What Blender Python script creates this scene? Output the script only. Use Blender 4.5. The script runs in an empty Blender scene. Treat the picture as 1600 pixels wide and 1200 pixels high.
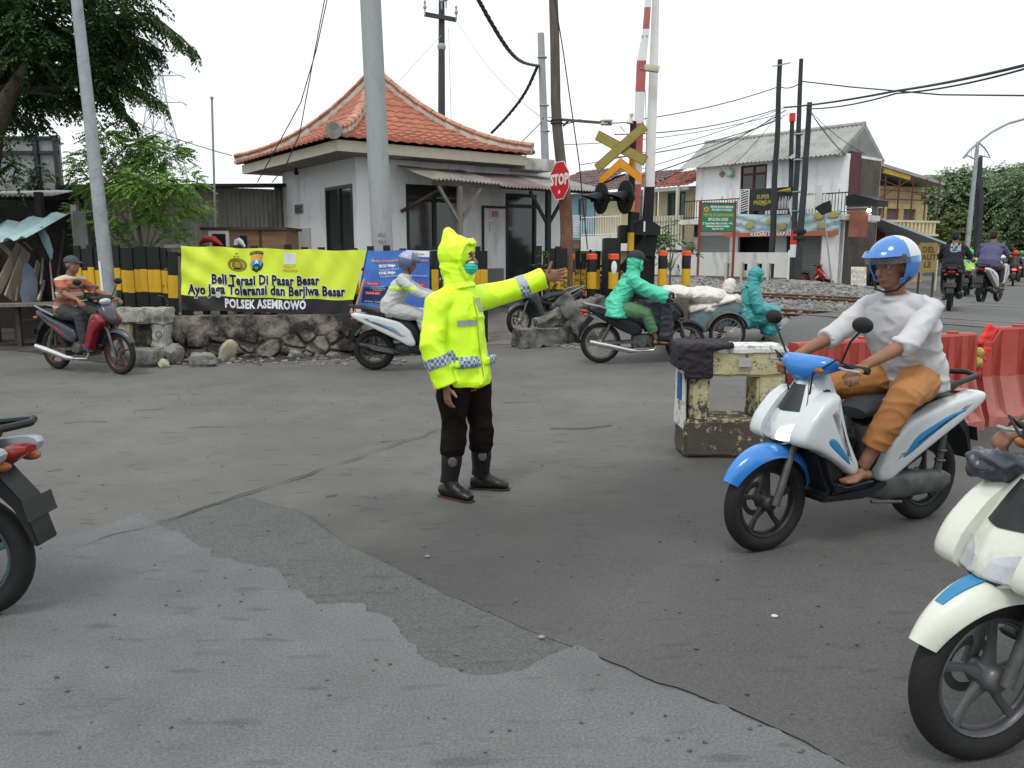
import bpy, bmesh, math, random
from mathutils import Vector, Matrix, noise
R = math.radians
V = Vector
scene = bpy.context.scene
COL = scene.collection
# ---------------------------------------------------------------- camera
F = 1250.0; HZ = 395.0; CAMH = 1.61
PITCH = math.atan((600-HZ)/F)
cam_d = bpy.data.cameras.new('camera'); cam = bpy.data.objects.new('camera', cam_d); COL.objects.link(cam)
cam.location = (0, 0, CAMH); cam.rotation_euler = (math.pi/2-PITCH, 0, 0)
cam_d.sensor_fit = 'HORIZONTAL'; cam_d.sensor_width = 36.0; cam_d.lens = 36.0*F/1600.0
cam_d.clip_start = 0.05; cam_d.clip_end = 3000
scene.camera = cam
# ---------------------------------------------------------------- world, sun, exposure
world = bpy.data.worlds.new('World'); scene.world = world; world.use_nodes = True
wn = world.node_tree.nodes; wl = world.node_tree.links
bg = wn['Background']
tc = wn.new('ShaderNodeTexCoord'); sep = wn.new('ShaderNodeSeparateXYZ'); ramp = wn.new('ShaderNodeValToRGB')
wl.new(tc.outputs['Generated'], sep.inputs[0]); wl.new(sep.outputs['Z'], ramp.inputs[0])
ramp.color_ramp.elements[0].position = 0.0; ramp.color_ramp.elements[0].color = (0.80, 0.845, 0.86, 1)
ramp.color_ramp.elements[1].position = 0.5; ramp.color_ramp.elements[1].color = (0.94, 0.985, 1.0, 1)
wl.new(ramp.outputs[0], bg.inputs[0]); bg.inputs[1].default_value = 1.02
sun_d = bpy.data.lights.new('sun', 'SUN'); sun = bpy.data.objects.new('sun', sun_d); COL.objects.link(sun)
sun_d.energy = 1.2; sun_d.angle = R(18); sun_d.color = (1.0, 0.98, 0.94)
sun.rotation_euler = (R(28), 0, R(-25))
scene.view_settings.view_transform = 'Standard'; scene.view_settings.look = 'None'
scene.view_settings.exposure = 0.33; scene.view_settings.gamma = 1.0
# ---------------------------------------------------------------- pixel rays (photo is 1600x1200)
_f = V((0, math.cos(PITCH), -math.sin(PITCH))); _u = V((0, math.sin(PITCH), math.cos(PITCH)))
def ray(u, v): return _f + V((1, 0, 0))*((u-800)/F) + _u*((600-v)/F)
def P(u, v, Y):
    d = ray(u, v); return V((0, 0, CAMH)) + d*(Y/d.y)
def G(u, v, z=0.0):
    d = ray(u, v); return V((0, 0, CAMH)) + d*((z-CAMH)/d.z)
def sm(a, b, x):
    t = max(0.0, min(1.0, (x-a)/(b-a))); return t*t*(3-2*t)
RD = V((-0.62, 0.785, 0)).normalized(); RN = V((RD.y, -RD.x, 0))     # rail direction, across the rails
def gz(x, y):
    s = RN.x*x + RN.y*y
    return 0.42*sm(8.8, 12.6, s) - 0.32*sm(19.5, 30, s)
def on(u, v):                                                        # pixel -> point on the real ground
    z = 0.0
    for i in range(12):
        p = G(u, v, z); z = gz(p.x, p.y)
    p.z = z; return p
# ---------------------------------------------------------------- materials
MATS = {}
def mat(name, col, rough=0.75, metal=0.0, var=0.18, vs=2.5, bump=0.0, bs=60.0, stain=None, emis=None, es=1.0, trans=0.0, col2=None, spec=0.35, stretch=(1, 1, 1), coat=0.0):
    if name in MATS: return MATS[name]
    m = bpy.data.materials.new(name); m.use_nodes = True; nt = m.node_tree; N = nt.nodes; L = nt.links
    b = N['Principled BSDF']; b.inputs['Roughness'].default_value = rough; b.inputs['Metallic'].default_value = metal
    b.inputs['Specular IOR Level'].default_value = spec
    if coat: b.inputs['Coat Weight'].default_value = coat; b.inputs['Coat Roughness'].default_value = 0.08
    t = N.new('ShaderNodeTexCoord'); mp = N.new('ShaderNodeMapping'); L.new(t.outputs['Object'], mp.inputs[0]); mp.inputs['Scale'].default_value = stretch
    n = N.new('ShaderNodeTexNoise'); n.inputs['Scale'].default_value = vs; n.inputs['Detail'].default_value = 8; n.inputs['Roughness'].default_value = 0.62
    L.new(mp.outputs[0], n.inputs[0])
    r = N.new('ShaderNodeValToRGB'); L.new(n.outputs['Fac'], r.inputs[0])
    c = V(col[:3]); c2 = V(col2) if col2 else c*(1-var)
    hi = c*(1+var) if not col2 else c
    r.color_ramp.elements[0].position = 0.32; r.color_ramp.elements[0].color = (*[max(0, x) for x in c2], 1)
    r.color_ramp.elements[1].position = 0.68; r.color_ramp.elements[1].color = (*[min(1, x) for x in hi], 1)
    out = r.outputs[0]
    if stain:
        sc, ss, lo, hi_ = stain[0], stain[1], stain[2], stain[3]
        n2 = N.new('ShaderNodeTexNoise'); n2.inputs['Scale'].default_value = ss; n2.inputs['Detail'].default_value = 10; n2.inputs['Roughness'].default_value = 0.7
        L.new(mp.outputs[0], n2.inputs[0])
        r2 = N.new('ShaderNodeMapRange'); r2.inputs[1].default_value = lo; r2.inputs[2].default_value = hi_; L.new(n2.outputs['Fac'], r2.inputs[0])
        mx = N.new('ShaderNodeMix'); mx.data_type = 'RGBA'; L.new(r2.outputs[0], mx.inputs[0]); L.new(out, mx.inputs[6]); mx.inputs[7].default_value = (*sc, 1)
        out = mx.outputs[2]
    L.new(out, b.inputs['Base Color'])
    if bump:
        nb = N.new('ShaderNodeTexNoise'); nb.inputs['Scale'].default_value = bs; nb.inputs['Detail'].default_value = 6; L.new(mp.outputs[0], nb.inputs[0])
        bp = N.new('ShaderNodeBump'); bp.inputs['Strength'].default_value = bump; bp.inputs['Distance'].default_value = 0.01
        L.new(nb.outputs['Fac'], bp.inputs['Height']); L.new(bp.outputs[0], b.inputs['Normal'])
    rr = N.new('ShaderNodeMapRange'); rr.inputs[3].default_value = max(0.03, rough-0.12); rr.inputs[4].default_value = min(1, rough+0.12); L.new(n.outputs['Fac'], rr.inputs[0]); L.new(rr.outputs[0], b.inputs['Roughness'])
    if emis: b.inputs['Emission Color'].default_value = (*emis, 1); b.inputs['Emission Strength'].default_value = es
    if trans: b.inputs['Transmission Weight'].default_value = trans; b.inputs['IOR'].default_value = 1.2
    MATS[name] = m; return m
def leafmat(name, c1, c2, scale=1.2):
    if name in MATS: return MATS[name]
    m = mat(name, c1, rough=0.55, var=0, col2=c2, vs=scale, spec=0.3)
    nt = m.node_tree; N = nt.nodes; L = nt.links; b = N['Principled BSDF']; o = N['Material Output']
    tr = N.new('ShaderNodeBsdfTranslucent'); mx = N.new('ShaderNodeMixShader'); mx.inputs[0].default_value = 0.3
    src = b.inputs['Base Color'].links[0].from_socket
    L.new(src, tr.inputs[0]); L.new(b.outputs[0], mx.inputs[1]); L.new(tr.outputs[0], mx.inputs[2]); L.new(mx.outputs[0], o.inputs[0])
    return m
black = mat('black paint', (0.008, 0.009, 0.010), 0.6, var=0.3, vs=4)
yellow = mat('worn yellow paint', (0.62, 0.36, 0.02), 0.6, var=0.12, vs=6, stain=((0.15, 0.10, 0.03), 9, 0.62, 0.75))
redp = mat('red paint', (0.62, 0.035, 0.03), 0.5, var=0.12)
whitep = mat('white paint', (0.72, 0.72, 0.70), 0.55, var=0.06, stain=((0.4, 0.38, 0.34), 6, 0.58, 0.8))
wallw = mat('white wall plaster', (0.78, 0.785, 0.80), 0.85, var=0.04, vs=0.8, bump=0.15, stain=((0.30, 0.30, 0.28), 1.5, 0.50, 0.85), stretch=(1.2, 1.2, 0.3))
walldirty = mat('dirty white wall', (0.60, 0.60, 0.58), 0.85, var=0.08, vs=1.2, bump=0.2, stain=((0.13, 0.13, 0.12), 1.8, 0.52, 0.78), stretch=(1.3, 1.3, 0.4))
creamw = mat('cream board', (0.52, 0.48, 0.38), 0.75, var=0.08)
darkf = mat('dark green window frame', (0.012, 0.02, 0.018), 0.45, var=0.2)
glass = mat('window glass', (0.03, 0.035, 0.035), 0.06, var=0.1, spec=0.8)
concr = mat('concrete', (0.30, 0.30, 0.285), 0.85, var=0.15, vs=5, bump=0.3, bs=50, stain=((0.11, 0.11, 0.10), 4, 0.5, 0.75))
polec = mat('pole concrete', (0.33, 0.345, 0.35), 0.8, var=0.10, vs=3, bump=0.15, bs=70, stain=((0.19, 0.20, 0.20), 3, 0.5, 0.8), stretch=(2, 2, 0.5))
galv = mat('galvanised steel', (0.32, 0.35, 0.37), 0.5, 0.3, var=0.14, vs=6, stain=((0.2, 0.22, 0.23), 7, 0.5, 0.75))
rust = mat('rusty steel', (0.14, 0.065, 0.042), 0.8, var=0.3, vs=6, bump=0.3, stain=((0.26, 0.14, 0.085), 8, 0.5, 0.7), stretch=(1, 1, 0.4))
woodp = mat('weathered pole wood', (0.10, 0.085, 0.075), 0.85, var=0.3, vs=4, bump=0.3, stretch=(3, 3, 0.4))
wood = mat('weathered plank', (0.17, 0.15, 0.125), 0.8, var=0.3, vs=3, bump=0.2, stretch=(2, 2, 0.6))
woodd = mat('dark plank', (0.06, 0.045, 0.035), 0.8, var=0.4, vs=3, bump=0.2)
corrug = mat('rusty corrugated iron', (0.25, 0.235, 0.205), 0.75, 0.1, var=0.25, vs=1.6, stain=((0.07, 0.062, 0.055), 1.4, 0.5, 0.75), stretch=(2.5, 2.5, 0.5))
corrugr = mat('red brown corrugated iron', (0.20, 0.155, 0.15), 0.6, 0.1, var=0.25, vs=1.6, stain=((0.34, 0.35, 0.35), 1.3, 0.52, 0.7))
asb = mat('weathered cement roof sheet', (0.34, 0.34, 0.325), 0.9, var=0.16, vs=0.9, stain=((0.14, 0.14, 0.13), 2.2, 0.5, 0.8))
tile = mat('orange roof tile', (0.36, 0.125, 0.078), 0.75, var=0.25, vs=5, bump=0.2, stain=((0.16, 0.07, 0.05), 3, 0.52, 0.8))
tilec = mat('pale ridge tile', (0.42, 0.20, 0.13), 0.8, var=0.25, vs=4, stain=((0.5, 0.42, 0.34), 4, 0.5, 0.75))
mortar = mat('ridge mortar', (0.50, 0.47, 0.40), 0.9, var=0.2, vs=4, bump=0.3, stain=((0.13, 0.12, 0.10), 3.5, 0.5, 0.75))
wire = mat('black cable', (0.03, 0.03, 0.032), 0.6)
wireg = mat('grey cable', (0.22, 0.23, 0.24), 0.6)
rubber = mat('tyre rubber', (0.012, 0.012, 0.013), 0.75, var=0.25, vs=9, bump=0.3, bs=120)
plasb = mat('black plastic', (0.010, 0.011, 0.013), 0.45, var=0.3, vs=6)
seatm = mat('seat vinyl', (0.022, 0.024, 0.03), 0.55, var=0.25, vs=8)
chrome = mat('chrome', (0.62, 0.62, 0.62), 0.22, 0.9, var=0.1)
engm = mat('engine metal', (0.10, 0.10, 0.10), 0.55, 0.5, var=0.35, vs=12)
rimm = mat('dark alloy rim', (0.03, 0.03, 0.032), 0.4, 0.3)
mirr = mat('mirror glass', (0.45, 0.48, 0.5), 0.06, 1.0, var=0.02)
skin = mat('brown skin', (0.24, 0.115, 0.07), 0.55, var=0.12, vs=12)
skinl = mat('light brown skin', (0.42, 0.22, 0.15), 0.55, var=0.10, vs=12)
hairm = mat('black hair', (0.012, 0.010, 0.009), 0.6, var=0.3, vs=40, bump=0.4, bs=150)
# ---------------------------------------------------------------- mesh builder
class MB:
    def __init__(s): s.v = []; s.f = []; s.m = []
    def add(s, vs, fs, mi=0, M=None):
        o = len(s.v)
        s.v += [tuple(M @ V(p)) if M else tuple(p) for p in vs]
        for f in fs: s.f.append([i+o for i in f]); s.m.append(mi)
        return s
    def bm(s, b, M=None, mi=0):
        b.verts.index_update(); s.add([v.co.copy() for v in b.verts], [[v.index for v in f.verts] for f in b.faces], mi, M); b.free(); return s
    def box(s, c, d, rz=0.0, bev=0.0, mi=0, M=None, rx=0.0, ry=0.0):
        X = Matrix.Translation(V(c)) @ Matrix.Rotation(rz, 4, 'Z') @ Matrix.Rotation(ry, 4, 'Y') @ Matrix.Rotation(rx, 4, 'X')
        if M: X = M @ X
        b = bmesh.new(); bmesh.ops.create_cube(b, size=1.0); bmesh.ops.scale(b, vec=V(d), verts=b.verts)
        if bev: bmesh.ops.bevel(b, geom=b.edges[:], offset=bev, segments=2, affect='EDGES', profile=0.6)
        return s.bm(b, X, mi)
    def b2(s, lo, hi, bev=0.0, mi=0):
        lo = V(lo); hi = V(hi); return s.box((lo+hi)/2, hi-lo, bev=bev, mi=mi)
    def beam(s, a, b, w, h=None, mi=0, bev=0.0):
        a = V(a); b = V(b); d = b-a; q = d.to_track_quat('X', 'Z')
        X = Matrix.Translation((a+b)/2) @ q.to_matrix().to_4x4()
        bb = bmesh.new(); bmesh.ops.create_cube(bb, size=1.0); bmesh.ops.scale(bb, vec=V((d.length, w, h or w)), verts=bb.verts)
        if bev: bmesh.ops.bevel(bb, geom=bb.edges[:], offset=bev, segments=1, affect='EDGES')
        return s.bm(bb, X, mi)
    def prism(s, pts, y0, y1, bev=0.0, M=None, mi=0, seg=2):       # outline in XZ, thickness in Y
        b = bmesh.new(); vs = [b.verts.new((p[0], y0, p[1])) for p in pts]; f = b.faces.new(vs)
        r = bmesh.ops.extrude_face_region(b, geom=[f]); nv = [g for g in r['geom'] if isinstance(g, bmesh.types.BMVert)]
        for v in nv: v.co.y = y1
        bmesh.ops.recalc_face_normals(b, faces=b.faces)
        if bev: bmesh.ops.bevel(b, geom=b.edges[:], offset=bev, segments=seg, affect='EDGES', clamp_overlap=True)
        bmesh.ops.triangulate(b, faces=[f for f in b.faces if len(f.verts) > 4])
        return s.bm(b, M, mi)
    def pillow(s, pts, y0, y1, mi=0, rd=.55):                          # rounded body panel bulging from y0 to y1
        pts = [V((p[0], 0, p[1])) for p in pts]; dn = []
        for i, a in enumerate(pts):
            b = pts[(i+1) % len(pts)]; n = max(1, int((b-a).length/.03))
            for k in range(n): dn.append(a.lerp(b, k/n))
        for _ in range(2): dn = [dn[i]*.5+(dn[i-1]+dn[(i+1) % len(dn)])*.25 for i in range(len(dn))]
        c = sum(dn, V())/len(dn); k = len(dn); base = len(s.v); nr = []
        far = max((p-c).length for p in dn); rings = [(1, 0), (1, .45), (.975, .72), (.93, .88), (.85, .96), (.7, 1), (.4, 1.01), (.12, 1.01)]
        loc = [min(range(0, k), key=lambda j: 1e9 if min((j-i) % k, (i-j) % k) < k*.25 else (dn[j]-dn[i]).length) for i in range(k)]
        tgt = [(dn[i]+dn[loc[i]])*.5 for i in range(k)]
        for _ in range(6): tgt = [tgt[i]*.5+(tgt[i-1]+tgt[(i+1) % k])*.25 for i in range(k)]
        for sc_, yy in rings:
            for i, p in enumerate(dn): q = tgt[i].lerp(p, sc_); s.v.append((q.x, y0+(y1-y0)*yy, q.z))
        for r in range(len(rings)-1):
            for i in range(k): s.f.append([base+r*k+i, base+r*k+(i+1) % k, base+(r+1)*k+(i+1) % k, base+(r+1)*k+i]); s.m.append(mi)
        s.f.append([base+i for i in range(k)]); s.m.append(mi); s.f.append([base+(len(rings)-1)*k+i for i in range(k)]); s.m.append(mi)
        return s
    def tube(s, pts, rad, n=10, cap=True, mi=0, side=None, closed=False, sup=None):
        pts = [V(p) for p in pts]; k = len(pts)
        if not isinstance(rad, (list, tuple)) or (len(rad) == 2 and k != 2): rad = [rad]*k
        base = len(s.v); prev = None
        for i, p in enumerate(pts):
            if closed: t = pts[(i+1) % k]-pts[i-1]
            else: t = pts[min(i+1, k-1)]-pts[max(i-1, 0)]
            if t.length < 1e-9: t = V((0, 0, 1))
            t.normalize()
            if side is not None: a = V(side); a = a-t*a.dot(t)
            elif prev is not None: a = prev-t*prev.dot(t)
            else: a = V((1, 0, 0)) if abs(t.x) < 0.8 else V((0, 1, 0)); a = a-t*a.dot(t)
            if a.length < 1e-6: a = t.orthogonal()
            a.normalize(); prev = a; b = t.cross(a)
            r = rad[i]; ra, rb = (r if isinstance(r, (list, tuple)) else (r, r))
            for j in range(n):
                th = 2*math.pi*j/n; c, sn = math.cos(th), math.sin(th)
                if sup: c = math.copysign(abs(c)**sup, c); sn = math.copysign(abs(sn)**sup, sn)
                s.v.append(tuple(p+a*(c*ra)+b*(sn*rb)))
        rng = k if closed else k-1
        for i in range(rng):
            for j in range(n):
                A = base+i*n+j; B = base+i*n+(j+1) % n; i2 = (i+1) % k
                s.f.append([A, B, base+i2*n+(j+1) % n, base+i2*n+j]); s.m.append(mi)
        if cap and not closed:
            s.f.append([base+j for j in range(n)][::-1]); s.m.append(mi)
            s.f.append([base+(k-1)*n+j for j in range(n)]); s.m.append(mi)
        return s
    def ell(s, c, r, M=None, n=16, m=10, mi=0):
        c = V(c); vs = []; fs = []
        if not isinstance(r, (list, tuple)): r = (r, r, r)
        for i in range(1, m):
            ph = math.pi*i/m
            for j in range(n):
                th = 2*math.pi*j/n; q = V((r[0]*math.sin(ph)*math.cos(th), r[1]*math.sin(ph)*math.sin(th), r[2]*math.cos(ph)))
                vs.append(c+(M @ q if M else q))
        t = V((0, 0, r[2])); top = len(vs); vs.append(c+(M @ t if M else t)); vs.append(c-(M @ t if M else t))
        for i in range(m-2):
            for j in range(n): fs.append([i*n+j, (i+1)*n+j, (i+1)*n+(j+1) % n, i*n+(j+1) % n])
        for j in range(n): fs.append([top, j, (j+1) % n]); fs.append([top+1, (m-2)*n+(j+1) % n, (m-2)*n+j])
        return s.add(vs, fs, mi)
    def lathe(s, prof, axis_o, axis_d, n=20, mi=0, M=None):          # prof: (radius, along)
        o = V(axis_o); d = V(axis_d).normalized(); a = d.orthogonal().normalized(); b = d.cross(a); vs = []; fs = []
        for r, h in prof:
            for j in range(n):
                th = 2*math.pi*j/n; vs.append(o+d*h+a*(r*math.cos(th))+b*(r*math.sin(th)))
        for i in range(len(prof)-1):
            for j in range(n): fs.append([i*n+j, i*n+(j+1) % n, (i+1)*n+(j+1) % n, (i+1)*n+j])
        fs.append([j for j in range(n)][::-1]); fs.append([(len(prof)-1)*n+j for j in range(n)])
        return s.add(vs, fs, mi, M)
    def ring(s, c, ax, Rr, r, n=36, k=10, mi=0, flat=1.0):           # torus around axis ax
        c = V(c); ax = V(ax).normalized(); a = ax.orthogonal().normalized(); b = ax.cross(a); vs = []; fs = []
        for i in range(n):
            t = 2*math.pi*i/n; e = a*math.cos(t)+b*math.sin(t)
            for j in range(k):
                q = 2*math.pi*j/k; vs.append(c+e*(Rr+r*math.cos(q))+ax*(r*flat*math.sin(q)))
        for i in range(n):
            for j in range(k): fs.append([i*k+j, i*k+(j+1) % k, ((i+1) % n)*k+(j+1) % k, ((i+1) % n)*k+j])
        return s.add(vs, fs, mi)
    def loft(s, secs, n=20, sup=0.75, mi=0):                          # secs: (center, (ua,va) half axes vectors)
        base = len(s.v)
        for c, a, b in secs:
            c = V(c); a = V(a); b = V(b)
            for j in range(n):
                th = 2*math.pi*j/n; x = math.cos(th); y = math.sin(th)
                s.v.append(tuple(c+a*math.copysign(abs(x)**sup, x)+b*math.copysign(abs(y)**sup, y)))
        for i in range(len(secs)-1):
            for j in range(n): s.f.append([base+i*n+j, base+i*n+(j+1) % n, base+(i+1)*n+(j+1) % n, base+(i+1)*n+j]); s.m.append(mi)
        s.f.append([base+j for j in range(n)][::-1]); s.m.append(mi)
        s.f.append([base+(len(secs)-1)*n+j for j in range(n)]); s.m.append(mi)
        return s
    def obj(s, name, mats, parent=None, smooth=38, loc=None, rz=0.0, flip=True):
        me = bpy.data.meshes.new(name); me.from_pydata(s.v, [], s.f)
        if not isinstance(mats, (list, tuple)): mats = [mats]
        for m in mats: me.materials.append(m)
        me.polygons.foreach_set('material_index', s.m)
        if flip and len(s.f) < 60000:
            b = bmesh.new(); b.from_mesh(me); bmesh.ops.recalc_face_normals(b, faces=b.faces); b.to_mesh(me); b.free()
        if smooth:
            me.polygons.foreach_set('use_smooth', [True]*len(me.polygons)); me.set_sharp_from_angle(angle=R(smooth))
        me.update(); o = bpy.data.objects.new(name, me); COL.objects.link(o)
        if parent: o.parent = parent
        if loc is not None: o.location = loc
        if rz: o.rotation_euler.z = rz
        return o
def tag(o, label=None, cat=None, group=None, kind=None):
    if label: o['label'] = label
    if cat: o['category'] = cat
    if group: o['group'] = group
    if kind: o['kind'] = kind
    return o
def thing(name, label, cat, loc=(0, 0, 0), rz=0.0, group=None):
    o = bpy.data.objects.new(name, None); COL.objects.link(o); o.location = loc; o.rotation_euler.z = rz
    o.empty_display_size = 0.2
    return tag(o, label, cat, group)
def copy_tree(o, parent=None):
    c = o.copy(); COL.objects.link(c); c.parent = parent
    for ch in list(o.children): copy_tree(ch, c)
    return c
_fontcache = {}
def text(body, size, m, parent, M, sx=1.0, bold=0.0, name='lettering', ext=0.0015, align='CENTER', warp=None):
    cu = bpy.data.curves.new('t', 'FONT'); cu.body = body; cu.size = size; cu.offset = bold; cu.extrude = ext; cu.align_x = align; cu.align_y = 'CENTER'; cu.resolution_u = 2
    cu.space_line = 0.95; cu.space_character = 1.07 if bold > .005 else 1
    o = bpy.data.objects.new('t', cu); COL.objects.link(o); bpy.context.view_layer.update()
    me = bpy.data.meshes.new_from_object(o.evaluated_get(bpy.context.evaluated_depsgraph_get())); COL.objects.unlink(o); bpy.data.objects.remove(o)
    me.name = name; me.materials.clear(); me.materials.append(m)
    me.transform(M @ Matrix.Diagonal((sx, 1, 1, 1)))
    if warp:
        b = bmesh.new(); b.from_mesh(me)
        for k in range(3):
            es = [e for e in b.edges if e.calc_length() > 0.05]
            if es: bmesh.ops.subdivide_edges(b, edges=es, cuts=1)
            bmesh.ops.triangulate(b, faces=[f for f in b.faces if len(f.verts) > 4])
        for v in b.verts: v.co = warp(v.co)
        b.to_mesh(me); b.free()
    t = bpy.data.objects.new(name, me); COL.objects.link(t)
    if parent: t.parent = parent
    return t
def wave(pts, n=12, sag=0.0):
    a, b = V(pts[0]), V(pts[-1]); return [a.lerp(b, i/n)-V((0, 0, 4*sag*(i/n)*(1-i/n))) for i in range(n+1)]
XZ = lambda x, y, z: Matrix.Translation((x, y, z)) @ Matrix.Rotation(math.pi/2, 4, 'X')    # text upright facing -Y
def gp(pts, z=0.0): return [V((p[0], p[1], z)) for p in pts]
# ================================================================ ground
asph = mat('road asphalt', (0.112, 0.109, 0.105), 0.82, var=0.14, vs=0.55, bump=0.35, bs=90, stain=((0.165, 0.157, 0.143), 0.32, 0.46, 0.72))
def speckle(m, amount, scale, dark=0.5):                              # visible aggregate in the asphalt
    nt = m.node_tree; N = nt.nodes; L = nt.links; b = N['Principled BSDF']; src = b.inputs['Base Color'].links[0].from_socket
    t = N.new('ShaderNodeTexCoord'); v = N.new('ShaderNodeTexNoise'); v.inputs['Scale'].default_value = scale; v.inputs['Detail'].default_value = 3
    L.new(t.outputs['Object'], v.inputs[0]); mr = N.new('ShaderNodeMapRange'); mr.inputs[1].default_value = 0.3; mr.inputs[2].default_value = 0.7
    mr.inputs[3].default_value = 1-amount; mr.inputs[4].default_value = 1+amount; L.new(v.outputs['Fac'], mr.inputs[0])
    v2 = N.new('ShaderNodeTexNoise'); v2.inputs['Scale'].default_value = scale*0.11; v2.inputs['Detail'].default_value = 4; mp = N.new('ShaderNodeMapping'); mp.inputs['Scale'].default_value = (0.35, 1.3, 1)
    L.new(t.outputs['Object'], mp.inputs[0]); L.new(mp.outputs[0], v2.inputs[0])
    m2 = N.new('ShaderNodeMapRange'); m2.inputs[1].default_value = 0.60; m2.inputs[2].default_value = 0.70; m2.inputs[3].default_value = 1; m2.inputs[4].default_value = dark; L.new(v2.outputs['Fac'], m2.inputs[0])
    mu = N.new('ShaderNodeMath'); mu.operation = 'MULTIPLY'; L.new(mr.outputs[0], mu.inputs[0]); L.new(m2.outputs[0], mu.inputs[1])
    vm = N.new('ShaderNodeVectorMath'); vm.operation = 'SCALE'; L.new(src, vm.inputs[0]); L.new(mu.outputs[0], vm.inputs['Scale']); L.new(vm.outputs[0], b.inputs['Base Color'])
speckle(asph, 0.22, 95, 0.66)
asphl = mat('coarse light asphalt', (0.131, 0.135, 0.136), 0.9, var=0.10, vs=1.1, bump=0.35, bs=95, stain=((0.100, 0.103, 0.104), 1.0, 0.45, 0.7)); speckle(asphl, 0.26, 95, 0.74)
asphd = mat('dark smooth asphalt', (0.082, 0.081, 0.080), 0.85, var=0.12, vs=0.8, bump=0.3, bs=95, stain=((0.098, 0.096, 0.093), .9, .5, .75)); speckle(asphd, 0.25, 100, 0.8)
_nt = asphd.node_tree; _t = _nt.nodes.new('ShaderNodeTexCoord'); _s = _nt.nodes.new('ShaderNodeSeparateXYZ'); _nn = _nt.nodes.new('ShaderNodeTexNoise'); _nn.inputs['Scale'].default_value = .9; _nn.inputs['Detail'].default_value = 8; _a = _nt.nodes.new('ShaderNodeMath'); _a.operation = 'MULTIPLY_ADD'; _a.inputs[1].default_value = 3.0; _r = _nt.nodes.new('ShaderNodeMapRange'); _r.inputs[1].default_value = 4.6; _r.inputs[2].default_value = 7.4; _r.inputs[3].default_value = 1; _r.inputs[4].default_value = 0
_tr = _nt.nodes.new('ShaderNodeBsdfTransparent'); _mx = _nt.nodes.new('ShaderNodeMixShader'); _l = _nt.links; _l.new(_t.outputs['Object'], _s.inputs[0]); _l.new(_t.outputs['Object'], _nn.inputs[0]); _l.new(_nn.outputs['Fac'], _a.inputs[0]); _q = _nt.nodes.new('ShaderNodeMath'); _q.operation = 'MULTIPLY_ADD'; _q.inputs[1].default_value = -.75; _l.new(_s.outputs['X'], _q.inputs[0]); _l.new(_s.outputs['Y'], _q.inputs[2]); _l.new(_q.outputs[0], _a.inputs[2]); _l.new(_a.outputs[0], _r.inputs[0]); _l.new(_r.outputs[0], _mx.inputs[0]); _l.new(_tr.outputs[0], _mx.inputs[1]); _l.new(_nt.nodes['Principled BSDF'].outputs[0], _mx.inputs[2]); _l.new(_mx.outputs[0], _nt.nodes['Material Output'].inputs[0])
asphm = mat('mid asphalt patch', (0.093, 0.093, 0.092), 0.88, var=0.12, vs=0.9, bump=0.35, bs=95); speckle(asphm, 0.30, 100, 0.75)
crackm = mat('crack dirt', (0.045, 0.043, 0.04), 0.95)
edgem = mat('worn light asphalt edge', (0.21, 0.205, 0.19), 0.9, var=0.25, vs=6)
dirt = mat('dark wet dirt', (0.055, 0.043, 0.035), 0.9, var=0.35, vs=3, bump=0.6, bs=30, stain=((0.12, 0.10, 0.085), 2.5, 0.5, 0.7))
pathm = mat('dusty concrete path', (0.17, 0.16, 0.145), 0.9, var=0.18, vs=1.5, bump=0.3, stain=((0.09, 0.085, 0.075), 2, 0.5, 0.75))
def axis_cuts(lo, hi, flo, fhi, fine, coarse):
    c = []; x = lo
    while x < hi:
        c.append(x); x += fine if flo <= x < fhi else (coarse if abs(x) < 90 else coarse*8)
    c.append(hi); return c
xs = axis_cuts(-420, 700, -14, 28, 0.6, 6); ys = axis_cuts(-60, 1100, 0, 42, 0.6, 6)
g = MB(); nx = len(xs)
g.v = [(x, y, gz(x, y)) for y in ys for x in xs]
for j in range(len(ys)-1):
    for i in range(nx-1): g.f.append([j*nx+i, j*nx+i+1, (j+1)*nx+i+1, (j+1)*nx+i]); g.m.append(0)
tag(g.obj('ground', asph, flip=False), kind='structure')
def jag(poly, step=0.10, amp=0.05, seed=0, skip=()):
    out = []
    for i, a in enumerate(poly):
        b = poly[(i+1) % len(poly)]; a = V((a[0], a[1], 0)); b2 = V((b[0], b[1], 0)); n = max(1, int((b2-a).length/step))
        if i in skip: n = 1
        for k in range(n):
            p = a.lerp(b2, k/n)
            if k or amp: q = noise.noise_vector(V((p.x*3.1, p.y*3.1, seed)))*amp+noise.noise_vector(V((p.x*11, p.y*11, seed+5)))*amp*0.6+noise.noise_vector(V((p.x*34, p.y*34, seed+5)))*amp*0.4
            if i in skip: q = V((0, 0, 0))
            out.append((p.x+q.x, p.y+q.y))
    return out
def sheet(name, poly, m, off, top=True, sub=0.5):
    b = bmesh.new(); vs = [b.verts.new((p[0], p[1], 0)) for p in poly]; f = b.faces.new(vs)
    if f.normal.z < 0: f.normal_flip()
    lo = [min(p[k] for p in poly) for k in (0, 1)]; hi = [max(p[k] for p in poly) for k in (0, 1)]
    for ax in (0, 1):
        x = math.floor(lo[ax]/sub)*sub+sub
        while x < hi[ax]:
            co = [0, 0, 0]; co[ax] = x; no = [0, 0, 0]; no[ax] = 1
            bmesh.ops.bisect_plane(b, geom=b.verts[:]+b.edges[:]+b.faces[:], plane_co=co, plane_no=no); x += sub
    for v in b.verts: v.co.z = gz(v.co.x, v.co.y)+off
    me = bpy.data.meshes.new(name); b.to_mesh(me); b.free(); me.materials.append(m)
    for p in me.polygons: p.use_smooth = True
    o = bpy.data.objects.new(name, me); COL.objects.link(o); return tag(o, kind='structure')
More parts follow.
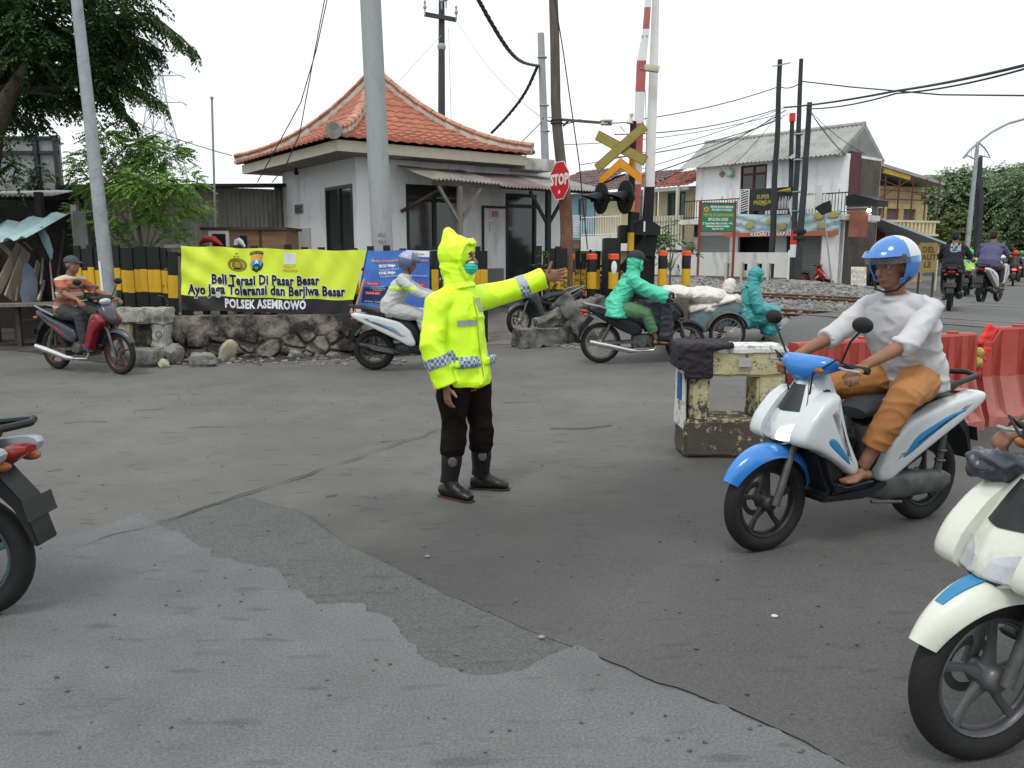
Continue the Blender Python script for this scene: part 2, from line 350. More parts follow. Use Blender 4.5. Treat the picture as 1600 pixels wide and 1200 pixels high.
g2 = lambda u, v: tuple(G(u, v))[:2]
edge = [(-60, 905), (60, 852), (140, 828), (215, 803), (250, 824), (325, 858), (335, 872), (420, 890), (440, 907), (500, 942), (565, 948), (578, 962), (615, 972), (625, 990), (690, 1042), (750, 1054), (815, 1050), (840, 1035), (900, 1013), (1000, 1058), (1140, 1108), (1260, 1162), (1340, 1210)]
polyA = [g2(*p) for p in edge]+[(1.4, 0.4), (-3.5, 0.4), (-4.5, 2.5)]
sheet('road_patch', jag(polyA, 0.025, 0.045, 1, skip=(len(edge)-1, len(edge), len(edge)+1, len(edge)+2)), asphl, 0.010)
mid = [(228, 820), (300, 800), (380, 775), (470, 800), (540, 850), (700, 930), (860, 1000), (905, 1018), (830, 1090), (600, 1060), (330, 900)]
sheet('road_patch', jag([g2(*p) for p in mid], 0.05, 0.022, 2), asphm, 0.005)
dk = [(458, 796), (540, 850), (700, 930), (860, 1000), (905, 1018), (1000, 1058), (1140, 1108), (1260, 1162), (1340, 1212), (1900, 1400), (2100, 640), (1600, 610), (1250, 610), (1000, 620), (760, 660), (560, 720), (470, 770)]
sheet('road_patch', jag([g2(*p) for p in dk], 0.06, 0.02, 12), asphd, 0.0075)
def strip(name, pix, w, m, off, seed=0, wvar=0.7):
    pts = [G(*p) for p in pix]; ln = []
    for a, b in zip(pts[:-1], pts[1:]):
        n = max(2, int((b-a).length/0.06))
        for k in range(n): ln.append(a.lerp(b, k/n))
    mb = MB()
    for i, p in enumerate(ln):
        t = (ln[min(i+1, len(ln)-1)]-ln[max(0, i-1)]).normalized(); nrm = V((-t.y, t.x, 0)); q = p+nrm*(noise.noise(V((p.x*4, p.y*4, seed)))*0.05)
        ww = w*max(0.12, 0.5+wvar*noise.noise(V((p.x*3, p.y*3, seed+9))))
        mb.v += [tuple(q-nrm*ww)[:2]+(gz(q.x, q.y)+off,), tuple(q+nrm*ww)[:2]+(gz(q.x, q.y)+off,)]
        if i: k = 2*i; mb.f.append([k-2, k, k+1, k-1]); mb.m.append(0)
    return tag(mb.obj(name, m), kind='structure')
strip('road_crack', [(700, 668), (610, 700), (520, 730), (420, 762), (340, 790), (232, 825), (150, 850), (60, 880)], 0.009, crackm, 0.016, 1, 1.5)
strip('road_crack', [(860, 671), (920, 670), (965, 664)], 0.02, crackm, 0.009, 3)
for k, (u, v, l) in enumerate([(240, 640, 30), (140, 660, 40), (620, 690, 25), (330, 668, 35), (520, 775, 12), (420, 640, 20), (950, 730, 30), (90, 735, 16), (110, 755, 22), (60, 646, 20), (820, 628, 35)]):
    strip('road_crack', [(u-l, v+2), (u, v), (u+l, v-1)], 0.010, crackm, 0.009, 20+k, 1.2)
verge = [(-80, 470), (-80, 545), (30, 548), (120, 562), (200, 572), (300, 570), (420, 566), (560, 560), (650, 556), (690, 552), (700, 500), (600, 480), (300, 465)]
sheet('dirt_verge', jag([tuple(G(*p))[:2] for p in verge], 0.15, 0.10, 4), dirt, 0.006)
pth = [(715, 552), (745, 540), (860, 532), (930, 527), (900, 500), (870, 478), (840, 470), (745, 470), (735, 500)]
sheet('footpath', jag([tuple(on(*p))[:2] for p in pth], 0.2, 0.05, 6), pathm, 0.008)
# loose grit and paper scraps on the road
grit = MB(); rnd = random.Random(4)
for i in range(420):
    u = rnd.uniform(20, 1560); v = rnd.choice([rnd.uniform(575, 640), rnd.uniform(640, 1180)]); p = G(u, v); r = rnd.uniform(0.003, 0.008)
    grit.ell((p.x, p.y, gz(p.x, p.y)+r*0.5+0.01), (r*rnd.uniform(0.8, 1.7), r, r*0.6), n=6, m=4)
tag(grit.obj('grit', mat('grit', (0.10, 0.10, 0.095), 0.9, var=0.7, vs=40)), 'loose grit and small stones scattered on the asphalt', 'grit', kind='stuff')
for k, (u, v, lb) in enumerate([(1210, 967, 'crumpled pale scrap of paper on dark asphalt right of the road patch'), (668, 873, 'small dark pebble with pale top on the asphalt below the officer'), (846, 1000, 'small flat pale scrap at the tip of the mid grey patch')]):
    p = G(u, v); m_ = MB().ell((0, 0, 0.014), (0.016, 0.011, 0.007), n=8, m=5)
    tag(m_.obj('litter', mat('litter %d' % k, [(0.6, 0.58, 0.5), (0.2, 0.2, 0.19), (0.25, 0.24, 0.22)][k], 0.8), loc=(p.x, p.y, 0)), lb, 'litter')
# ---------------------------------------------------------------- railway
S0 = 12.55                                                            # near rail of near track (s coordinate)
def rp(s, t, z=0.0): p = RN*s+RD*t; return V((p.x, p.y, gz(p.x, p.y)+z))
railm = mat('rusty rail', (0.17, 0.09, 0.055), 0.7, 0.2, var=0.25, vs=5); railtop = mat('worn rail top', (0.34, 0.27, 0.22), 0.35, 0.7)
sleep = mat('sleeper concrete', (0.2, 0.19, 0.17), 0.9, var=0.2, vs=4)
Prof = [(-.06, 0), (-.06, .014), (-.012, .03), (-.01, .115), (-.034, .128), (-.034, .155), (.034, .155), (.034, .128), (.01, .115), (.012, .03), (.06, .014), (.06, 0)]
rails_s = [S0, S0+1.07, S0+4.9, S0+5.97]
nm = ['nearest to the road, of the near track', 'second from the road, of the near track', 'third from the road, of the far track', 'farthest from the road, of the far track']
for k, s in enumerate(rails_s):
    mb = MB(); ts = [x*1.0 for x in range(-26, 60)]
    for t in ts:
        for a, h in Prof:
            p = rp(s, t); c = RN*a; mb.v.append((p.x+c.x, p.y+c.y, p.z+h-0.015))
    n = len(Prof)
    for i in range(len(ts)-1):
        for j in range(n): mb.f.append([i*n+j, i*n+(j+1) % n, (i+1)*n+(j+1) % n, (i+1)*n+j]); mb.m.append(1 if j == 5 else 0)
    tag(mb.obj('rail', [railm, railtop]), 'rusty steel rail '+nm[k], 'rail', 'rails of the two tracks')
# crossing surface: asphalt brought up between the rails where the road passes
crossl = [tuple(on(*p))[:2] for p in [(1150, 532), (1200, 516), (1240, 507), (1300, 499), (1335, 489), (1362, 480), (1385, 468), (1420, 455), (1450, 443)]]
cpoly = crossl+[(22, 33), (34, 20), (18, 3.5), (10.5, 4.5), (7, 9.5)]
crossm = mat('crossing asphalt', (0.10, 0.10, 0.10), 0.8, var=0.2, vs=0.8, bump=0.3, bs=70); speckle(crossm, 0.3, 60, 0.7)
o = sheet('crossing_surface', cpoly, crossm, 0.0)
def srise(x, y):
    s = RN.x*x+RN.y*y; return 0.128*sm(S0-1.5, S0-0.3, s)*(1-sm(S0+6.3, S0+8, s))
me = o.data
for v in me.vertices: v.co.z += srise(v.co.x, v.co.y)+0.006
def flange(s):
    for ds in (-0.05, 0.075):
        mb = MB()
        for i in range(80):
            p = rp(s+ds, -26+i*0.62+0.0); z = p.z+srise(p.x, p.y)+0.0095; a = RN*0.022
            mb.v += [(p.x-a.x, p.y-a.y, z), (p.x+a.x, p.y+a.y, z)]
            if i: mb.f.append([2*i-2, 2*i, 2*i+1, 2*i-1]); mb.m.append(0)
        yield mb
tlim = (V((crossl[4][0], crossl[4][1], 0))).dot(RD)
fl = MB()
for s in rails_s:
    for mb in flange(s):
        o_ = len(fl.v)
        for f in mb.f:
            c = V(mb.v[f[0]])
            if V((c.x, c.y, 0)).dot(RD) < tlim-(s-S0)*0.35-0.3: fl.f.append([i+o_ for i in f]); fl.m.append(0)
        fl.v += mb.v
tag(fl.obj('flangeway', crackm), kind='structure')
# ballast as real lumpy stone bed
stone = mat('ballast stone', (0.20, 0.195, 0.185), 0.9, var=0.5, vs=7, bump=0.3, stain=((0.10, 0.085, 0.07), 3, 0.5, 0.7))
import bisect
bl = MB(); idx = {}; st = 0.075
ca = [(RN.dot(V((p[0], p[1], 0))), RD.dot(V((p[0], p[1], 0)))) for p in crossl]; ca.sort()
def tcut(s):
    if s <= ca[0][0]: return ca[0][1]
    if s >= ca[-1][0]: return ca[-1][1]+(s-ca[-1][0])*-0.4
    for (a, b), (c, d) in zip(ca[:-1], ca[1:]):
        if a <= s <= c: return b+(d-b)*(s-a)/max(1e-6, c-a)
smin, smax = 11.6, 24.0
ns = int((smax-smin)/st); ntt = 250
def bh(s, t):
    p = RN*s+RD*t
    h = 0.05
    c = [noise.cell(V((p.x*9, p.y*9, 1)))]
    d = noise.voronoi(V((p.x*11, p.y*11, 0)))[0]; h += 0.055*(0.6-d[0])+0.02*noise.noise(V((p.x*2, p.y*2, 3)))
    rise = 0.30*sm(S0+6.8, S0+8.6, s)*(0.45+0.55*max(0, 0.5+noise.noise(V((p.x*.55, p.y*.55, 8))))*1.3)     # heap on the far side
    h += rise
    h -= 0.03*(sm(S0-0.4, S0-1.0, s))
    return V((p.x, p.y, gz(p.x, p.y)+h))
for i in range(ns+1):
    s = smin+i*st; t0 = tcut(s)
    for j in range(ntt+1): bl.v.append(tuple(bh(s, t0+0.02+j*st*(1+j*0.004))))
for i in range(ns):
    for j in range(ntt): a = i*(ntt+1)+j; bl.f.append([a, a+1, a+ntt+2, a+ntt+1]); bl.m.append(0)
tag(bl.obj('ballast', stone, smooth=20, flip=False), 'grey crushed stone ballast bed heaped around and beyond the rails', 'ballast', kind='stuff')
sc = MB(); rnd = random.Random(9)
for i in range(2600):
    s = rnd.uniform(12.2, 23); t = tcut(s)+0.1+abs(rnd.gauss(0, 5)); p = bh(s, t); r = rnd.uniform(0.02, 0.05)
    M_ = Matrix.Rotation(rnd.random()*6, 3, V((rnd.random(), rnd.random(), 1)))
    sc.ell((p.x, p.y, p.z+r*0.3), (r*1.3, r, r*0.8), M=M_, n=5, m=4)
tag(sc.obj('ballast_stones', stone, smooth=0), 'loose angular stones lying on the ballast bed', 'stones', kind='stuff')
slp = MB()
# ================================================================ guard house
def hit(u, v, p0, d):                                                 # pixel against a vertical plane: distance along it, height
    r = ray(u, v); det = r.x*(-d[1])-r.y*(-d[0])
    s = (p0[0]*(-d[1])-p0[1]*(-d[0]))/det
    x, y = r.x*s, r.y*s
    return ((x-p0[0])*d[0]+(y-p0[1])*d[1], CAMH+r.z*s)
class Fr:
    def __init__(s, o, rz): s.o = V((o[0], o[1], 0)); s.rz = rz; s.x = V((math.cos(rz), math.sin(rz), 0)); s.y = V((-math.sin(rz), math.cos(rz), 0))
    def w(s, a, b, z=0): p = s.o+s.x*a+s.y*b; p.z = z; return p
    def hx(s, u, v, b): p = s.w(0, b); return hit(u, v, p, s.x)       # on a plane parallel to local x at depth b
    def hy(s, u, v, a): p = s.w(a, 0); return hit(u, v, p, s.y)
A = P(527, 232, 16.0); HF = Fr(A, R(36)); EZ = A.z
Lr = HF.hx(823, 250, 0)[0]; Ll = HF.hy(378, 260, 0)[0]
GZ0 = 0.02
gh = thing('guard_house', 'white railway guard house with orange tiled hipped roof beside the crossing', 'building', (A.x, A.y, 0), HF.rz)
def wall_open(mb, x0, x1, y, z0, z1, th, ops, horiz=True):            # wall along x (or y) with rectangular openings
    xs = sorted({x0, x1}|{o[0] for o in ops}|{o[1] for o in ops}); zs = sorted({z0, z1}|{o[2] for o in ops}|{o[3] for o in ops})
    for a, b in zip(xs[:-1], xs[1:]):
        for c, d in zip(zs[:-1], zs[1:]):
            if any(o[0] <= (a+b)/2 <= o[1] and o[2] <= (c+d)/2 <= o[3] for o in ops): continue
            if horiz: mb.b2((a, y, c), (b, y+th, d))
            else: mb.b2((y, a, c), (y+th, b, d))
W0 = 0.70
def fx(u, v): return HF.hx(u, v, W0)
def lx(u, v): return HF.hy(u, v, W0)
win1 = (fx(634, 300)[0], fx(722, 300)[0], 0.25, fx(680, 290)[1])
door = (fx(790, 320)[0], fx(838, 320)[0], 0.25, fx(812, 303)[1])
wl_b1 = lx(442, 300)[0]; bw = (lx(556, 300)[0], lx(508, 300)[0], 0.95, lx(530, 290)[1])
bw = (bw[0]+0.0, bw[1], 0.95, bw[3])
xr = door[1]+0.75
w = MB(); wall_open(w, W0, xr, W0, 0, EZ+0.02, 0.16, [win1, door]); 
wall_open(w, W0+0.16, wl_b1, W0, 0, EZ+0.02, 0.16, [(max(bw[0], W0+0.18), bw[1], bw[2], bw[3])], horiz=False)
w.b2((W0+0.16, wl_b1-0.16, 0), (xr, wl_b1, EZ+0.02)); w.b2((xr-0.16, W0+0.16, 0), (xr, wl_b1-0.16, EZ+0.02))
w.obj('wall', wallw, gh)
MB().b2((W0+.16, W0+.16, .1), (xr-.16, wl_b1-.16, .22)).obj('floor', concr, gh)
MB().b2((win1[1]+0.12, W0-0.012, 0.05), (door[0]-0.06, W0-0.001, 1.25)).obj('painted_dado', mat('grey green dado', (0.16, 0.18, 0.165), 0.8), gh)
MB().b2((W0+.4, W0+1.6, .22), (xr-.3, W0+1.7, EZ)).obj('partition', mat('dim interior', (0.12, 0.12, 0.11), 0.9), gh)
def window(par, x0, x1, z0, z1, y, horiz=True, cols=2, trans=None, name='window', fw=0.07, gl=glass, fm=darkf):
    f = MB(); gq = MB(); y0, y1 = y-0.03, y+0.07
    def bb(a, b, c, d, ya, yb, q):
        if horiz: q.b2((a, ya, c), (b, yb, d))
        else: q.b2((ya, a, c), (yb, b, d))
    bb(x0, x0+fw, z0, z1, y0, y1, f); bb(x1-fw, x1, z0, z1, y0, y1, f); bb(x0+fw, x1-fw, z1-fw, z1, y0, y1, f); bb(x0+fw, x1-fw, z0, z0+fw, y0, y1, f)
    top = z1-fw
    if trans: bb(x0+fw, x1-fw, trans-0.04, trans+0.04, y0+.005, y1-.005, f)
    for i in range(1, cols): c = x0+(x1-x0)*i/cols; bb(c-0.045, c+0.045, z0+fw, top, y0+.01, y1-.01, f)
    fo = f.obj('window_frame' if name == 'window' else name, fm, par, smooth=0)
    bb(x0+fw*.5, x1-fw*.5, z0+fw*.5, z1-fw*.5, y+0.015, y+0.022, gq); gq.obj('pane', gl, fo, smooth=0)
    return fo
MB().b2((win1[0]+.25, W0+.5, 1.9), (win1[0]+.62, W0+.53, 2.6)).b2((win1[0]+.1, W0+.55, .3), (win1[0]+.9, W0+.6, 1.3)).obj('reflection_panel', mat('pale reflection patch', (.42, .43, .42)), gh)  # added pale boards standing in for the bright reflection in the double door
MB().b2((door[0]+.1, W0+.6, .25), (door[0]+.22, W0+.66, 2.5)).obj('reflection_strip', mat('pale reflection patch', (.42, .43, .42)), gh)  # added pale strip imitating a reflection behind the door glass
window(gh, win1[0], win1[1], win1[2], win1[3], W0+.02, trans=fx(680, 313)[1], cols=2, name='double_door')
do = window(gh, door[0], door[1], door[2], door[3], W0+.02, trans=fx(812, 322)[1], cols=1, name='door_frame')
window(gh, max(bw[0], W0+.18), bw[1], bw[2], bw[3], W0+.02, horiz=False, cols=2, name='side_window')
# notice board and papers, vent, cabinet panel
nb0, nb1 = fx(752, 330)[0], fx(788, 330)[0]; zt = fx(770, 322)[1]
f = MB(); f.b2((nb0, W0-.05, .3), (nb0+.05, W0-.013, zt)).b2((nb0+.05, W0-.05, zt-.05), (nb1, W0-.013, zt)); f.obj('board_frame', darkf, gh)
for (a0, a1, v0, v1, m_) in [(764, 780, 326, 342, mat('pink notice', (0.55, 0.22, 0.2))), (764, 780, 346, 362, mat('pale notice', (0.62, 0.6, 0.58)))]:
    x0, x1 = fx(a0, v0)[0], fx(a1, v0)[0]; z1 = fx(a0, v0)[1]; z0 = fx(a0, v1)[1]
    n_ = MB().b2((x0, W0-.03, z0), (x1, W0-.004, z1)).obj('notice', mat('notice paper', (0.66, 0.64, 0.64)), gh)
    MB().b2((x0+.05, W0-.034, z0+.05), (x1-.05, W0-.031, z1-.05)).obj('print', m_, n_)
b0 = lx(474, 325)[0]; b1 = lx(462, 325)[0]; z1 = lx(468, 319)[1]; z0 = lx(468, 333)[1]
v_ = MB().b2((W0-.03, b0, z0), (W0-.004, b1, z1)).obj('vent', galv, gh)
f = MB()
for i in range(4): f.box((W0-.035, (b0+b1)/2, z0+.03+i*(z1-z0-.04)/4), (.02, b1-b0-.04, .012), ry=R(30))
f.obj('louvre', plasb, v_)
pn0, pn1 = lx(486, 370)[0], lx(452, 370)[0]
MB().b2((W0-.04, pn0, .9), (W0-.004, pn1, lx(470, 357)[1]), bev=.004).obj('meter_panel', mat('grey panel', (0.42, 0.42, 0.40), 0.6, var=.05), gh)
# soffit and fascia
fh = 0.21
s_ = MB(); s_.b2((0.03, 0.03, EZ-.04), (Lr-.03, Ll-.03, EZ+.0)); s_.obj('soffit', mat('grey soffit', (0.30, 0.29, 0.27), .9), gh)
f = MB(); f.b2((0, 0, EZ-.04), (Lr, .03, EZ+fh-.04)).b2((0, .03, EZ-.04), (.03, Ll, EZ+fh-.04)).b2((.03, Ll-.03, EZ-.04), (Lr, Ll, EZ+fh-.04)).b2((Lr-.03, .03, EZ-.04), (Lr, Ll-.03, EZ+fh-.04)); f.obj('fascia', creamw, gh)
# concave tiled roof, four faces
PKZ = P(603, 120, (HF.w(Lr/2, Ll/2)).y).z-EZ-fh+0.02
def rh(t): return PKZ*(0.24*t+0.76*t**2.1)
def inset(t): return 1-t
ov = 0.10
def roof_face(c0, c1, ax, nrow=15, tw=0.27):
    # c0->c1 eave line in local coords; ax inward direction; apex is the centre
    cx, cy = Lr/2, Ll/2; mb = MB(); c0 = V(c0); c1 = V(c1); cen = V((cx, cy, 0)); L_ = (c1-c0).length; ev = (c1-c0)/L_; mid = (c0+c1)/2; n_in = cen-mid
    for r in range(nrow):
        t0 = r/nrow; t1 = (r+1)/nrow+0.012
        cols = int(L_/tw)*6; xs_ = [-L_/2-.1+(L_+.2)*i/cols for i in range(cols+1)]; base = len(mb.v)
        rowz = 0.045
        cnt = 0; rowsv = []
        for (t, lift) in ((t0-0.004, rowz), (t0-0.004, 0.0), (t1, 0.0)):
            pass
        hw0 = L_/2*(1-t0)+.05*(1-t0); hw1 = L_/2*(1-min(t1, 1))
        vs = []
        for (t, lift, hw) in ((t0-.006, 0.0, hw0), (t0-.006, rowz, hw0), (t1, 0.006, hw1)):
            row = []
            for i, x in enumerate(xs_):
                xc = max(-hw, min(hw, x)); w_ = 0.028*abs(math.sin(math.pi*(x+r*0.0)/tw*1.0))
                p = mid+n_in*t+ev*xc; row.append((p.x, p.y, EZ+fh+rh(max(0, min(t, 1)))+lift+(w_ if lift or t == t1 else w_-.01)))
            vs.append(row)
        for row in vs: mb.v += row
        k = len(xs_)
        for a in (0, 1):
            for i in range(k-1):
                x_ = xs_[i]+.5*(xs_[1]-xs_[0])
                if abs(x_) < hw0+.05: mb.f.append([base+a*k+i, base+a*k+i+1, base+(a+1)*k+i+1, base+(a+1)*k+i]); mb.m.append(0)
    return mb
e = .1
cor = [(-e, -e, 0), (Lr+e, -e, 0), (Lr+e, Ll+e, 0), (-e, Ll+e, 0)]
for i in range(4): roof_face(cor[i], cor[(i+1) % 4], None).obj('tiled_roof_face', tile, gh, smooth=50, flip=False)
for i in range(4):
    c = V(cor[i]); cen = V((Lr/2, Ll/2, 0)); pts = []
    for k in range(25): t = k/24*0.985; p = c.lerp(cen, t); pts.append(V((p.x, p.y, EZ+fh+rh(t)+.03)))
    MB().tube([p+V((0, 0, .045)) for p in pts], (.075, .10), n=10, side=(cen-c).cross(V((0, 0, 1))), sup=.6).obj('ridge_mortar', mortar, gh)
    mb = MB(); nseg = 11
    for k in range(nseg):
        def at(x):
            x = x*24; j = min(23, int(x)); return pts[j].lerp(pts[j+1], x-j)
        a, b = at(k/nseg), at(min(1, (k+1.12)/nseg)); up = V((0, 0, .15)); mb.tube([a+up, a.lerp(b, .5)+up, b+up], [(.115, .07), (.105, .065), (.09, .055)], n=12, side=(cen-c).cross(V((0, 0, 1))))
    mb.obj('ridge_tile', tilec, gh)
    if i == 0:
        d_ = (cen-c).normalized(); MB().tube([pts[0]-d_*.05+V((0, 0, .07)), pts[0]+d_*.06+V((0, 0, .09))], (.16, .15), n=16, side=d_.cross(V((0, 0, 1)))).obj('ridge_end_cap', concr, gh)
MB().ell((Lr/2, Ll/2, EZ+fh+PKZ+.14), (.2, .2, .14)).obj('roof_finial', mortar, gh)
# flat slab annexe at the right end
fs0, fz1 = HF.hx(828, 246, .1); fs1 = HF.hx(898, 250, .1)[0]; fz0 = HF.hx(870, 268, .1)[1]
MB().b2((Lr+.02, .1, fz0), (Lr+.9, 3.2, fz0+.26), bev=.01).obj('flat_canopy', mat('stained concrete slab', (0.52, 0.50, 0.46), .9, stain=((.14, .13, .12), 3, .45, .7), vs=2), gh)
MB().b2((xr+.001, W0+.2, 0), (Lr+.8, 3.0, fz0)).obj('annexe_wall', wallw, gh)
# corrugated awning on posts
def corr_sheet(mb, o, ux, uy, L1, L2, pitch=0.09, amp=0.018, seed=0, droop=0.0, th=0.004):
    o = V(o); ux = V(ux).normalized(); uy = V(uy).normalized(); n = ux.cross(uy); nx_ = int(L1/pitch*6); ny_ = 5; base = len(mb.v)
    for s_ in (0, 1):
        for j in range(ny_+1):
            for i in range(nx_+1):
                a = L1*i/nx_; b = L2*j/ny_; h = amp*math.sin(2*math.pi*a/pitch)+droop*noise.noise(V((a*1.1, b*1.1, seed)))
                mb.v.append(tuple(o+ux*a+uy*b+n*(h-s_*th)))
    k = (nx_+1); K = k*(ny_+1)
    for s_ in (0, 1):
        for j in range(ny_):
            for i in range(nx_): a = base+s_*K+j*k+i; mb.f.append([a, a+1, a+k+1, a+k] if s_ == 0 else [a, a+k, a+k+1, a+1]); mb.m.append(0)
    return mb
aw = thing('corrugated_awning', 'rusty corrugated iron awning on wooden braces along the guard house front', 'awning', (A.x, A.y, 0), HF.rz)
ax0, az0 = HF.hx(612, 262, W0-.02); ax1 = HF.hx(846, 270, W0-.02)[0]+.3
yo = -1.05
zo0 = HF.hx(735, 289, yo)[1]
L2_ = math.hypot(W0-.04-yo, az0-zo0)
for k, (xa, xb, m_) in enumerate([(ax0+.1, ax0+1.75, corrug), (ax0+1.68, ax0+3.1, corrugr), (ax0+3.05, ax1+.35, asb)]):
    corr_sheet(MB(), (xa, yo+(.15 if k == 0 else 0), zo0+(.08 if k == 0 else 0)+.012*k), (1, 0, 0), (0, W0-.04-yo, az0-zo0), xb-xa, L2_-(.17 if k == 0 else 0), droop=.03, seed=k).obj('roof_sheet', m_, aw, flip=False)
MB().beam((ax0+.1, yo+.2, zo0+.02), (ax1+.2, yo+.2, zo0+.02), .06, .08).obj('front_beam', woodd, aw)
px_ = [HF.hx(719, 380, yo+.2)[0], HF.hx(856, 380, yo+.2)[0]]
for k, x in enumerate(px_):
    MB().beam((x, yo+.2, 0), (x, yo+.2, zo0-.02), .10 if k else .09).obj('post', [wood, darkf][k], aw)
    for sgn in (-1, 1): MB().beam((x, yo+.2, zo0-.75), (x+sgn*.5, yo+.2, zo0-.04), .06).obj('brace', [wood, darkf][k], aw)
MB().beam((ax0+.2, W0-.05, az0-.9), (ax0+.55, yo+.4, zo0), .06).obj('brace', woodd, aw)
lt = MB().box((bw[1]+0, 0, 0), (.01, .01, .01))
# small wall lamp under the soffit
p = HF.w(W0-.25, lx(478, 245)[0]-.0, EZ-.14)
tag(MB().lathe([(.03, 0), (.035, .06), (.05, .08), (.05, .16)], (0, 0, .08), (0, 0, -1)).obj('soffit_lamp', plasb, loc=p), 'small dark lamp under the guard house eave on its left side', 'lamp')
# ================================================================ yard behind the fence, left
WX = thing('corrugated_fence', 'tall wall of weathered corrugated iron sheets left of the guard house', 'fence', (0, 0, 0))
p0 = P(92, 290, 18.0); p1 = P(452, 290, 20.6); d = (V((p1.x, p1.y, 0))-V((p0.x, p0.y, 0))); Lw = d.length; zt = p0.z
zt1 = P(452, 290, 20.6).z; k = 0; x = 0
while x < Lw:
    wd = .82; zt = p0.z+(zt1-p0.z)*x/Lw; corr_sheet(MB(), V((p0.x, p0.y, 0))+d.normalized()*x+V((0, -.02*(k % 2), .2)), d, (0, 0, 1), wd, zt-.2-.03*((k*7) % 3), pitch=.11, amp=.02, seed=k, droop=.02).obj('iron_sheet', corrug, WX, flip=False); x += .78; k += 1
MB().beam(V((p0.x, p0.y-.15, p0.z-.04)), V((p1.x, p1.y-.15, P(452, 288, 20.6).z-.04)), .5, .07).obj('roof_edge', black, WX)
hut = thing('plywood_hut', 'low plywood hut with a small window and red cloth behind the banner fence', 'shed', tuple(P(325, 400, 15.2).xy)+(0,))
hx0 = 0; wdt = (P(452, 370, 15.4)-P(325, 370, 15.2)).length; ztop = P(390, 358, 15.3).z
h = MB(); h.b2((0.42, 0, 0), (wdt, .9, ztop)); h.obj('wall', mat('brown plywood', (.22, .125, .075), .8, var=.25, vs=3, stretch=(.4, .4, 4)), hut)
MB().b2((-.1, -.06, ztop-.02), (wdt+.05, 1.0, ztop+.03)).obj('roof', woodd, hut)
MB().b2((0, 0, 0), (.42, .9, ztop-.02)).obj('pale_panel', mat('grey panel b', (.33, .33, .31), .8), hut)
fr = MB(); fr.b2((.04, -.03, ztop-.33), (.10, -.002, ztop-.03)).b2((.36, -.03, ztop-.33), (.42, -.002, ztop-.03)).b2((.1, -.03, ztop-.09), (.36, -.002, ztop-.03)); fr.obj('window_frame', whitep, hut)
MB().b2((.1, -.012, ztop-.33), (.36, -.004, ztop-.09)).obj('dark_opening', black, hut)
MB().b2((.62, -.012, ztop-.33), (.75, -.004, ztop-.12)).obj('dark_opening', black, hut)
MB().b2((.98, -.02, 0), (1.02, -.002, ztop)).obj('batten', woodd, hut)
p = P(330, 378, 14.9); tag(MB().tube([(-.22, 0, -.04), (-.1, 0, .05), (.05, 0, .05), (.2, 0, -.06)], [(.02, .04), (.06, .11), (.06, .12), (.02, .05)], n=10).obj('red_cloth', mat('red cloth', (.45, .03, .04)), loc=p), 'bundled red cloth hanging beside the hut window above the banner', 'cloth')
p = P(374, 379, 15.02); tag(MB().tube([(-.09, 0, -.08), (-.05, 0, .02), (0, 0, .05), (.03, 0, .01), (.1, 0, -.08)], [(.03, .02), (.05, .03), (.04, .03), (.05, .03), (.02, .02)], n=10).obj('plastic_bag', mat('pale plastic bag', (.55, .58, .62), .4), loc=p), 'pale plastic bag in the dark window of the plywood hut', 'bag')
# billboard back, upper left
bb = thing('billboard', 'back of a grey panelled billboard in a dark steel frame at the left edge', 'billboard', (0, 0, 0))
q0, q1 = P(-60, 214, 20), P(92, 228, 20); zb = P(40, 320, 20).z
MB().b2((q0.x, 20, zb), (q1.x, 20.08, q0.z)).obj('panel', mat('grey board', (.25, .26, .26), .8, stain=((.14, .14, .14), .9, .5, .7)), bb)
f = MB()
for x in (q0.x, P(61, 300, 20).x, q1.x-.1): f.b2((x, 19.9, 0), (x+.1, 19.995, q0.z+.03))
for z in (q0.z-.06, (q0.z+zb)/2+.4, zb): f.b2((q0.x, 19.93, z), (q1.x, 19.99, z+.07))
f.obj('frame', mat('dark blue steel', (.02, .025, .035), .5), bb)
# open shed with timber at left
sh = thing('timber_shed', 'dark open shed of corrugated sheets and posts storing old planks at far left', 'shed', (0, 0, 0))
Ys = 14.4
def q(u, v, Y=Ys): return P(u, v, Y)
z48 = q(60, 300).z
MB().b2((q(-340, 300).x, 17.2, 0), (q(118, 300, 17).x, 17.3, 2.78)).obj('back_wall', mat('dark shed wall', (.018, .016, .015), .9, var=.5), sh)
corr_sheet(MB(), q(50, 314)+V((0, 0, 0)), (q(122, 297, 15.2)-q(50, 314)), (.25, 1, .09), (q(122, 297, 15.2)-q(50, 314)).length, 3.2, droop=.04).obj('roof_sheet', mat('blackened corrugated iron', (.03, .028, .026), .85, var=.4), sh, flip=False)
corr_sheet(MB(), q(-160, 306, 14.6), (1, 0, 0), (0, 1, .1), (q(50, 306, 14.6)-q(-160, 306, 14.6)).length, 3, droop=.03, seed=3).obj('roof_sheet', asb, sh, flip=False)
MB().b2((q(-160, 320).x, 14.55, q(0, 340).z), (q(50, 320).x, 14.62, q(0, 312).z)).obj('fascia_board', black, sh)
for (u0, v0, u1, v1, w_, m_) in [(60, 300, 62, 492, .11, black), (116, 320, 128, 478, .10, concr), (130, 330, 140, 480, .24, mat('grey gate panel', (.14, .15, .15), .8)), (-30, 310, -30, 490, .1, black)]:
    a, b = q(u0, v0), q(u1, v1); b.x = a.x; b.z = 0; MB().beam(a, b, w_).obj('post', m_, sh)
tp = MB(); n1, n2 = 24, 7; c00, c10, c01, c11 = q(-70, 360, 14.2), q(112, 330, 14.2), q(-70, 384, 13.7), q(40, 371, 13.7)
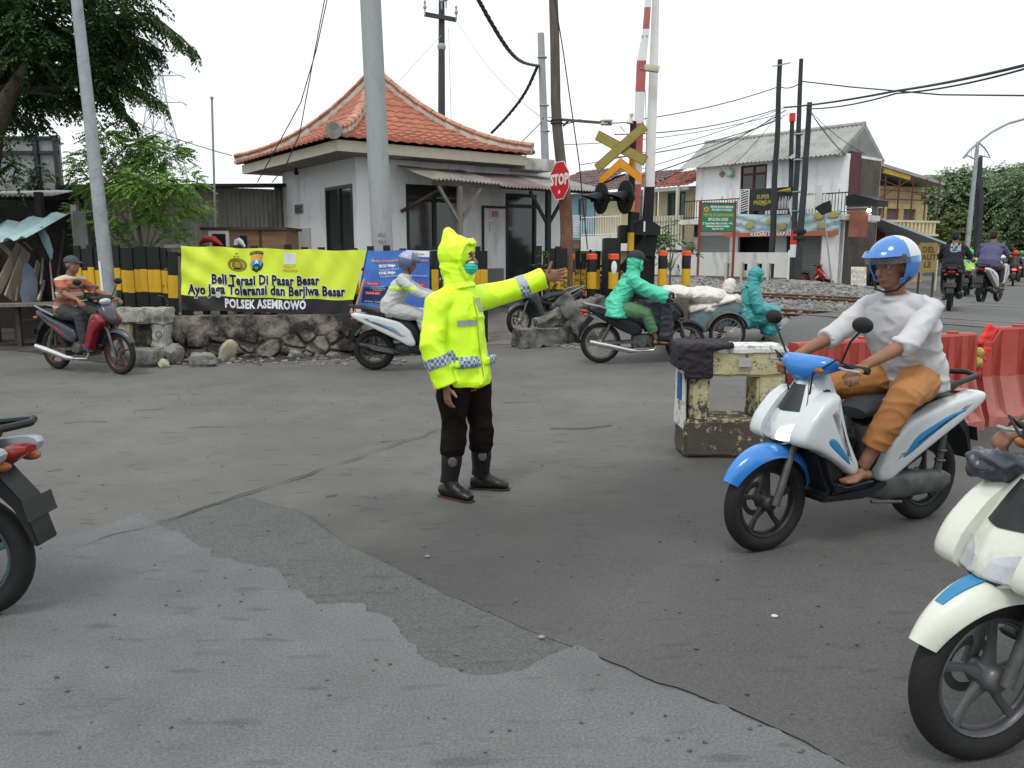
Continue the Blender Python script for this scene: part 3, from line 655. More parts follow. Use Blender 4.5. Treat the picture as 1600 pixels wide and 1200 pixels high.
for s_ in (0, 1):
    for j in range(n2+1):
        for i in range(n1+1):
            p = c00.lerp(c10, i/n1).lerp(c01.lerp(c11, i/n1), j/n2); p.z += .035*math.sin(i*1.3+j*.5)-.12*math.sin(math.pi*j/n2)*.4-s_*.006; p.y += .02*math.sin(i*2.1); tp.v.append(tuple(p))
K = (n1+1)*(n2+1)
for s_ in (0, 1):
    for j in range(n2):
        for i in range(n1): a = s_*K+j*(n1+1)+i; tp.f.append([a, a+1, a+n1+2, a+n1+1]); tp.m.append(0)
tag(tp.obj('tarpaulin', mat('pale blue tarpaulin', (.36, .50, .52), .5, var=.15, vs=5), flip=False), 'pale blue tarpaulin slung under the shed roof at far left', 'tarpaulin')
MB().tube([q(62, 356, 14.0), q(70, 372, 14.0), q(78, 392, 14.0), q(80, 405, 14.0)], [(.06, .015), (.08, .02), (.06, .02), (.02, .01)], n=8).obj('hanging_rag', mat('blue rag', (.12, .19, .21), .7), sh)
pl = [(-5, 455, 34, 378, .16), (14, 466, 44, 384, .22), (26, 472, 38, 386, .10), (60, 470, 76, 420, .06), (84, 470, 74, 372, .05), (90, 440, 100, 360, .05), (64, 446, 70, 380, .07), (0, 380, 42, 425, .07), (22, 370, 90, 430, .06), (95, 470, 112, 400, .06), (46, 470, 60, 410, .14), (-20, 470, 6, 400, .18)]
for k, (u0, v0, u1, v1, w_) in enumerate(pl):
    yb = 14.0+.1*(k % 3); MB().beam(P(u0, v0, yb), P(u1, v1, yb+.6), .03, w_).obj('plank', [wood, mat('pale plank', (.33, .28, .22), .8, var=.25, stretch=(3, 3, .5)), woodd][k % 3 if k > 3 else 1], sh)
tb = thing('plank_bench', 'long low plank bench in front of the timber shed', 'bench', (0, 0, 0))
a, b = P(-60, 478, 13.7), P(112, 474, 13.9)
MB().beam(a, b, .5, .05).obj('seat', wood, tb)
for t in (.1, .5, .93): c = a.lerp(b, t); MB().beam((c.x, c.y, 0), (c.x, c.y, c.z-.03), .07).obj('leg', woodd, tb)
tag(MB().box((0, 0, .28), (.7, .4, .3), bev=.02).box((.5, .1, .2), (.4, .5, .25), bev=.02).obj('junk_crate', woodd, loc=(P(60, 480, 14.2).x, 14.2, 0.0)), 'dark crates of scrap under the shed bench', 'crate')
tag(MB().loft([((0, 0, .32), (.04, 0, 0), (0, .02, 0)), ((.01, 0, .2), (.10, 0, .02), (0, .03, 0)), ((.04, -.02, 0), (.13, .02, 0), (0, .04, 0)), ((.0, -.02, -.2), (.17, -.02, 0), (0, .04, 0)), ((.03, 0, -.36), (.15, .03, .03), (0, .03, 0))], n=14, sup=1.3).obj('grey_cloth', mat('grey blue cloth', (.10, .12, .16), .8), loc=P(44, 440, 14.1)), 'grey blue cloth hanging between leaning planks in the shed', 'cloth')
# ================================================================ house row across the railway
_W = P(1087, 300, 35.0); WF = Fr(_W, math.atan2(-.748, .663)); gW = 0.12
wh = thing('two_storey_house', 'white two storey house with grey corrugated gable roof and balcony across the tracks', 'house', (_W.x, _W.y, 0), WF.rz)
def wf(u, v, b=0.0): return WF.hx(u, v, b)
xr_ = wf(1322, 300)[0]; ez = wf(1087, 262)[1]; bz = wf(1110, 342, -.9)[1]
dwin = (wf(1157, 280)[0], wf(1198, 280)[0], bz+.1, wf(1175, 258)[1])
sh1 = (wf(1093, 380)[0], wf(1140, 380)[0], .3, wf(1115, 368)[1]); op1 = (wf(1153, 380)[0], wf(1210, 380)[0], .9, wf(1180, 366)[1]); sh2 = (wf(1248, 380)[0], wf(1283, 380)[0], .2, wf(1265, 366)[1]); op2 = (wf(1303, 380)[0], xr_-.25, .2, wf(1312, 362)[1])
w = MB(); wall_open(w, 0, xr_, 0, 0, bz, .15, [sh1, op1, sh2, op2]); wall_open(w, 0, xr_, 0, bz, ez, .15, [dwin])
w.b2((0, .15, 0), (.15, 2.7, ez)); w.b2((.15, 2.55, 0), (xr_, 2.7, ez)); wall_open(w, .15, 2.55, xr_-.15, 0, ez, .15, [(.15, 1.0, bz+.1, bz+2.0), (.4, 2.6, .2, 2.3)], horiz=False)
w.obj('wall', wallw, wh)
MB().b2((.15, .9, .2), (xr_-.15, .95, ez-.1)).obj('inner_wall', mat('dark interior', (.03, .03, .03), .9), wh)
yr = 1.35; rz_ = WF.hx(1350, 194, yr)[1]
xa, xb = -.55, WF.hx(1352, 195, yr)[0]
for sgn in (0, 1):
    y0 = -.45 if sgn == 0 else 2*yr+.45; zz = ez-.05
    corr_sheet(MB(), (xa, y0, zz), (1, 0, 0), (0, yr-y0, rz_-zz), xb-xa, math.hypot(yr-y0, rz_-zz), pitch=.18, amp=.025, droop=.02, seed=sgn).obj('roof_slope', asb, wh, flip=False)
MB().b2((xr_+.001, .12, 0), (xr_+.03, 2.62, bz-.2)).b2((xr_+.001, 1.0, bz), (xr_+.03, 2.62, ez-.1)).obj('side_shade_panel', mat('brown side shade', (.09, .075, .065), .9, var=.35, vs=2), wh); MB().b2((xr_-.1, .18, bz), (xr_+.02, .98, bz+2.3)).obj('side_door', mat('maroon door', (.10, .03, .035)), wh)  # added dark panel: shadow on the side wall and brown openings put into its colour
MB().tube([(xa, yr, rz_+.02), (xb, yr, rz_+.02)], .09, n=8).obj('roof_ridge', asb, wh)
g_ = MB(); g_.prism([(-.3, ez-.02), (2*yr+.3, ez-.02), (yr, rz_-.1)], 0, .08, M=Matrix.Translation((xr_-.1, 0, 0)) @ Matrix.Rotation(math.pi/2, 4, 'Z')); g_.obj('gable', mat('dim gable wall', (.22, .22, .22), .9), wh)
for sgn in (0, 1):
    y0 = -.45 if sgn == 0 else 2*yr+.45; MB().beam((xb-.02, y0, ez-.08), (xb-.02, yr, rz_-.05), .04, .16).obj('barge_board', asb, wh)
window(wh, dwin[0], dwin[1], dwin[2], dwin[3], .03, cols=2, trans=dwin[3]-.35, name='balcony_door', fm=mat('dark red frame', (.07, .015, .015), .6))
def shutter(par, o):
    s_ = MB(); n = int((o[3]-o[2])/.09)
    for i in range(n): s_.box(((o[0]+o[1])/2, .06, o[2]+(i+.5)*(o[3]-o[2])/n), (o[1]-o[0], .03, (o[3]-o[2])/n*.92), bev=.008)
    s_.obj('shutter', mat('grey roller shutter', (.33, .34, .34), .6, .2, var=.08), par)
shutter(wh, sh1); shutter(wh, sh2)
MB().b2((xb*0-.15, -.95, bz-.2), (xr_+.6, 0, bz)).b2((xr_, 0, bz-.2), (xr_+.6, 1.6, bz)).obj('balcony_slab', walldirty, wh)
def railing(par, x0, x1, y, z0, z1, m_, step=.12, name='railing', top=.03):
    f = MB(); f.b2((x0, y-.015, z1-.04), (x1, y+.015, z1)).b2((x0, y-.01, z0+.06), (x1, y+.01, z0+.09)); n = int((x1-x0)/step)
    for i in range(n+1): x = x0+(x1-x0)*i/n; f.b2((x-.01, y-.008, z0), (x+.01, y+.008, z1-.04) if i % 8 else (x+.01, y+.008, z1+.12))
    return f.obj(name, m_, par, smooth=0)
rt = wf(1110, 312, -.9)[1]
railing(wh, wf(1066, 320, -.9)[0], xr_+.55, -.9, bz, rt, plasb)
wx = WF.hx(1240, 380, -1.9)
MB().b2((wf(1283, 400, -.95)[0], -.95, 0), (wf(1303, 400, -.95)[0], -.6, bz-.2)).obj('column', whitep, wh)
MB().b2((.0, -.02, bz-.7), (.25, -.003, bz-.2)).obj('wall_stain', mat('soot stain', (.06, .06, .06), .9), wh)
# birdcage, plant on the balcony
x, z = wf(1141, 270, -.15); c_ = thing('bird_cage', 'small green and white bird cage hanging on the upper white wall', 'bird cage', tuple(WF.w(x, -.15, z)))
MB().lathe([(.12, -.14), (.14, -.1), (.13, .1), (.03, .2)], (0, 0, 0), (0, 0, 1), n=12).obj('cage_body', mat('pale cage', (.45, .5, .45)), c_); MB().lathe([(.145, -.16), (.145, -.08)], (0, 0, 0), (0, 0, 1), n=12).obj('cage_base', mat('leaf green plastic', (.12, .4, .1)), c_)
x, z = wf(1128, 272, -.05); tag(MB().box((0, 0, 0), (.2, .03, .2), ry=R(45)).obj('wall_plaque', mat('brown plaque', (.2, .18, .16)), loc=WF.w(x, -.05, z), rz=WF.rz), 'small diamond shaped plaque on the upper white wall left of the bird cage', 'plaque')
def spiky(name, label, loc, n, L, m_, seed=0, pot=None, w_=.03, droop=.5):
    r_ = random.Random(seed); t = thing(name, label, 'plant', loc); mb = MB()
    for i in range(n):
        a = r_.random()*6.28; e_ = r_.uniform(.4, 1.4); d = V((math.cos(a)*math.cos(e_), math.sin(a)*math.cos(e_), math.sin(e_))); s_ = d.cross(V((0, 0, 1))).normalized(); l = L*r_.uniform(.6, 1); b = len(mb.v)
        for k in range(5):
            q_ = k/4; p = d*l*q_-V((0, 0, droop*l*q_*q_)); ww = w_*math.sin(math.pi*(.15+.85*q_)) if k < 4 else .002; mb.v += [tuple(p-s_*ww), tuple(p+s_*ww)]
            if k: mb.f.append([b+2*k-2, b+2*k, b+2*k+1, b+2*k-1]); mb.m.append(0)
    mb.obj('leaves', m_, t, flip=False)
    if pot: MB().lathe([(pot*.7, -.25), (pot, 0)], (0, 0, 0), (0, 0, 1), n=14).obj('pot', plasb, t)
    return t
leafd = leafmat('dark leaf', (.03, .075, .02), (.012, .03, .01)); leafb = leafmat('bright leaf', (.16, .30, .04), (.06, .14, .02)); leafm = leafmat('mid leaf', (.07, .15, .03), (.025, .06, .015))
x, z = wf(1182, 300, -.5); spiky('potted_palm', 'potted palm standing on the white house balcony in front of its door', tuple(WF.w(x, -.5, bz+.35)), 26, .6, leafd, 3, pot=.16)
# banners and sign board on the balcony rail
bn = thing('black_banner', 'black advertising banner with yellow lettering hung on the balcony rail', 'banner', (_W.x, _W.y, 0), WF.rz)
yb = -1.0
def wb(u, v, b=yb): return WF.hx(u, v, b)
x0, zt_ = wb(1172, 296); x1 = wb(1240, 292)[0]; zb_ = wb(1200, 329)[1]
MB().b2((x0, yb, zb_), (x1, yb+.012, zt_)).obj('sheet', mat('black print', (.02, .02, .022), .5), bn)
yel = mat('yellow lettering', (.38, .32, .04), .6); wlet = mat('white lettering', (.75, .75, .75), .6)
text('SUPER\nPREMIUM', .22, yel, bn, XZ(x0+.58, yb-.004, zt_-.42), sx=.85, bold=.006); text('• CP', .14, yel, bn, XZ(x0+.6, yb-.004, zb_+.22), bold=.003)
MB().tube([(x0+1.15, yb-.006, zt_-.14), (x1-.1, yb-.006, zt_-.12)], (.01, .09), n=8, side=(0, 1, 0)).obj('yellow_tag', yel, bn)
for k in range(5): MB().lathe([(.05, 0), (.055, .25+.06*(k % 3)), (.02, .35+.06*(k % 3)), (.02, .45)], (x0+1.3+k*.12, yb-.0, zb_+.04), (0, 0, 1), n=8).obj('printed_bottle', mat('grey print', (.35, .35, .35)), bn)
wr = thing('white_banner', 'white blank banner panel in a frame on the balcony rail right of the satellite dish', 'banner', (_W.x, _W.y, 0), WF.rz)
x0b, x1b = wb(1242, 300)[0], wb(1284, 300)[0]; MB().b2((x0b, yb, zb_), (x1b, yb+.012, wb(1262, 291)[1])).obj('sheet', whitep, wr); text('KUPNAT', .12, mat('dark lettering', (.03, .03, .03)), wr, XZ((x0b+x1b)/2+.1, yb-.004, wb(1262, 304)[1]))
for nm_, u0, u1 in (('left', 1157, 1171), ('right', 1272, 1290)):
    t_ = thing('white_rail_panel', 'white slatted trellis panel on the balcony rail %s of the hung banners' % nm_, 'trellis', (_W.x, _W.y, 0), WF.rz)
    a, b = wb(u0, 310)[0], wb(u1, 310)[0]; f = MB()
    for x in (a, b-.03): f.b2((x, yb-.03, zb_-.15), (x+.03, yb, zt_+.02))
    f.b2((a+.03, yb-.03, zt_-.01), (b-.03, yb, zt_+.02)); f.obj('frame', whitep, t_); f = MB()
    for i in range(9): z = zb_+(zt_-zb_)*i/9; f.beam((a+.03, yb-.015, z), (b-.03, yb-.015, z+.09), .012, .03)
    f.obj('slats', whitep, t_)
fb = thing('food_banner', 'long pale blue banner with food pictures and orange strip below the balcony', 'banner', (_W.x, _W.y, 0), WF.rz)
yb2 = -1.08; x0, z1_ = WF.hx(1150, 334, yb2); x1 = WF.hx(1313, 328, yb2)[0]; z0_ = WF.hx(1230, 362, yb2)[1]; z00 = WF.hx(1230, 369, yb2)[1]; xl = WF.hx(1133, 363, yb2)[0]
mb = MB(); nn = 60
for s_ in (0, 1):
    for j in range(9):
        for i in range(nn+1): t = i/nn; zz = z1_+(z0_-z1_)*j/8-(.10*math.sin(math.pi*t))*(1-j/8); mb.v.append((x0+(x1-x0)*t, yb2+.03*math.sin(9*j/8+14*(t-.5)**2*(1+j*.3))+s_*.006, zz))
K = 9*(nn+1)
for s_ in (0, 1):
    for j in range(8):
        for i in range(nn): a = s_*K+j*(nn+1)+i; mb.f.append([a, a+1, a+nn+2, a+nn+1]); mb.m.append(0)
mb.obj('sheet', mat('pale blue print', (.36, .48, .50), .6, var=.12, vs=2, stain=((.16, .22, .25), 2.2, .52, .64), stretch=(1, 1, 3)), fb, flip=False)
MB().b2((xl, yb2-.035, z00), (x1, yb2-.015, z0_)).obj('orange_strip', mat('orange strip', (.42, .12, .06), .6), fb)
text("KEDAI D'MAPAN 77", .2, wlet, fb, XZ((xl+x1)/2-.1, yb2-.04, (z0_+z00)/2), sx=1.25, bold=.004)
for k, (uu, vv) in enumerate([(1172, 352), (1205, 346), (1222, 354), (1285, 352), (1303, 335), (1280, 337)]):
    x, z = WF.hx(uu, vv, yb2); MB().ell((x, yb2-.045, z), (.20, .008, .13), n=14).obj('printed_plate', mat('green food print', (.25, .30, .10), .6, var=.5, vs=14, col2=(.45, .36, .12)), fb)
ds = thing('satellite_dish', 'white satellite dish mounted beside the utility poles on the balcony', 'satellite dish', tuple(WF.w(WF.hx(1238, 328, -1.5)[0], -1.5, WF.hx(1238, 328, -1.5)[1])), R(-60))
prof = [(.02+.42*i/8, -.02+.14*(i/8)**2) for i in range(9)]; prof += [(p[0], p[1]-.012) for p in prof[::-1]]
MB().lathe(prof, (0, 0, 0), (1, .25, .2), n=28).obj('dish', mat('dish white', (.6, .61, .63), .4, var=.04), ds); MB().beam((0, 0, 0), (.5, .12, -.2), .02).obj('feed_arm', galv, ds); MB().beam((0, 0, 0), (-.1, 0, -.7), .04).obj('mast', galv, ds)
# side: black awning box, brown sheet, lit lamp
bx = WF.w(xr_+.7, .2)
o = thing('balcony_cart', 'black canopy box hung on the side balcony of the white house', 'canopy', (_W.x, _W.y, 0), WF.rz)
a0, zt_ = WF.hx(1322, 306, -1.1); a1 = WF.hx(1370, 316, -1.1)[0]; zb_ = WF.hx(1340, 316, -1.1)[1]
MB().prism([(a0, zb_-.1), (a1, zb_-.15), (a1, zb_+.05), (a0+.3, zt_+.05), (a0, zt_)], -1.1, -.2).obj('canopy', black, o)
for k in range(3): MB().b2((a0, -1.12, zb_-.2-.12*k), (a1-.15, -1.09, zb_-.17-.12*k)).obj('slat', wallw if k == 2 else galv, o)
bs_ = thing('brown_sheet_sign', 'faded brown sheet hung below the side balcony next to a lit bulb', 'banner', (_W.x, _W.y, 0), WF.rz)
a0, zt_ = WF.hx(1328, 330, -1.15); a1 = WF.hx(1357, 330, -1.15)[0]; zb_ = WF.hx(1340, 370, -1.15)[1]
MB().b2((a0, -1.16, zb_), (a1, -1.14, zt_)).obj('sheet', mat('brown red sheet', (.24, .09, .06), .7, var=.3, vs=1.3), bs_)
x, z = WF.hx(1358, 329, -1.25); lb = thing('lit_bulb', 'small lit bulb at the corner of the brown sheet under the balcony', 'lamp', tuple(WF.w(x, -1.25, z)))
MB().ell((0, 0, 0), .07, n=12).obj('bulb', mat('lit bulb', (1, .9, .7), emis=(1, .85, .6), es=12), lb); MB().lathe([(.03, 0), (.03, .1)], (0, 0, .06), (0, 0, 1), n=8).obj('holder', plasb, lb)
# low white wall in front
lw = thing('low_white_wall', 'low white plastered wall with drain slots in front of the two storey house', 'wall', (_W.x, _W.y, 0), WF.rz)
yw = -2.3; x0 = WF.hx(1000, 400, yw)[0]; x1, zt_ = WF.hx(1243, 393, yw); ops = []
for u in (1164, 1187, 1206, 1140): a, z = WF.hx(u, 412, yw); ops.append((a-.10, a+.10, .3, z))
w = MB(); wall_open(w, x0, x1-.25, yw, 0, zt_-.03, .14, ops); w.obj('wall', walldirty, lw)
MB().b2((x1-.25, yw-.06, 0), (x1, yw+.2, zt_+.05)).obj('end_pier', whitep, lw)
MB().b2((x0, yw-.02, 0), (x1-.25, yw-.003, .72)).obj('dark_footing', mat('grey footing', (.13, .13, .125), .9, var=.2), lw)
for o_ in ops: MB().b2((o_[0]-.05, yw-.08, .3), (o_[0]+.04, yw-.021, o_[3]+.05)).obj('drain_fin', creamw, lw)
# neighbours to the left
def nx_(u, v, b=0.0): return WF.hx(u, v, b)
n1 = thing('balcony_house', 'cream two storey house with orange tiled roof and white balustrade left of the white house', 'house', (_W.x, _W.y, 0), WF.rz)
xa, xb = nx_(1022, 320)[0], -.12; e1 = nx_(1050, 292)[1]; sl = nx_(1050, 378)[1]
creamh = mat('cream plaster', (.50, .43, .28), .85, var=.08, stain=((.25, .22, .17), 1.5, .55, .8)); blueh = mat('pale blue plaster', (.24, .40, .46), .85, var=.08, stain=((.2, .22, .22), 1.4, .55, .8))
wv = (nx_(1036, 320)[0], nx_(1064, 320)[0], sl+.1, nx_(1050, 300)[1])
w = MB(); wall_open(w, xa, xb, 0.3, 0, e1, .15, [wv, (nx_(1052, 400)[0], nx_(1076, 400)[0], .2, nx_(1065, 385)[1])]); w.obj('wall', creamh, n1)
MB().b2((xa, .9, 0), (xb, 4, e1)).obj('rear_block', creamh, n1)
window(n1, wv[0], wv[1], wv[2], wv[3], .33, cols=3, fm=mat('teal frame', (.05, .12, .13)))
MB().b2((nx_(1052, 400)[0], .5, .2), (nx_(1076, 400)[0], .55, nx_(1065, 385)[1])).obj('door', mat('maroon door', (.10, .03, .035)), n1)
MB().b2((xa-.1, -.7, sl-.35), (xb, .3, sl)).obj('balcony_slab', walldirty, n1); 
f = MB(); rt1 = nx_(1050, 335, -.6)[1]
for i in range(14): x = xa+(xb-xa)*(i+.5)/14; f.b2((x-.045, -.66, sl), (x+.045, -.6, rt1-.05))
f.obj('balusters', creamw, n1); MB().b2((xa-.05, -.68, rt1-.3), (xb, -.58, rt1-.24)).b2((xa-.05, -.665, sl+.05), (xb, -.595, sl+.1)).obj('rail', mat('green rail', (.25, .34, .2)), n1)
MB().b2((xa-.1, -.68, sl), (xa, -.55, e1-.05)).b2((xb-.4, -.68, sl), (xb-.3, -.55, e1-.05)).obj('balcony_post', creamw, n1)
def tiled(mb, x0, x1, y0, z0, y1, z1, tw=.26, nr=8):
    nxx = int((x1-x0)/tw)*5
    for r in range(nr):
        b = len(mb.v)
        for (t, l) in ((r/nr, 0), (r/nr, .05), ((r+1)/nr, .01)):
            for i in range(nxx+1): x = x0+(x1-x0)*i/nxx; mb.v.append((x, y0+(y1-y0)*t, z0+(z1-z0)*t+l+.035*abs(math.sin(math.pi*x/tw))+.03*noise.noise(V((x*2, t*5, 1)))))
        k = nxx+1
        for a in (0, 1):
            for i in range(nxx): mb.f.append([b+a*k+i, b+a*k+i+1, b+(a+1)*k+i+1, b+(a+1)*k+i]); mb.m.append(0)
    return mb
tdark = mat('old mottled roof tile', (.33, .09, .06), .85, var=.5, vs=7, stain=((.06, .045, .04), 2.5, .42, .62))
tgrey = mat('grey brown roof tile', (.16, .10, .09), .85, var=.4, vs=7, stain=((.06, .05, .05), 2.5, .45, .65))
tiled(MB(), xa-.2, xb+.1, -.5, e1-.05, 2.2, e1+.85).obj('tiled_roof', tdark, n1, flip=False)
MB().b2((xa-.2, -.52, e1-.22), (xb+.1, -.46, e1-.06)).obj('gutter', galv, n1)
n2 = thing('cream_house', 'cream house with white balcony railing seen behind the crossing signal', 'house', (_W.x, _W.y, 0), WF.rz)
xa2, xb2 = nx_(924, 320)[0], xa-.15; e2 = nx_(970, 298)[1]; sl2 = nx_(960, 368, -.6)[1]
wv = (nx_(985, 330)[0], nx_(1005, 330)[0], sl2+.1, e2-.3)
w = MB(); wall_open(w, xa2, xb2, .3, 0, e2, .15, [wv]); w.obj('wall', creamh, n2); window(n2, *wv, .33, cols=1, fm=mat('blue frame', (.05, .12, .2)))
MB().b2((xa2, -.7, sl2-.7), (xb2, .3, sl2-.003)).obj('balcony_slab', walldirty, n2)
railing(n2, xa2, nx_(985, 330)[0], -.66, sl2, nx_(960, 337, -.66)[1], whitep, .15)
tiled(MB(), xa2-.3, xb2+.1, -.5, e2, 2.5, e2+1.0).obj('tiled_roof', tgrey, n2, flip=False)
n3 = thing('pale_blue_house', 'pale blue house with grey tiled roof and sheet metal balcony behind the stop sign', 'house', (_W.x, _W.y, 0), WF.rz)
xa3, xb3 = nx_(845, 320)[0], xa2-.1; e3 = nx_(900, 300)[1]
wv = (nx_(897, 320)[0], nx_(910, 320)[0], nx_(900, 345)[1], nx_(900, 310)[1])
w = MB(); wall_open(w, xa3, xb3, .3, 0, e3, .15, [wv]); w.obj('wall', blueh, n3); window(n3, *wv, .33, cols=1, fm=mat('teal frame', (.05, .12, .13)))
tiled(MB(), xa3-.2, xb3+.3, -.3, e3, 3.2, nx_(900, 262, 1.5)[1]).obj('tiled_roof', tgrey, n3, flip=False)
MB().b2((xa3, -.5, e3-.12), (xb3+.1, .3, e3-.02)).obj('eave_board', whitep, n3)
s_ = MB(); zA, zB = nx_(900, 336, -.7)[1], nx_(900, 372, -.7)[1]
for i in range(9): z = zB+(zA-zB)*(i+.5)/9; s_.box(((xa3+xb3)/2, -.7, z), (xb3-xa3, .03, (zA-zB)/9*.85), bev=.008)
s_.obj('metal_sheet_railing', mat('pale sheet metal', (.42, .46, .50), .5), n3)
MB().b2((xa3, -.6, zB-.5), (xb3-.1, .2, zB-.1)).obj('brown_awning', mat('brown awning', (.16, .09, .06)), n3)
MB().b2((nx_(897, 395)[0], .2, 0), (nx_(918, 395)[0], .28, nx_(900, 387)[1])).obj('ochre_door', mat('ochre', (.35, .24, .03)), n3)
# dark block closing the row further left
tag(MB().b2((-2, 0, 0), (2, 2, 3.2), bev=.02).obj('back_shed', walldirty, loc=(3.0, 46, 0)), 'plain white shed glimpsed between guard house awning and stop sign', 'shed')
# ================================================================ yellow building and stall to the right
yb0 = P(1345, 300, 40.0); YF = Fr(yb0, math.atan2(.2, 1)+R(12))
yh = thing('yellow_building', 'unfinished yellow two storey building with lean roof right of the white house', 'building', (yb0.x, yb0.y, 0), YF.rz)
def yf(u, v, b=0.0): return YF.hx(u, v, b)
yw_ = mat('yellow plaster', (.48, .38, .20), .85, var=.1, stain=((.25, .18, .1), 1.5, .5, .8)); brick = mat('brown brick', (.20, .11, .07), .9, var=.3, vs=8, bump=.5)
xe = yf(1448, 340)[0]; zc = yf(1420, 366)[1]; zm = yf(1400, 318)[1]; zt_ = yf(1420, 290)[1]
op = [(yf(1358+i*0, 345)[0]+i*1.15, yf(1358, 345)[0]+i*1.15+.85, zc+.6, zm-.25) for i in range(3)]
w = MB(); wall_open(w, 0, xe, 0, 0, zm, .2, op); w.obj('wall', yw_, yh)
for o_ in op: MB().b2((o_[0], .12, o_[2]), (o_[1], .16, o_[3])).obj('louvre_window', mat('grey maroon shutter', (.13, .10, .11), .7), yh)
f = MB()
for i in range(16): x = .3+(xe-.4)*i/16; f.b2((x, -.75, zc), (x+.14, -.65, zc+.55))
f.b2((.2, -.78, zc+.55), (xe, -.62, zc+.66)).b2((.2, -.78, zc-.1), (xe, 0, zc)); f.obj('balustrade', mat('cream balustrade', (.6, .52, .33)), yh)
MB().b2((0, .5, zm), (1.4, 3, yf(1350, 263)[1])).obj('brick_block', brick, yh)
MB().b2((1.42, .6, zm), (xe+.2, 3, zt_)).obj('upper_wall', yw_, yh)
zr0, zr1 = yf(1352, 252)[1], yf(1455, 286)[1]
MB().prism([(-.4, zr0-.05), (xe+.5, zr1-.15), (xe+.5, zr1), (-.4, zr0+.1)], -.5, 3.2).obj('lean_roof', asb, yh); MB().prism([(1.0, zr0-.55), (xe*.6, zr1+.05), (xe*.6, zr1+.35), (1.0, zr0-.25)], -.42, -.3).obj('roof_fascia', mat('yellow fascia', (.55, .36, .08)), yh)
f = MB()
for i in range(6): x = xe*i/5; f.beam((x, -.6, zc+.6), (x, -.6, zm+1.2), .05)
f.beam((0, -.6, zm+.15), (xe, -.6, zm+.15), .06); f.beam((0, -.6, zm+.6), (xe, -.6, zm+.5), .05); f.beam((0, -.6, zm+1.2), (xe, -.6, zm+.1), .04); f.beam((.2, -.6, zm), (2.5, -.6, zm+1.1), .04)
f.obj('scaffold_frame', mat('red brown steel', (.10, .04, .035), .7), yh)
st = thing('street_stall', 'dark roadside stall under a sloping grey sheet roof right of the white house', 'stall', tuple(P(1360, 400, 33).xy)+(.1,), R(18))
_s = st.location
def sf(u, v, b=0): return Fr(_s, R(18)).hx(u, v, b)
x1, z1_ = sf(1475, 386, -1.2); x0, z0_ = sf(1375, 348, -1.2)
MB().prism([(x0, z0_), (x1, z1_), (x1, z1_+.08), (x0, z0_+.08)], -1.3, 1.6).obj('roof_sheet', mat('pale grey sheet', (.36, .40, .43), .5), st)
x2, z2_ = sf(1320, 345, -.3); x3, z3_ = sf(1420, 358, -.3)
MB().prism([(x2, z3_), (x3, z3_-.2), (x2+1.2, z2_+.2), (x2, z2_+.1)], -.2, 1.2).obj('upper_roof', mat('dark grey sheet', (.10, .10, .105), .7), st)
MB().b2((x2, 1.5, 0), (x1-.3, 1.6, z1_)).obj('back_wall', mat('dark stall cloth', (.035, .03, .03)), st)
MB().b2((x0-.2, .2, 1.9), (x0+1.6, .3, z0_-.05)).obj('red_cloth', mat('dark red cloth', (.14, .02, .02)), st)
for x in (x2+.2, x0+.4, x1-.2): MB().beam((x, -1.1, 0), (x, -1.1, z1_), .07).obj('post', creamw, st)
MB().b2((x2+.2, -.9, .0), (x1-1.5, -.2, .85)).obj('counter', woodd, st)
t_ = thing('yellow_sign_board', 'yellow sign board with dark letters standing beside the stall', 'sign', tuple(P(1440, 400, 27).xy)+(0.1,), R(10)); _s = t_.location
x0, z1_ = Fr(_s, R(10)).hx(1438, 384, 0); x1 = Fr(_s, R(10)).hx(1465, 384, 0)[0]; z0_ = Fr(_s, R(10)).hx(1450, 430, 0)[1]
MB().b2((x0, 0, z0_), (x1, .04, z1_)).obj('panel', mat('sign yellow', (.26, .19, .06), .7), t_); text('DEL\nJAUT\nLE', .26, mat('brown lettering', (.1, .05, .02)), t_, XZ((x0+x1)/2, -.004, (z0_+z1_)/2), bold=.01)
MB().beam((x0+.05, .02, -.1), (x0+.05, .02, z0_), .05).obj('leg', woodd, t_); MB().beam((x1-.05, .02, -.1), (x1-.05, .02, z0_), .05).obj('leg', woodd, t_)
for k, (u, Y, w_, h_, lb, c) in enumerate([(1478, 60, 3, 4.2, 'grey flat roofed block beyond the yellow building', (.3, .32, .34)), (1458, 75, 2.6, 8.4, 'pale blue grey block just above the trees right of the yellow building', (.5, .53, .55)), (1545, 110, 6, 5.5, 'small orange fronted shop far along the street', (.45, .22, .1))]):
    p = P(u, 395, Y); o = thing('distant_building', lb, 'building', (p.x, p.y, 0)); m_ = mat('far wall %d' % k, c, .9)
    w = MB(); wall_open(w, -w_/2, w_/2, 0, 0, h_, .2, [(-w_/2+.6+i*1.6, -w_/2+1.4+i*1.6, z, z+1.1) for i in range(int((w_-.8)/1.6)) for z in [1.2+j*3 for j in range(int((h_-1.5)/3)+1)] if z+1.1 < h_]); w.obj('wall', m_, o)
    MB().b2((-w_/2, .4, 0), (w_/2, 4, h_-.01)).obj('rear_block', mat('dark interior', (.03, .03, .03)), o); MB().b2((-w_/2-.15, -.15, h_), (w_/2+.15, 4, h_+.2)).obj('roof', asb, o)
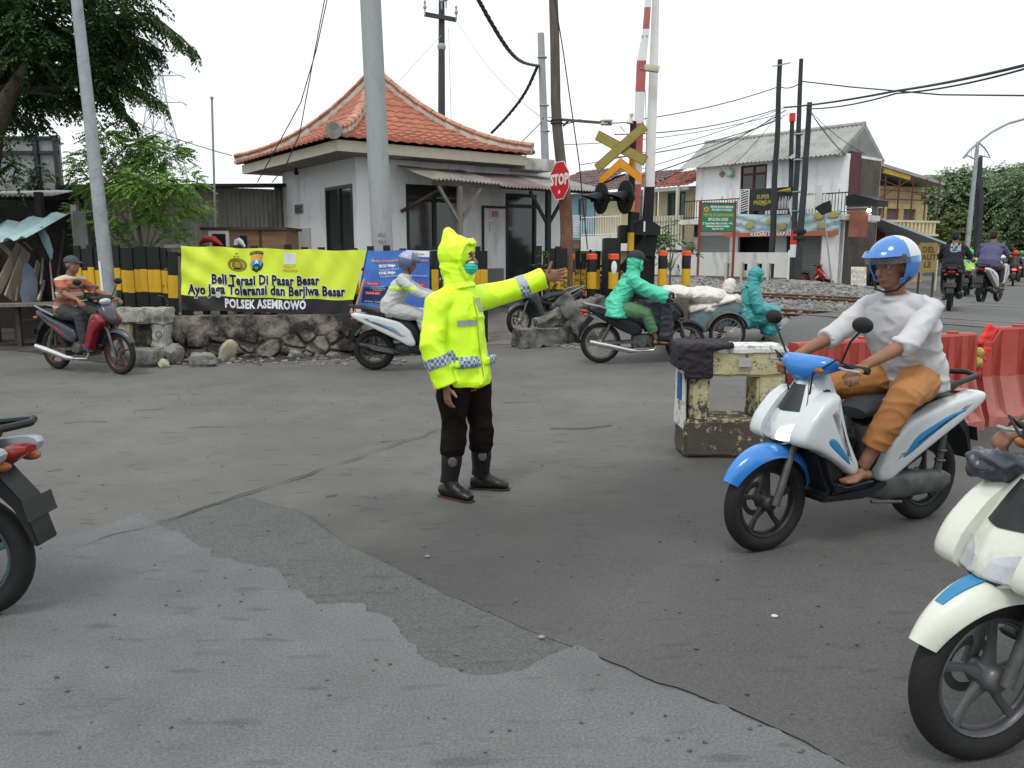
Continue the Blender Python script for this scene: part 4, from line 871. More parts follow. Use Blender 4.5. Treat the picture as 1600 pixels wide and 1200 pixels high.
# ================================================================ fence, banner, rubble wall
fn = thing('picket_fence', 'black and yellow painted steel picket fence behind the yellow banner', 'fence', (0, 0, 0))
fa = P(118, 420, 13.5); fb_ = P(262, 420, 12.9); fc = P(292, 420, 12.55); fd = P(704, 420, 13.2)
def picket(w, h, z0, zy0, zy1):
    mb = MB(); d_ = .035
    for a, b, m_ in ((z0, zy0, 0), (zy0, zy1, 1), (zy1, h, 0)): mb.b2((-w/2, -d_/2, a), (w/2, d_/2, b), mi=m_)
    return mb
pk1 = picket(.125, 1.70, .1, .98, 1.34).obj('picket', [black, yellow], fn, smooth=0); first = True
L1 = (fb_-fa).length; n = int(L1/.135); d_ = (fb_-fa); ang = math.atan2(d_.y, d_.x)
for i in range(n):
    o = pk1 if first else pk1.copy()
    if not first: COL.objects.link(o)
    first = False; p = fa.lerp(fb_, (i+.5)/n); o.location = (p.x, p.y+.02*(i % 2), random.Random(i).uniform(-.03, .04)); o.rotation_euler.z = ang+random.Random(i*7).uniform(-.08, .08)
pk2 = picket(.11, 1.71, .1, .98, 1.34).obj('picket', [black, yellow], fn, smooth=0); L2 = (fd-fc).length; n = int(L2/.245); d_ = fd-fc; ang = math.atan2(d_.y, d_.x); first = True
for i in range(n+1):
    o = pk2 if first else pk2.copy()
    if not first: COL.objects.link(o)
    first = False; p = fc.lerp(fd, i/n); o.location = (p.x, p.y, .03*math.sin(i*2.3)); o.rotation_euler.z = ang
for (u, tlt) in ((268, .05), (280, .16)):
    o = pk2.copy(); COL.objects.link(o); o.location = (P(u-6, 420, 12.6).x, 12.62, -.05); o.rotation_euler.y = tlt; o.scale = (1.3, 1, .98)
MB().beam(fa+V((0, .05, 0)), fb_+V((0, .05, 0)), .03, .05).beam(fb_+V((0, .05, .25)), fc+V((0, .05, .2)), .03, .05).obj('rail', black, fn); MB().beam(V((fc.x, fc.y+.05, 1.35)), V((fd.x, fd.y+.05, 1.35)), .03, .05).beam(V((fc.x, fc.y+.05, .85)), V((fd.x, fd.y+.05, .85)), .03, .05).obj('rail', black, fn)
MB().beam(P(258, 385, 12.7), P(288, 384, 12.5), .04, .05).obj('top_batten', wood, fn)
# short fence pieces by the path and beyond it
def fence_piece(name, label, us, Y, top, wd=.14, z0=0.0):
    t = thing(name, label, 'fence', (0, 0, 0))
    for k, (u, v) in enumerate(us):
        p = P(u, v, Y); zy = P(u, 421, Y).z; zy0 = P(u, 452, Y).z; mb = MB()
        for a, b, m_ in ((z0, zy0, 0), (zy0, zy, 1), (zy, p.z, 0)): mb.b2((-wd/2, -.03, a), (wd/2, .03, b), mi=m_)
        mb.obj('post', [black, yellow], t, smooth=0, loc=(p.x, Y, 0))
    a, b = us[0], us[-1]; MB().beam(V((P(a[0], 400, Y).x, Y+.05, 1.3)), V((P(b[0], 400, Y).x, Y+.05, 1.3)), .03, .05).obj('rail', black, t)
fence_piece('gate_posts', 'three black and yellow posts at the path gate behind the officer hood', [(697, 392), (745, 385), (756, 392)], 14.5, 385, .13)
fence_piece('track_fence', 'black and yellow fence posts with creeper between the officer hand and the rusty pole', [(842, 384), (853, 392), (864, 388), (872, 385), (882, 388)], 16.4, 385, .12)
fence_piece('crossing_fence', 'black and yellow posts behind the signal machine at the crossing', [(903, 392), (912, 396), (934, 392), (962, 392), (1000, 396), (1012, 400)], 19.0, 390, .12)
# banner
ba, bb_, bc, bd = P(284, 384, 12.25), P(671, 391, 12.75), P(671, 490, 12.75), P(282, 484, 12.25)
bn = thing('police_banner', 'long yellow and black cloth banner with police lettering and a blue panel on the fence', 'banner', (ba.x, ba.y, 0))
e1 = V((bb_.x-ba.x, bb_.y-ba.y, 0)); BL = e1.length; e1.normalize(); bang = math.atan2(e1.y, e1.x); bn.rotation_euler.z = bang
def bpx(u, v): return hit(u, v, (ba.x, ba.y), e1)
def bwarp(co):
    x, y, z = co; s = x/BL; top = ba.z+(bb_.z-ba.z)*s
    d = .018*math.sin(x*7+z*3)+.007*math.sin(x*29+z*21)*math.exp(-((z-1.7)/.25)**2)+.008*math.sin(x*17-z*9)+.010*math.sin((x+z*1.6)*11)*math.exp(-((x-.2)/.6)**2)*2+.012*noise.noise(V((x*2.5, z*4, 2)))
    return V((x, y+d, z-.02*math.sin(math.pi*s)-.008*math.sin(x*9)))
def bquad(pts, m, off, name, th=.002, nx=1):
    b = bmesh.new(); f = b.faces.new([b.verts.new((p[0], 0, p[1])) for p in pts])
    lo, hi = min(p[0] for p in pts), max(p[0] for p in pts); x = math.ceil(lo/.05)*.05
    while x < hi:
        bmesh.ops.bisect_plane(b, geom=b.verts[:]+b.edges[:]+b.faces[:], plane_co=(x, 0, 0), plane_no=(1, 0, 0)); x += .05
    lo, hi = min(p[1] for p in pts), max(p[1] for p in pts); z = math.ceil(lo/.08)*.08
    while z < hi:
        bmesh.ops.bisect_plane(b, geom=b.verts[:]+b.edges[:]+b.faces[:], plane_co=(0, 0, z), plane_no=(0, 0, 1)); z += .08
    r = bmesh.ops.extrude_face_region(b, geom=b.faces[:]); 
    for g_ in r['geom']:
        if isinstance(g_, bmesh.types.BMVert): g_.co.y = -th
    bmesh.ops.recalc_face_normals(b, faces=b.faces)
    for v in b.verts: v.co.y += -off; v.co = bwarp(v.co)
    me = bpy.data.meshes.new(name); b.to_mesh(me); b.free(); me.materials.append(m)
    for p in me.polygons: p.use_smooth = True
    me.set_sharp_from_angle(angle=R(50)); o = bpy.data.objects.new(name, me); COL.objects.link(o); o.parent = bn; return o
bq = lambda *uv: [bpx(*p) for p in uv]
ylw = mat('lime yellow print', (.66, .80, .05), .5, var=.04, vs=2, spec=.4); blk = mat('faded black print', (.022, .018, .022), .5, var=.2)
bquad(bq((284, 384), (573, 390), (552, 467), (283, 461)), ylw, 0, 'yellow_field')
bquad(bq((283, 461), (552, 467), (545, 490), (282, 484)), blk, .0005, 'black_field')
bluem = mat('blue print', (.05, .22, .60), .5, var=.15, vs=1.5, col2=(.06, .10, .42), spec=.4); orp = mat('orange print', (.70, .30, .05), .5); darkn = mat('navy print', (.02, .03, .10), .5); wht = mat('white print', (.74, .75, .77), .5, var=.04)
bquad(bq((573, 390), (671, 391), (671, 490), (556, 490)), bluem, 0, 'blue_field')
bquad(bq((573, 390), (575, 390), (556, 490), (554, 490)), darkn, .002, 'navy_edge'); bquad(bq((567, 435), (570, 435), (554, 490), (551, 490)), orp, .003, 'orange_edge')
bquad(bq((635, 391), (671, 391), (671, 401), (635, 399)), wht, .003, 'white_corner'); bquad(bq((557, 480), (671, 480), (671, 489), (556, 489)), wht, .003, 'white_strip')
redprint = mat('red print', (.60, .04, .05), .5)
for (u0, v0, u1, v1) in ((571, 439, 593, 444), (570, 454, 594, 459), (641, 441, 665, 455), (588, 477, 612, 482)): bquad(bq((u0, v0), (u1, v0), (u1, v1), (u0, v1)), redprint, .005, 'red_label')
bquad(bq((568, 448), (606, 446), (606, 472), (564, 472)), darkn, .002, 'navy_block')
bt = mat('black lettering', (.012, .012, .015), .5)
def btext(s, u, v, h, w=None, m=bt, halo=None, off=.006, bold=0.0, align='CENTER', name='lettering', slant=0.0):
    x, z = bpx(u, v); hh = h*12.6/1266.0*1.42; cuw = None
    def mk(mm, bo, of, nm):
        t = text(s, hh, mm, bn, XZ(0, 0, 0), bold=bo, name=nm, align=align)
        xs_ = [q.co.x for q in t.data.vertices]; wd = max(xs_)-min(xs_); return t, wd
    sx_ = 1.0
    if w:
        t, wd = mk(m, bold, 0, 'x'); bpy.data.objects.remove(t); sx_ = (w*12.6/1266.0)/wd
    def fin(mm, bo, of, nm):
        t = text(s, hh, mm, bn, Matrix.Translation((x, -of, z)) @ Matrix.Rotation(slant, 4, 'Y') @ XZ(0, 0, 0), sx=sx_, bold=bo, name=nm, align=align, warp=bwarp, ext=.001)
    if halo: fin(halo, bold+.0095, off, name+'_outline')
    fin(m, bold, off+.004, name)
btext('Beli Terasi Di Pasar Besar', 415, 437, 14.5, 162, halo=wht, bold=.0085, slant=.01)
btext('Ayo Jaga Toleransi dan Berjiwa Besar', 418, 453, 14.5, 236, halo=wht, bold=.0085, slant=.015)
btext('POLSEK ASEMROWO', 415, 474.5, 13, 122, m=wht, bold=.008, slant=.02)
sm_ = [('Buka Pelayanan SKCK Online', 625, 406, 3.6, 88, mat('orange lettering', (.8, .25, .12)), .002), ('SKCK Widya', 605, 414, 4, 26, wht, .004), ('Registrasi Online', 608, 419.5, 2.6, 30, wht, .0), ('STNK Widya', 605, 425, 4, 26, wht, .004), ('Sertakan Fotokopi', 610, 430, 2.8, 32, wht, 0), ('Kartu Tanda Penduduk', 650, 430, 2.6, 36, wht, 0), ('Syarat', 582, 441.5, 3, 16, wht, 0), ('Berkas asli', 582, 456.5, 3, 18, wht, 0), ('1. Fotokopi KTP\n2. Kartu Keluarga\n3. Pas Foto', 590, 449, 2.0, 24, wht, 0), ('Gratis', 653, 444.5, 3, 16, wht, 0), ('Datang', 654, 451, 3.2, 16, mat('yellow lettering b', (.8, .6, .05)), .003), ('PELAYANAN 1 ATAP SURABAYA', 612, 484.5, 3.2, 84, bt, .002), ('Polsek', 652, 396, 2.6, 22, bt, 0), ('Call Center', 576, 469.5, 2, 14, wht, 0), ('Instagram', 592, 469.5, 2, 12, wht, 0)]
for s, u, v, h, w_, m_, bo in sm_: btext(s, u, v, h, w_, m=m_, bold=bo, off=.008)
def bdisc(u, v, ru, rv, m, off, name, n=20, a0=0, a1=360):
    c = bpx(u, v); k = 12.6/1266.0; bquad([(c[0]+ru*k*math.cos(R(a0+(a1-a0)*i/n)), c[1]-rv*k*math.sin(R(a0+(a1-a0)*i/n))) for i in range(n if a1-a0 == 360 else n+1)], m, off, name)
gold = mat('gold print', (.34, .25, .03), .5, var=.3, vs=60, col2=(.20, .15, .02)); goldl = mat('light gold print', (.55, .45, .08), .5); 
bdisc(371, 412, 14.5, 10.5, gold, .004, 'emblem'); bdisc(371, 413, 10, 7.6, ylw, .006, 'emblem_gap'); bdisc(371, 412.5, 8.6, 7.2, gold, .008, 'emblem_shield'); bdisc(371, 412, 4.6, 4.4, goldl, .010, 'emblem_core'); bdisc(371, 418, 6, 1.4, blk, .012, 'emblem_ribbon')
def star(u, v, r, m):
    c = bpx(u, v); k = 12.6/1266.0; bquad([(c[0]+k*(r if i % 2 == 0 else r*.42)*math.sin(math.pi*i/5), c[1]+k*(r if i % 2 == 0 else r*.42)*math.cos(math.pi*i/5)) for i in range(10)], m, .005, 'emblem_star')
star(370, 394.5, 2.2, gold); star(367, 399, 2.0, gold); star(372.5, 399, 2.0, gold)
def bpoly(pts, m, off, name): bquad(bq(*pts), m, off, name)
bpoly([(390, 392.5), (395, 391), (401, 390.6), (407, 391), (411.5, 392.5), (411, 397.5), (406, 396), (401, 395.5), (396, 396), (391, 397.5)], mat('brown print', (.10, .05, .03)), .005, 'crest_scroll'); btext('JAWA TIMUR', 401, 393.6, 2.2, 17, m=goldl, off=.008)
bpoly([(391.5, 398), (401, 397), (410.5, 398), (409.5, 405), (411.5, 412), (409, 419.5), (401, 424.5), (393, 419.5), (390.5, 412), (392.5, 405)], orp, .004, 'crest_shield')
bpoly([(401, 412), (411, 410), (411, 414), (408.5, 419.3), (401, 424), (393.5, 419.3)], blk, .006, 'crest_half'); bdisc(401, 411, 7.8, 7, mat('sky print', (.05, .35, .65)), .008, 'crest_oval'); bpoly([(398.5, 411), (399.5, 404.5), (402.5, 404.5), (403.6, 411)], wht, .010, 'crest_tower'); bpoly([(394.5, 414.5), (401, 409.5), (407.5, 414.5), (405, 417.6), (401, 418.2), (397, 417.6)], darkn, .012, 'crest_hill'); bpoly([(397, 417), (401, 413.5), (405, 417), (401, 420.5)], mat('green print', (.03, .35, .12)), .014, 'crest_field')
bpoly([(443.5, 392.5), (462, 392.5), (462, 410), (443.5, 410)], wht, .004, 'logo_card'); btext('PEKAT', 452.5, 414, 4, 18, m=mat('faint green lettering', (.35, .5, .1)), off=.006); btext('PRESISI', 453, 420, 3.6, 21, m=mat('faint orange lettering', (.65, .45, .05)), off=.006, bold=.002)
for (u0, v0, u1, v1) in ((284, 385, 266, 386), (671, 392, 694, 388)):
    a, b = P(u0, v0, 12.5), P(u1, v1, 12.9); tag(MB().tube(wave([a, b], 6, .01), .006, n=5).obj('tie_cord', mat('green cord', (.05, .4, .25)), loc=(0, 0, 0)), 'thin %s cord tying the banner %s end to the fence' % (('pale', 'left') if u0 < 400 else ('green', 'right')), 'cord')
# rubble wall with plaster remnants
ra, rb = G(196, 566), G(640, 556); rw = V((rb.x-ra.x, rb.y-ra.y, 0)); RL = rw.length+.3
stw = mat('old stained masonry', (.23, .205, .175), .92, var=.3, vs=3, bump=.9, bs=28, stain=((.035, .032, .03), 2.6, .42, .56))
mb = MB(); nx_n, nz_n = 260, 38; hgt = .66
def rwall(x, z, s):
    big = noise.voronoi(V((x*3.4, z*4.4, 3)))[0]; stonef = (1-sm(.22, .42, z+.16*noise.noise(V((x*1.7, 2, 1)))))
    d = stonef*(.09*(sm(0, .16, big[1]-big[0]))-.11)+.02*noise.noise(V((x*6, z*6, 4)))+.008*noise.noise(V((x*25, z*25, 4)))
    return d
for j in range(nz_n+1):
    for i in range(nx_n+1): x = RL*i/nx_n; z = hgt*j/nz_n; mb.v.append((x, -.0-rwall(x, z, 0)*1.0, z*(1+.02*noise.noise(V((x*2, 0, 0))))))
for j in range(nz_n):
    for i in range(nx_n): a = j*(nx_n+1)+i; mb.f.append([a, a+1, a+nx_n+2, a+nx_n+1]); mb.m.append(0)
b0_ = len(mb.v); top = nz_n*(nx_n+1)
for i in range(nx_n+1): x = RL*i/nx_n; mb.v.append((x, .38, mb.v[top+i][2]+.004*math.sin(x*20)))
for i in range(nx_n): mb.f.append([top+i, top+i+1, b0_+i+1, b0_+i]); mb.m.append(0)
b1_ = len(mb.v)
for i in range(nx_n+1): mb.v.append((RL*i/nx_n, .38, 0))
for i in range(nx_n): mb.f.append([b0_+i, b0_+i+1, b1_+i+1, b1_+i]); mb.m.append(0)
mb.f.append([j*(nx_n+1)+nx_n for j in range(nz_n+1)]+[b0_+nx_n, b1_+nx_n]); mb.m.append(0); mb.f.append([j*(nx_n+1) for j in range(nz_n+1)][::-1]+[b1_, b0_]); mb.m.append(0)
tag(mb.obj('rubble_wall', stw, loc=(ra.x, ra.y+.08, 0), rz=math.atan2(rw.y, rw.x), smooth=55, flip=False), 'low crumbling plastered rubble stone wall under the yellow banner', 'wall')
tag(MB().b2((0, 0, 0), (RL, .6, .62)).obj('planter_fill', dirt, loc=(ra.x, ra.y+.45, 0), rz=math.atan2(rw.y, rw.x)), 'earth strip behind the rubble wall at the fence foot', 'earth bank')
def rock(mb, c, r, seed, M=None, n=16, m=11, amp=.28, boxy=.62):
    c = V(c); b = len(mb.v); vs = []; 
    for i in range(m+1):
        ph = math.pi*i/m
        for j in range(n):
            th = 2*math.pi*j/n; q = V((math.sin(ph)*math.cos(th), math.sin(ph)*math.sin(th), math.cos(ph)))
            q = V([math.copysign(abs(k)**boxy, k) for k in q]); k = 1+amp*noise.noise(q*1.6+V((seed, 0, 0)))+amp*.3*noise.noise(q*5+V((0, seed, 0)))
            p = V((q.x*r[0], q.y*r[1], q.z*r[2]))*k; mb.v.append(tuple(c+(M @ p if M else p)))
    for i in range(m):
        for j in range(n): mb.f.append([b+i*n+j, b+i*n+(j+1) % n, b+(i+1)*n+(j+1) % n, b+(i+1)*n+j][::-1]); mb.m.append(0)
    return mb
conc_y = mat('pale yellowed concrete', (.42, .38, .27), .9, var=.15, vs=5, bump=.5, stain=((.14, .13, .10), 5, .5, .7)); conc_g = mat('grey broken concrete', (.24, .235, .215), .92, var=.2, vs=5, bump=.7, bs=40, stain=((.07, .065, .06), 4, .46, .65))
rocks = [(228, 571, .62, .20, .15, .2, conc_g, 'flat grey foundation block under the broken bench frame'), (300, 548, .17, .12, .30, .05, conc_y, 'upright pale yellowish broken concrete block by the rubble wall'), (330, 553, .20, .14, .24, .3, conc_g, 'grey rounded broken concrete lump leaning on the rubble wall'), (358, 560, .17, .13, .18, .6, conc_y, 'tilted pale broken concrete lump right of the grey ones'), (318, 572, .36, .11, .11, 0, conc_g, 'long low fallen concrete beam lying at the road edge'), (345, 545, .11, .08, .10, .5, conc_y, 'small pale rubble piece on top of the heap'), (272, 568, .19, .12, .17, .4, conc_g, 'dark broken slab wedged between the bench frame and pale block'), (462, 560, .14, .10, .07, .2, conc_g, 'loose flat stone at the foot of the rubble wall under the lettering'), (258, 574, .10, .07, .06, .8, conc_y, 'small pale chip at the road edge below the bench frame')]
for k, (u, v, rx, ry, rz2, tl, m_, lb) in enumerate(rocks):
    p = G(u, v); M_ = Matrix.Rotation(tl, 3, 'Y') @ Matrix.Rotation(k*.7, 3, 'Z') if k != 4 and k != 0 else Matrix.Rotation(.05, 3, 'Y')
    tag(rock(MB(), (0, 0, rz2*.75), (rx*.5 if rx > .3 else rx*.75, ry, rz2*.62 if rz2 > .2 else rz2), k*3.1, M_).obj('broken_concrete', m_, loc=(p.x, p.y-.02, 0), smooth=28), lb, 'rubble')
deb = MB(); rnd = random.Random(3)
for i in range(160): p = G(rnd.uniform(240, 640), rnd.uniform(560, 572)); r = rnd.uniform(.008, .03); rock(deb, (p.x, p.y, r*.5), (r*1.4, r, r*.7), i, n=6, m=5)
for i in range(120): p = on(rnd.uniform(860, 905), rnd.uniform(505, 530)); r = rnd.uniform(.01, .035); rock(deb, (p.x, p.y, p.z+r*.5), (r*1.4, r, r*.7), i, n=6, m=5)
tag(deb.obj('rubble_bits', conc_g), 'small rubble chips strewn along the foot of the walls', 'rubble', kind='stuff')
# broken concrete frame (old barrier) at left
of = thing('broken_barrier', 'weathered broken concrete frame barrier with chipped top beside the light pole', 'barrier', tuple(G(222, 566).xy)+(0,), R(-6))
def roughbox(mb, lo, hi, seg=.045, amp=.012, seed=0, hole=None):
    b = bmesh.new(); bmesh.ops.create_cube(b, size=1); lo, hi = V(lo), V(hi); bmesh.ops.scale(b, vec=hi-lo, verts=b.verts); bmesh.ops.translate(b, vec=(lo+hi)/2, verts=b.verts)
    bmesh.ops.bevel(b, geom=b.edges[:], offset=.02, segments=2, affect='EDGES')
    for ax in range(3):
        x = lo[ax]+seg
        while x < hi[ax]: co = [0]*3; co[ax] = x; no = [0]*3; no[ax] = 1; bmesh.ops.bisect_plane(b, geom=b.verts[:]+b.edges[:]+b.faces[:], plane_co=co, plane_no=no); x += seg
    for v in b.verts:
        q = noise.noise_vector(v.co*6+V((seed, 0, 0)))*amp+noise.noise_vector(v.co*22+V((seed, 3, 0)))*amp*.5; v.co += q
    return mb.bm(b)
mossc = mat('mossy pale concrete', (.42, .42, .38), .92, var=.2, vs=3, bump=.6, stain=((.09, .10, .06), 4, .45, .62))
roughbox(MB(), (-.40, 0, .58), (.40, .34, .80), amp=.03, seed=1).obj('top_beam', mossc, of); roughbox(MB(), (-.36, .02, 0), (-.16, .3, .58), amp=.02, seed=2).obj('leg', conc_y, of); roughbox(MB(), (.16, .02, .2), (.36, .3, .58), amp=.035, seed=3).obj('leg', mossc, of); roughbox(MB(), (-.4, 0, 0), (.42, .33, .20), amp=.02, seed=4).obj('base_beam', conc_g, of)
MB().ring((.30, -.012, .42), (0, 1, 0), .045, .008, n=20, k=6).obj('painted_ring', mat('faded blue mark', (.05, .10, .22)), of)
tag(MB().box((0, 0, .2), (.5, .05, .4), rx=-.25, bev=.01).obj('blue_slab', mat('dark blue slab', (.045, .055, .085), .7), loc=tuple(G(240, 553).xy)+(.12,)), 'dark blue grey board leaning inside the broken frame barrier', 'board')
# broken slab at the foot of the rusty pole
bs = thing('broken_slab', 'broken L shaped concrete slab tipped against the foot of the rusty pole', 'rubble', (0, 0, 0))
sa = on(915, 515); 
mb = MB(); M0 = None
slabm = mat('dark broken slab', (.17, .165, .15), .95, var=.2, vs=5, bump=.7, stain=((.06, .055, .05), 4, .45, .65)); roughbox(mb, (-.80, -.15, -.09), (.50, .15, .09), amp=.045, seed=7); o = mb.obj('upper_slab', slabm, bs); pA = P(902, 483, 14.2); o.location = pA; o.rotation_euler = (.3, -.35, .25)
mb = MB(); roughbox(mb, (-.55, -.15, -.13), (.6, .16, .13), amp=.05, seed=8); o = mb.obj('lower_slab', slabm, bs); pA = P(905, 505, 13.9); o.location = pA; o.rotation_euler = (0, .95, -.2)
o = roughbox(MB(), (-.7, -.2, 0), (.5, .2, .32), amp=.05, seed=9).obj('kerb_block', slabm, loc=tuple(on(862, 512).xy)+(.0,), rz=.5); tag(o, 'dark rough concrete kerb block beside the path left of the tipped slab', 'rubble')
spk = [(868, 512), (848, 455), (872, 450), (895, 455), (873, 475)]
# ================================================================ poles
def pole(name, label, cat, u0, v0, u1, v1, Y, r0, r1, m, zg=0.0, extra=None, n=18, wob=0.0):
    a = P(u1, v1, Y); b = P(u0, v0, Y); d = (b-a); base = a-d*((a.z-zg)/d.z) if abs(d.z) > 0 else a
    base.z = zg-.05; t = thing(name, label, cat, tuple(base)); k = 14; pts = []; rr = []
    for i in range(k+1): q = i/k; pts.append((b-base)*q+V((wob*noise.noise(V((q*4, Y, 0))), 0, 0))); rr.append(r0+(r1-r0)*q)
    MB().tube(pts, rr, n=n).obj('shaft', m, t); return t, base, b
EXT = 1.0
lp, lb_, ltp = pole('street_light_pole', 'galvanised grey tapered light pole beside the red motorcycle rider at left', 'pole', 113, -60, 172, 470, 12.6, .115, .075, galv)
MB().lathe([(.14, 0), (.14, .5), (.118, .56)], (0, 0, 0), (0, 0, 1), n=18).obj('sleeve', galv, lp)
o = MB().box((0, 0, 0), (.035, .01, 1.1)).obj('paper_strip', whitep, lp); o.location = V((lb_.x, lb_.y, 0))*0+V((-.075, -.108, .98)); o.rotation_euler.y = R(-1.5)
cp, cb_, ctp = pole('concrete_pole', 'thick pale concrete utility pole rising behind the banner centre', 'utility pole', 576, -60, 598, 395, 13.55, .185, .165, polec)
for z in (1.95, 1.84): text('42A', .09, mat('faded grey number', (.16, .17, .18)), cp, XZ(-.01, -.184, z), name='stencil')
rp_, rpb, rpt = pole('rusty_pole', 'leaning brown utility pole carrying the stop sign, rusty lower half', 'utility pole', 859, -60, 886, 440, 16.6, .125, .085, woodp, wob=.10)
tq = (P(872, 195, 16.6)-rpb); tl = (rpt-rpb)
MB().tube([tl*(i/10*.42)+V((.10*noise.noise(V((i/10*.42*4, 16.6, 0))), 0, 0)) for i in range(11)], [.138-.012*i/10 for i in range(11)], n=18).obj('rusty_sleeve', rust, rp_)
f = MB(); a = P(878, 187, 16.55)-rpb; b = P(955, 193, 16.2)-rpb; f.beam(a, b, .05); f.beam(P(880, 197, 16.6)-rpb, P(888, 189, 16.5)-rpb, .03); f.obj('crossarm', woodp, rp_)
for u in (942, 948, 953): MB().lathe([(.03, 0), (.06, .03), (.03, .06), (.06, .09), (.03, .12)], P(u, 196, 16.25)-rpb, (0, 0, 1), n=10).obj('insulator', mat('insulator cream', (.5, .5, .42)), rp_)
for z_ in (188, 193): MB().ring(P(870, z_, 16.6)-rpb, (0, 0, 1), .12, .012, n=16, k=6).obj('clamp', plasb, rp_)
gp_, gpb, gpt = pole('grey_pole', 'slim grey concrete pole between the guard house annexe and the rusty pole', 'utility pole', 845, 52, 857, 395, 21.5, .125, .085, polec, zg=.1)
for v in (90, 165, 205): MB().ring(P(846+(v-52)*.035, v, 21.5)-gpb, (0, 0, 1), .11, .02, n=14, k=6).obj('clamp', galv, gp_)
tp_, tpb, tpt = pole('crossarm_pole', 'dark wooden pole with a crossarm rising behind the guard house roof', 'utility pole', 690, -40, 690, 250, 30, .17, .10, mat('dark pole', (.05, .05, .055), .8))
f = MB(); f.beam(P(663, 22, 29.8)-tpb, P(713, 31, 29.8)-tpb, .10, .14); f.obj('crossarm', mat('dark pole', (.05, .05, .055)), tp_)
MB().lathe([(.13, 0), (.16, .1), (.13, .2)], P(690, 78, 30)-tpb, (0, 0, 1), n=12).obj('collar', galv, tp_)
for u, v in ((664, 20), (713, 28), (690, 10), (697, 8)): MB().lathe([(.02, -.1), (.03, .12), (.07, .16), (.03, .3), (.05, .34), (.02, .42)], P(u, v, 29.7)-tpb, (0, 0, 1), n=8).obj('insulator', galv, tp_)
po = [('second dark pole from the left in the cluster, tallest with white wrapping', 1252, 92, 1238, 440, 29, .115, .07), ('leftmost dark pole of the cluster before the white house with short crossarm', 1220, 93, 1206, 400, 30.5, .125, .085), ('short dark pole with red top between the cluster poles', 1238, 177, 1231, 400, 31.5, .09, .08), ('right leaning dark pole of the cluster by the dish', 1265, 160, 1246, 440, 28, .13, .085)]
dkp = mat('dark tarred pole', (.035, .038, .042), .75, var=.3)
PP = []
for lb, u0, v0, u1, v1, Y, r0, r1 in po: PP.append(pole('utility_pole', lb, 'utility pole', u0, v0, u1, v1, Y, r0, r1, dkp, zg=.1, n=12, wob=.06))
for t in PP: t[0]['group'] = 'utility poles before the white house'
for (i, pts, m_, r) in ((0, [(1243, 398, 410), (1243, 360, 375)], whitep, .16), ):
    a = P(1240.5, 402, 29)-PP[0][1]; b = P(1241.5, 382, 29)-PP[0][1]; MB().tube([a, b], .15, n=12).obj('white_band', whitep, PP[0][0]); a = b; b = P(1242.5, 360, 29)-PP[0][1]; MB().tube([a, b], .152, n=12).obj('red_band', redp, PP[0][0])
a = P(1238, 190, 31.5)-PP[2][1]; b = P(1238.2, 177, 31.5)-PP[2][1]; MB().tube([a, b], .12, n=10).obj('red_cap', redp, PP[2][0])
MB().beam(P(1207, 104, 30.4)-PP[1][1], P(1235, 98, 30.4)-PP[1][1], .04).obj('crossarm', galv, PP[1][0])
for v in (210, 250, 300, 330): MB().ring(P(1248-(v-210)*.035, v, 29)-PP[0][1], (0, 0, 1), .13, .03, n=12, k=6).obj('wire_wrap', mat('teal cord', (.10, .28, .28)) if v > 260 else galv, PP[0][0])
for v in (362, 372): MB().box(P(1249, v, 28)-PP[3][1], (.38, .3, .14), bev=.03).obj('clamp_band', plasb, PP[3][0])
# ball insulators on wires near 655,880 handled with wires
# flag pole
fpn = thing('thin_mast', 'thin pale metal mast standing above the corrugated fence', 'mast', tuple(P(333, 385, 16.5).xy)+(0,)); _b = V(fpn.location)
MB().tube([V((0, 0, 0)), P(331, 153, 16.5)-_b], .022, n=8).obj('shaft', galv, fpn); MB().ell(P(331, 153, 16.5)-_b, .035, n=8, m=6).obj('cap', galv, fpn)
# wires: each strand a thing
def smooth_pts(q):
    for _ in range(3):
        r = [q[0]]
        for a, b in zip(q[:-1], q[1:]): r += [a.lerp(b, .25), a.lerp(b, .75)]
        q = r+[q[-1]]
    return q
def cable(label, pts, r=.012, m=wire, sag=0.0, twist=False):
    q = []
    for a, b in zip(pts[:-1], pts[1:]):
        n_ = 14 if sag else 1
        for i in range(n_): q.append(a.lerp(b, i/n_)-V((0, 0, 4*sag*(i/n_)*(1-i/n_))))
    q.append(pts[-1]); q = smooth_pts(q) if twist else q; o_ = V(q[0]); mb = MB(); mb.tube([p-o_ for p in q], r, n=6)
    if twist:
        L_ = 0; k = []; 
        dense = []
        for a, b in zip(q[:-1], q[1:]):
            for i in range(2): dense.append(a.lerp(b, i/2))
        mb = MB()
        for ph in (0, 2.1, 4.2):
            mb.tube([p-o_+V((math.cos(ph+i*.7)*r*.7, math.sin(ph+i*.7)*r*.7, math.sin(ph+i*.7)*r*.5)) for i, p in enumerate(dense)], r*.8, n=5)
    return tag(mb.obj('cable', m, loc=o_), label, 'cable')
cable('thick twisted cable curving down from the top edge to the slim grey pole', [P(745, -5, 17), P(770, 40, 17.5), P(795, 80, 18.5), P(815, 98, 20), P(841, 103, 21.4)], .035, twist=True)
cable('thick twisted cable running from the slim grey pole down behind the tiled roof', [P(840, 103, 21.4), P(822, 145, 22), P(795, 180, 23), P(768, 208, 24)], .032, twist=True)
cable('thin loose wire hanging left of the thick concrete pole, longest loop', [P(512, -5, 14), P(495, 75, 14), P(470, 160, 14.5), P(435, 225, 15), P(402, 285, 15.5)], .009)
cable('thin loose wire hanging left of the thick concrete pole, inner loop', [P(508, -5, 14), P(490, 90, 14), P(468, 210, 14.6), P(445, 262, 15), P(425, 285, 15.5)], .009)
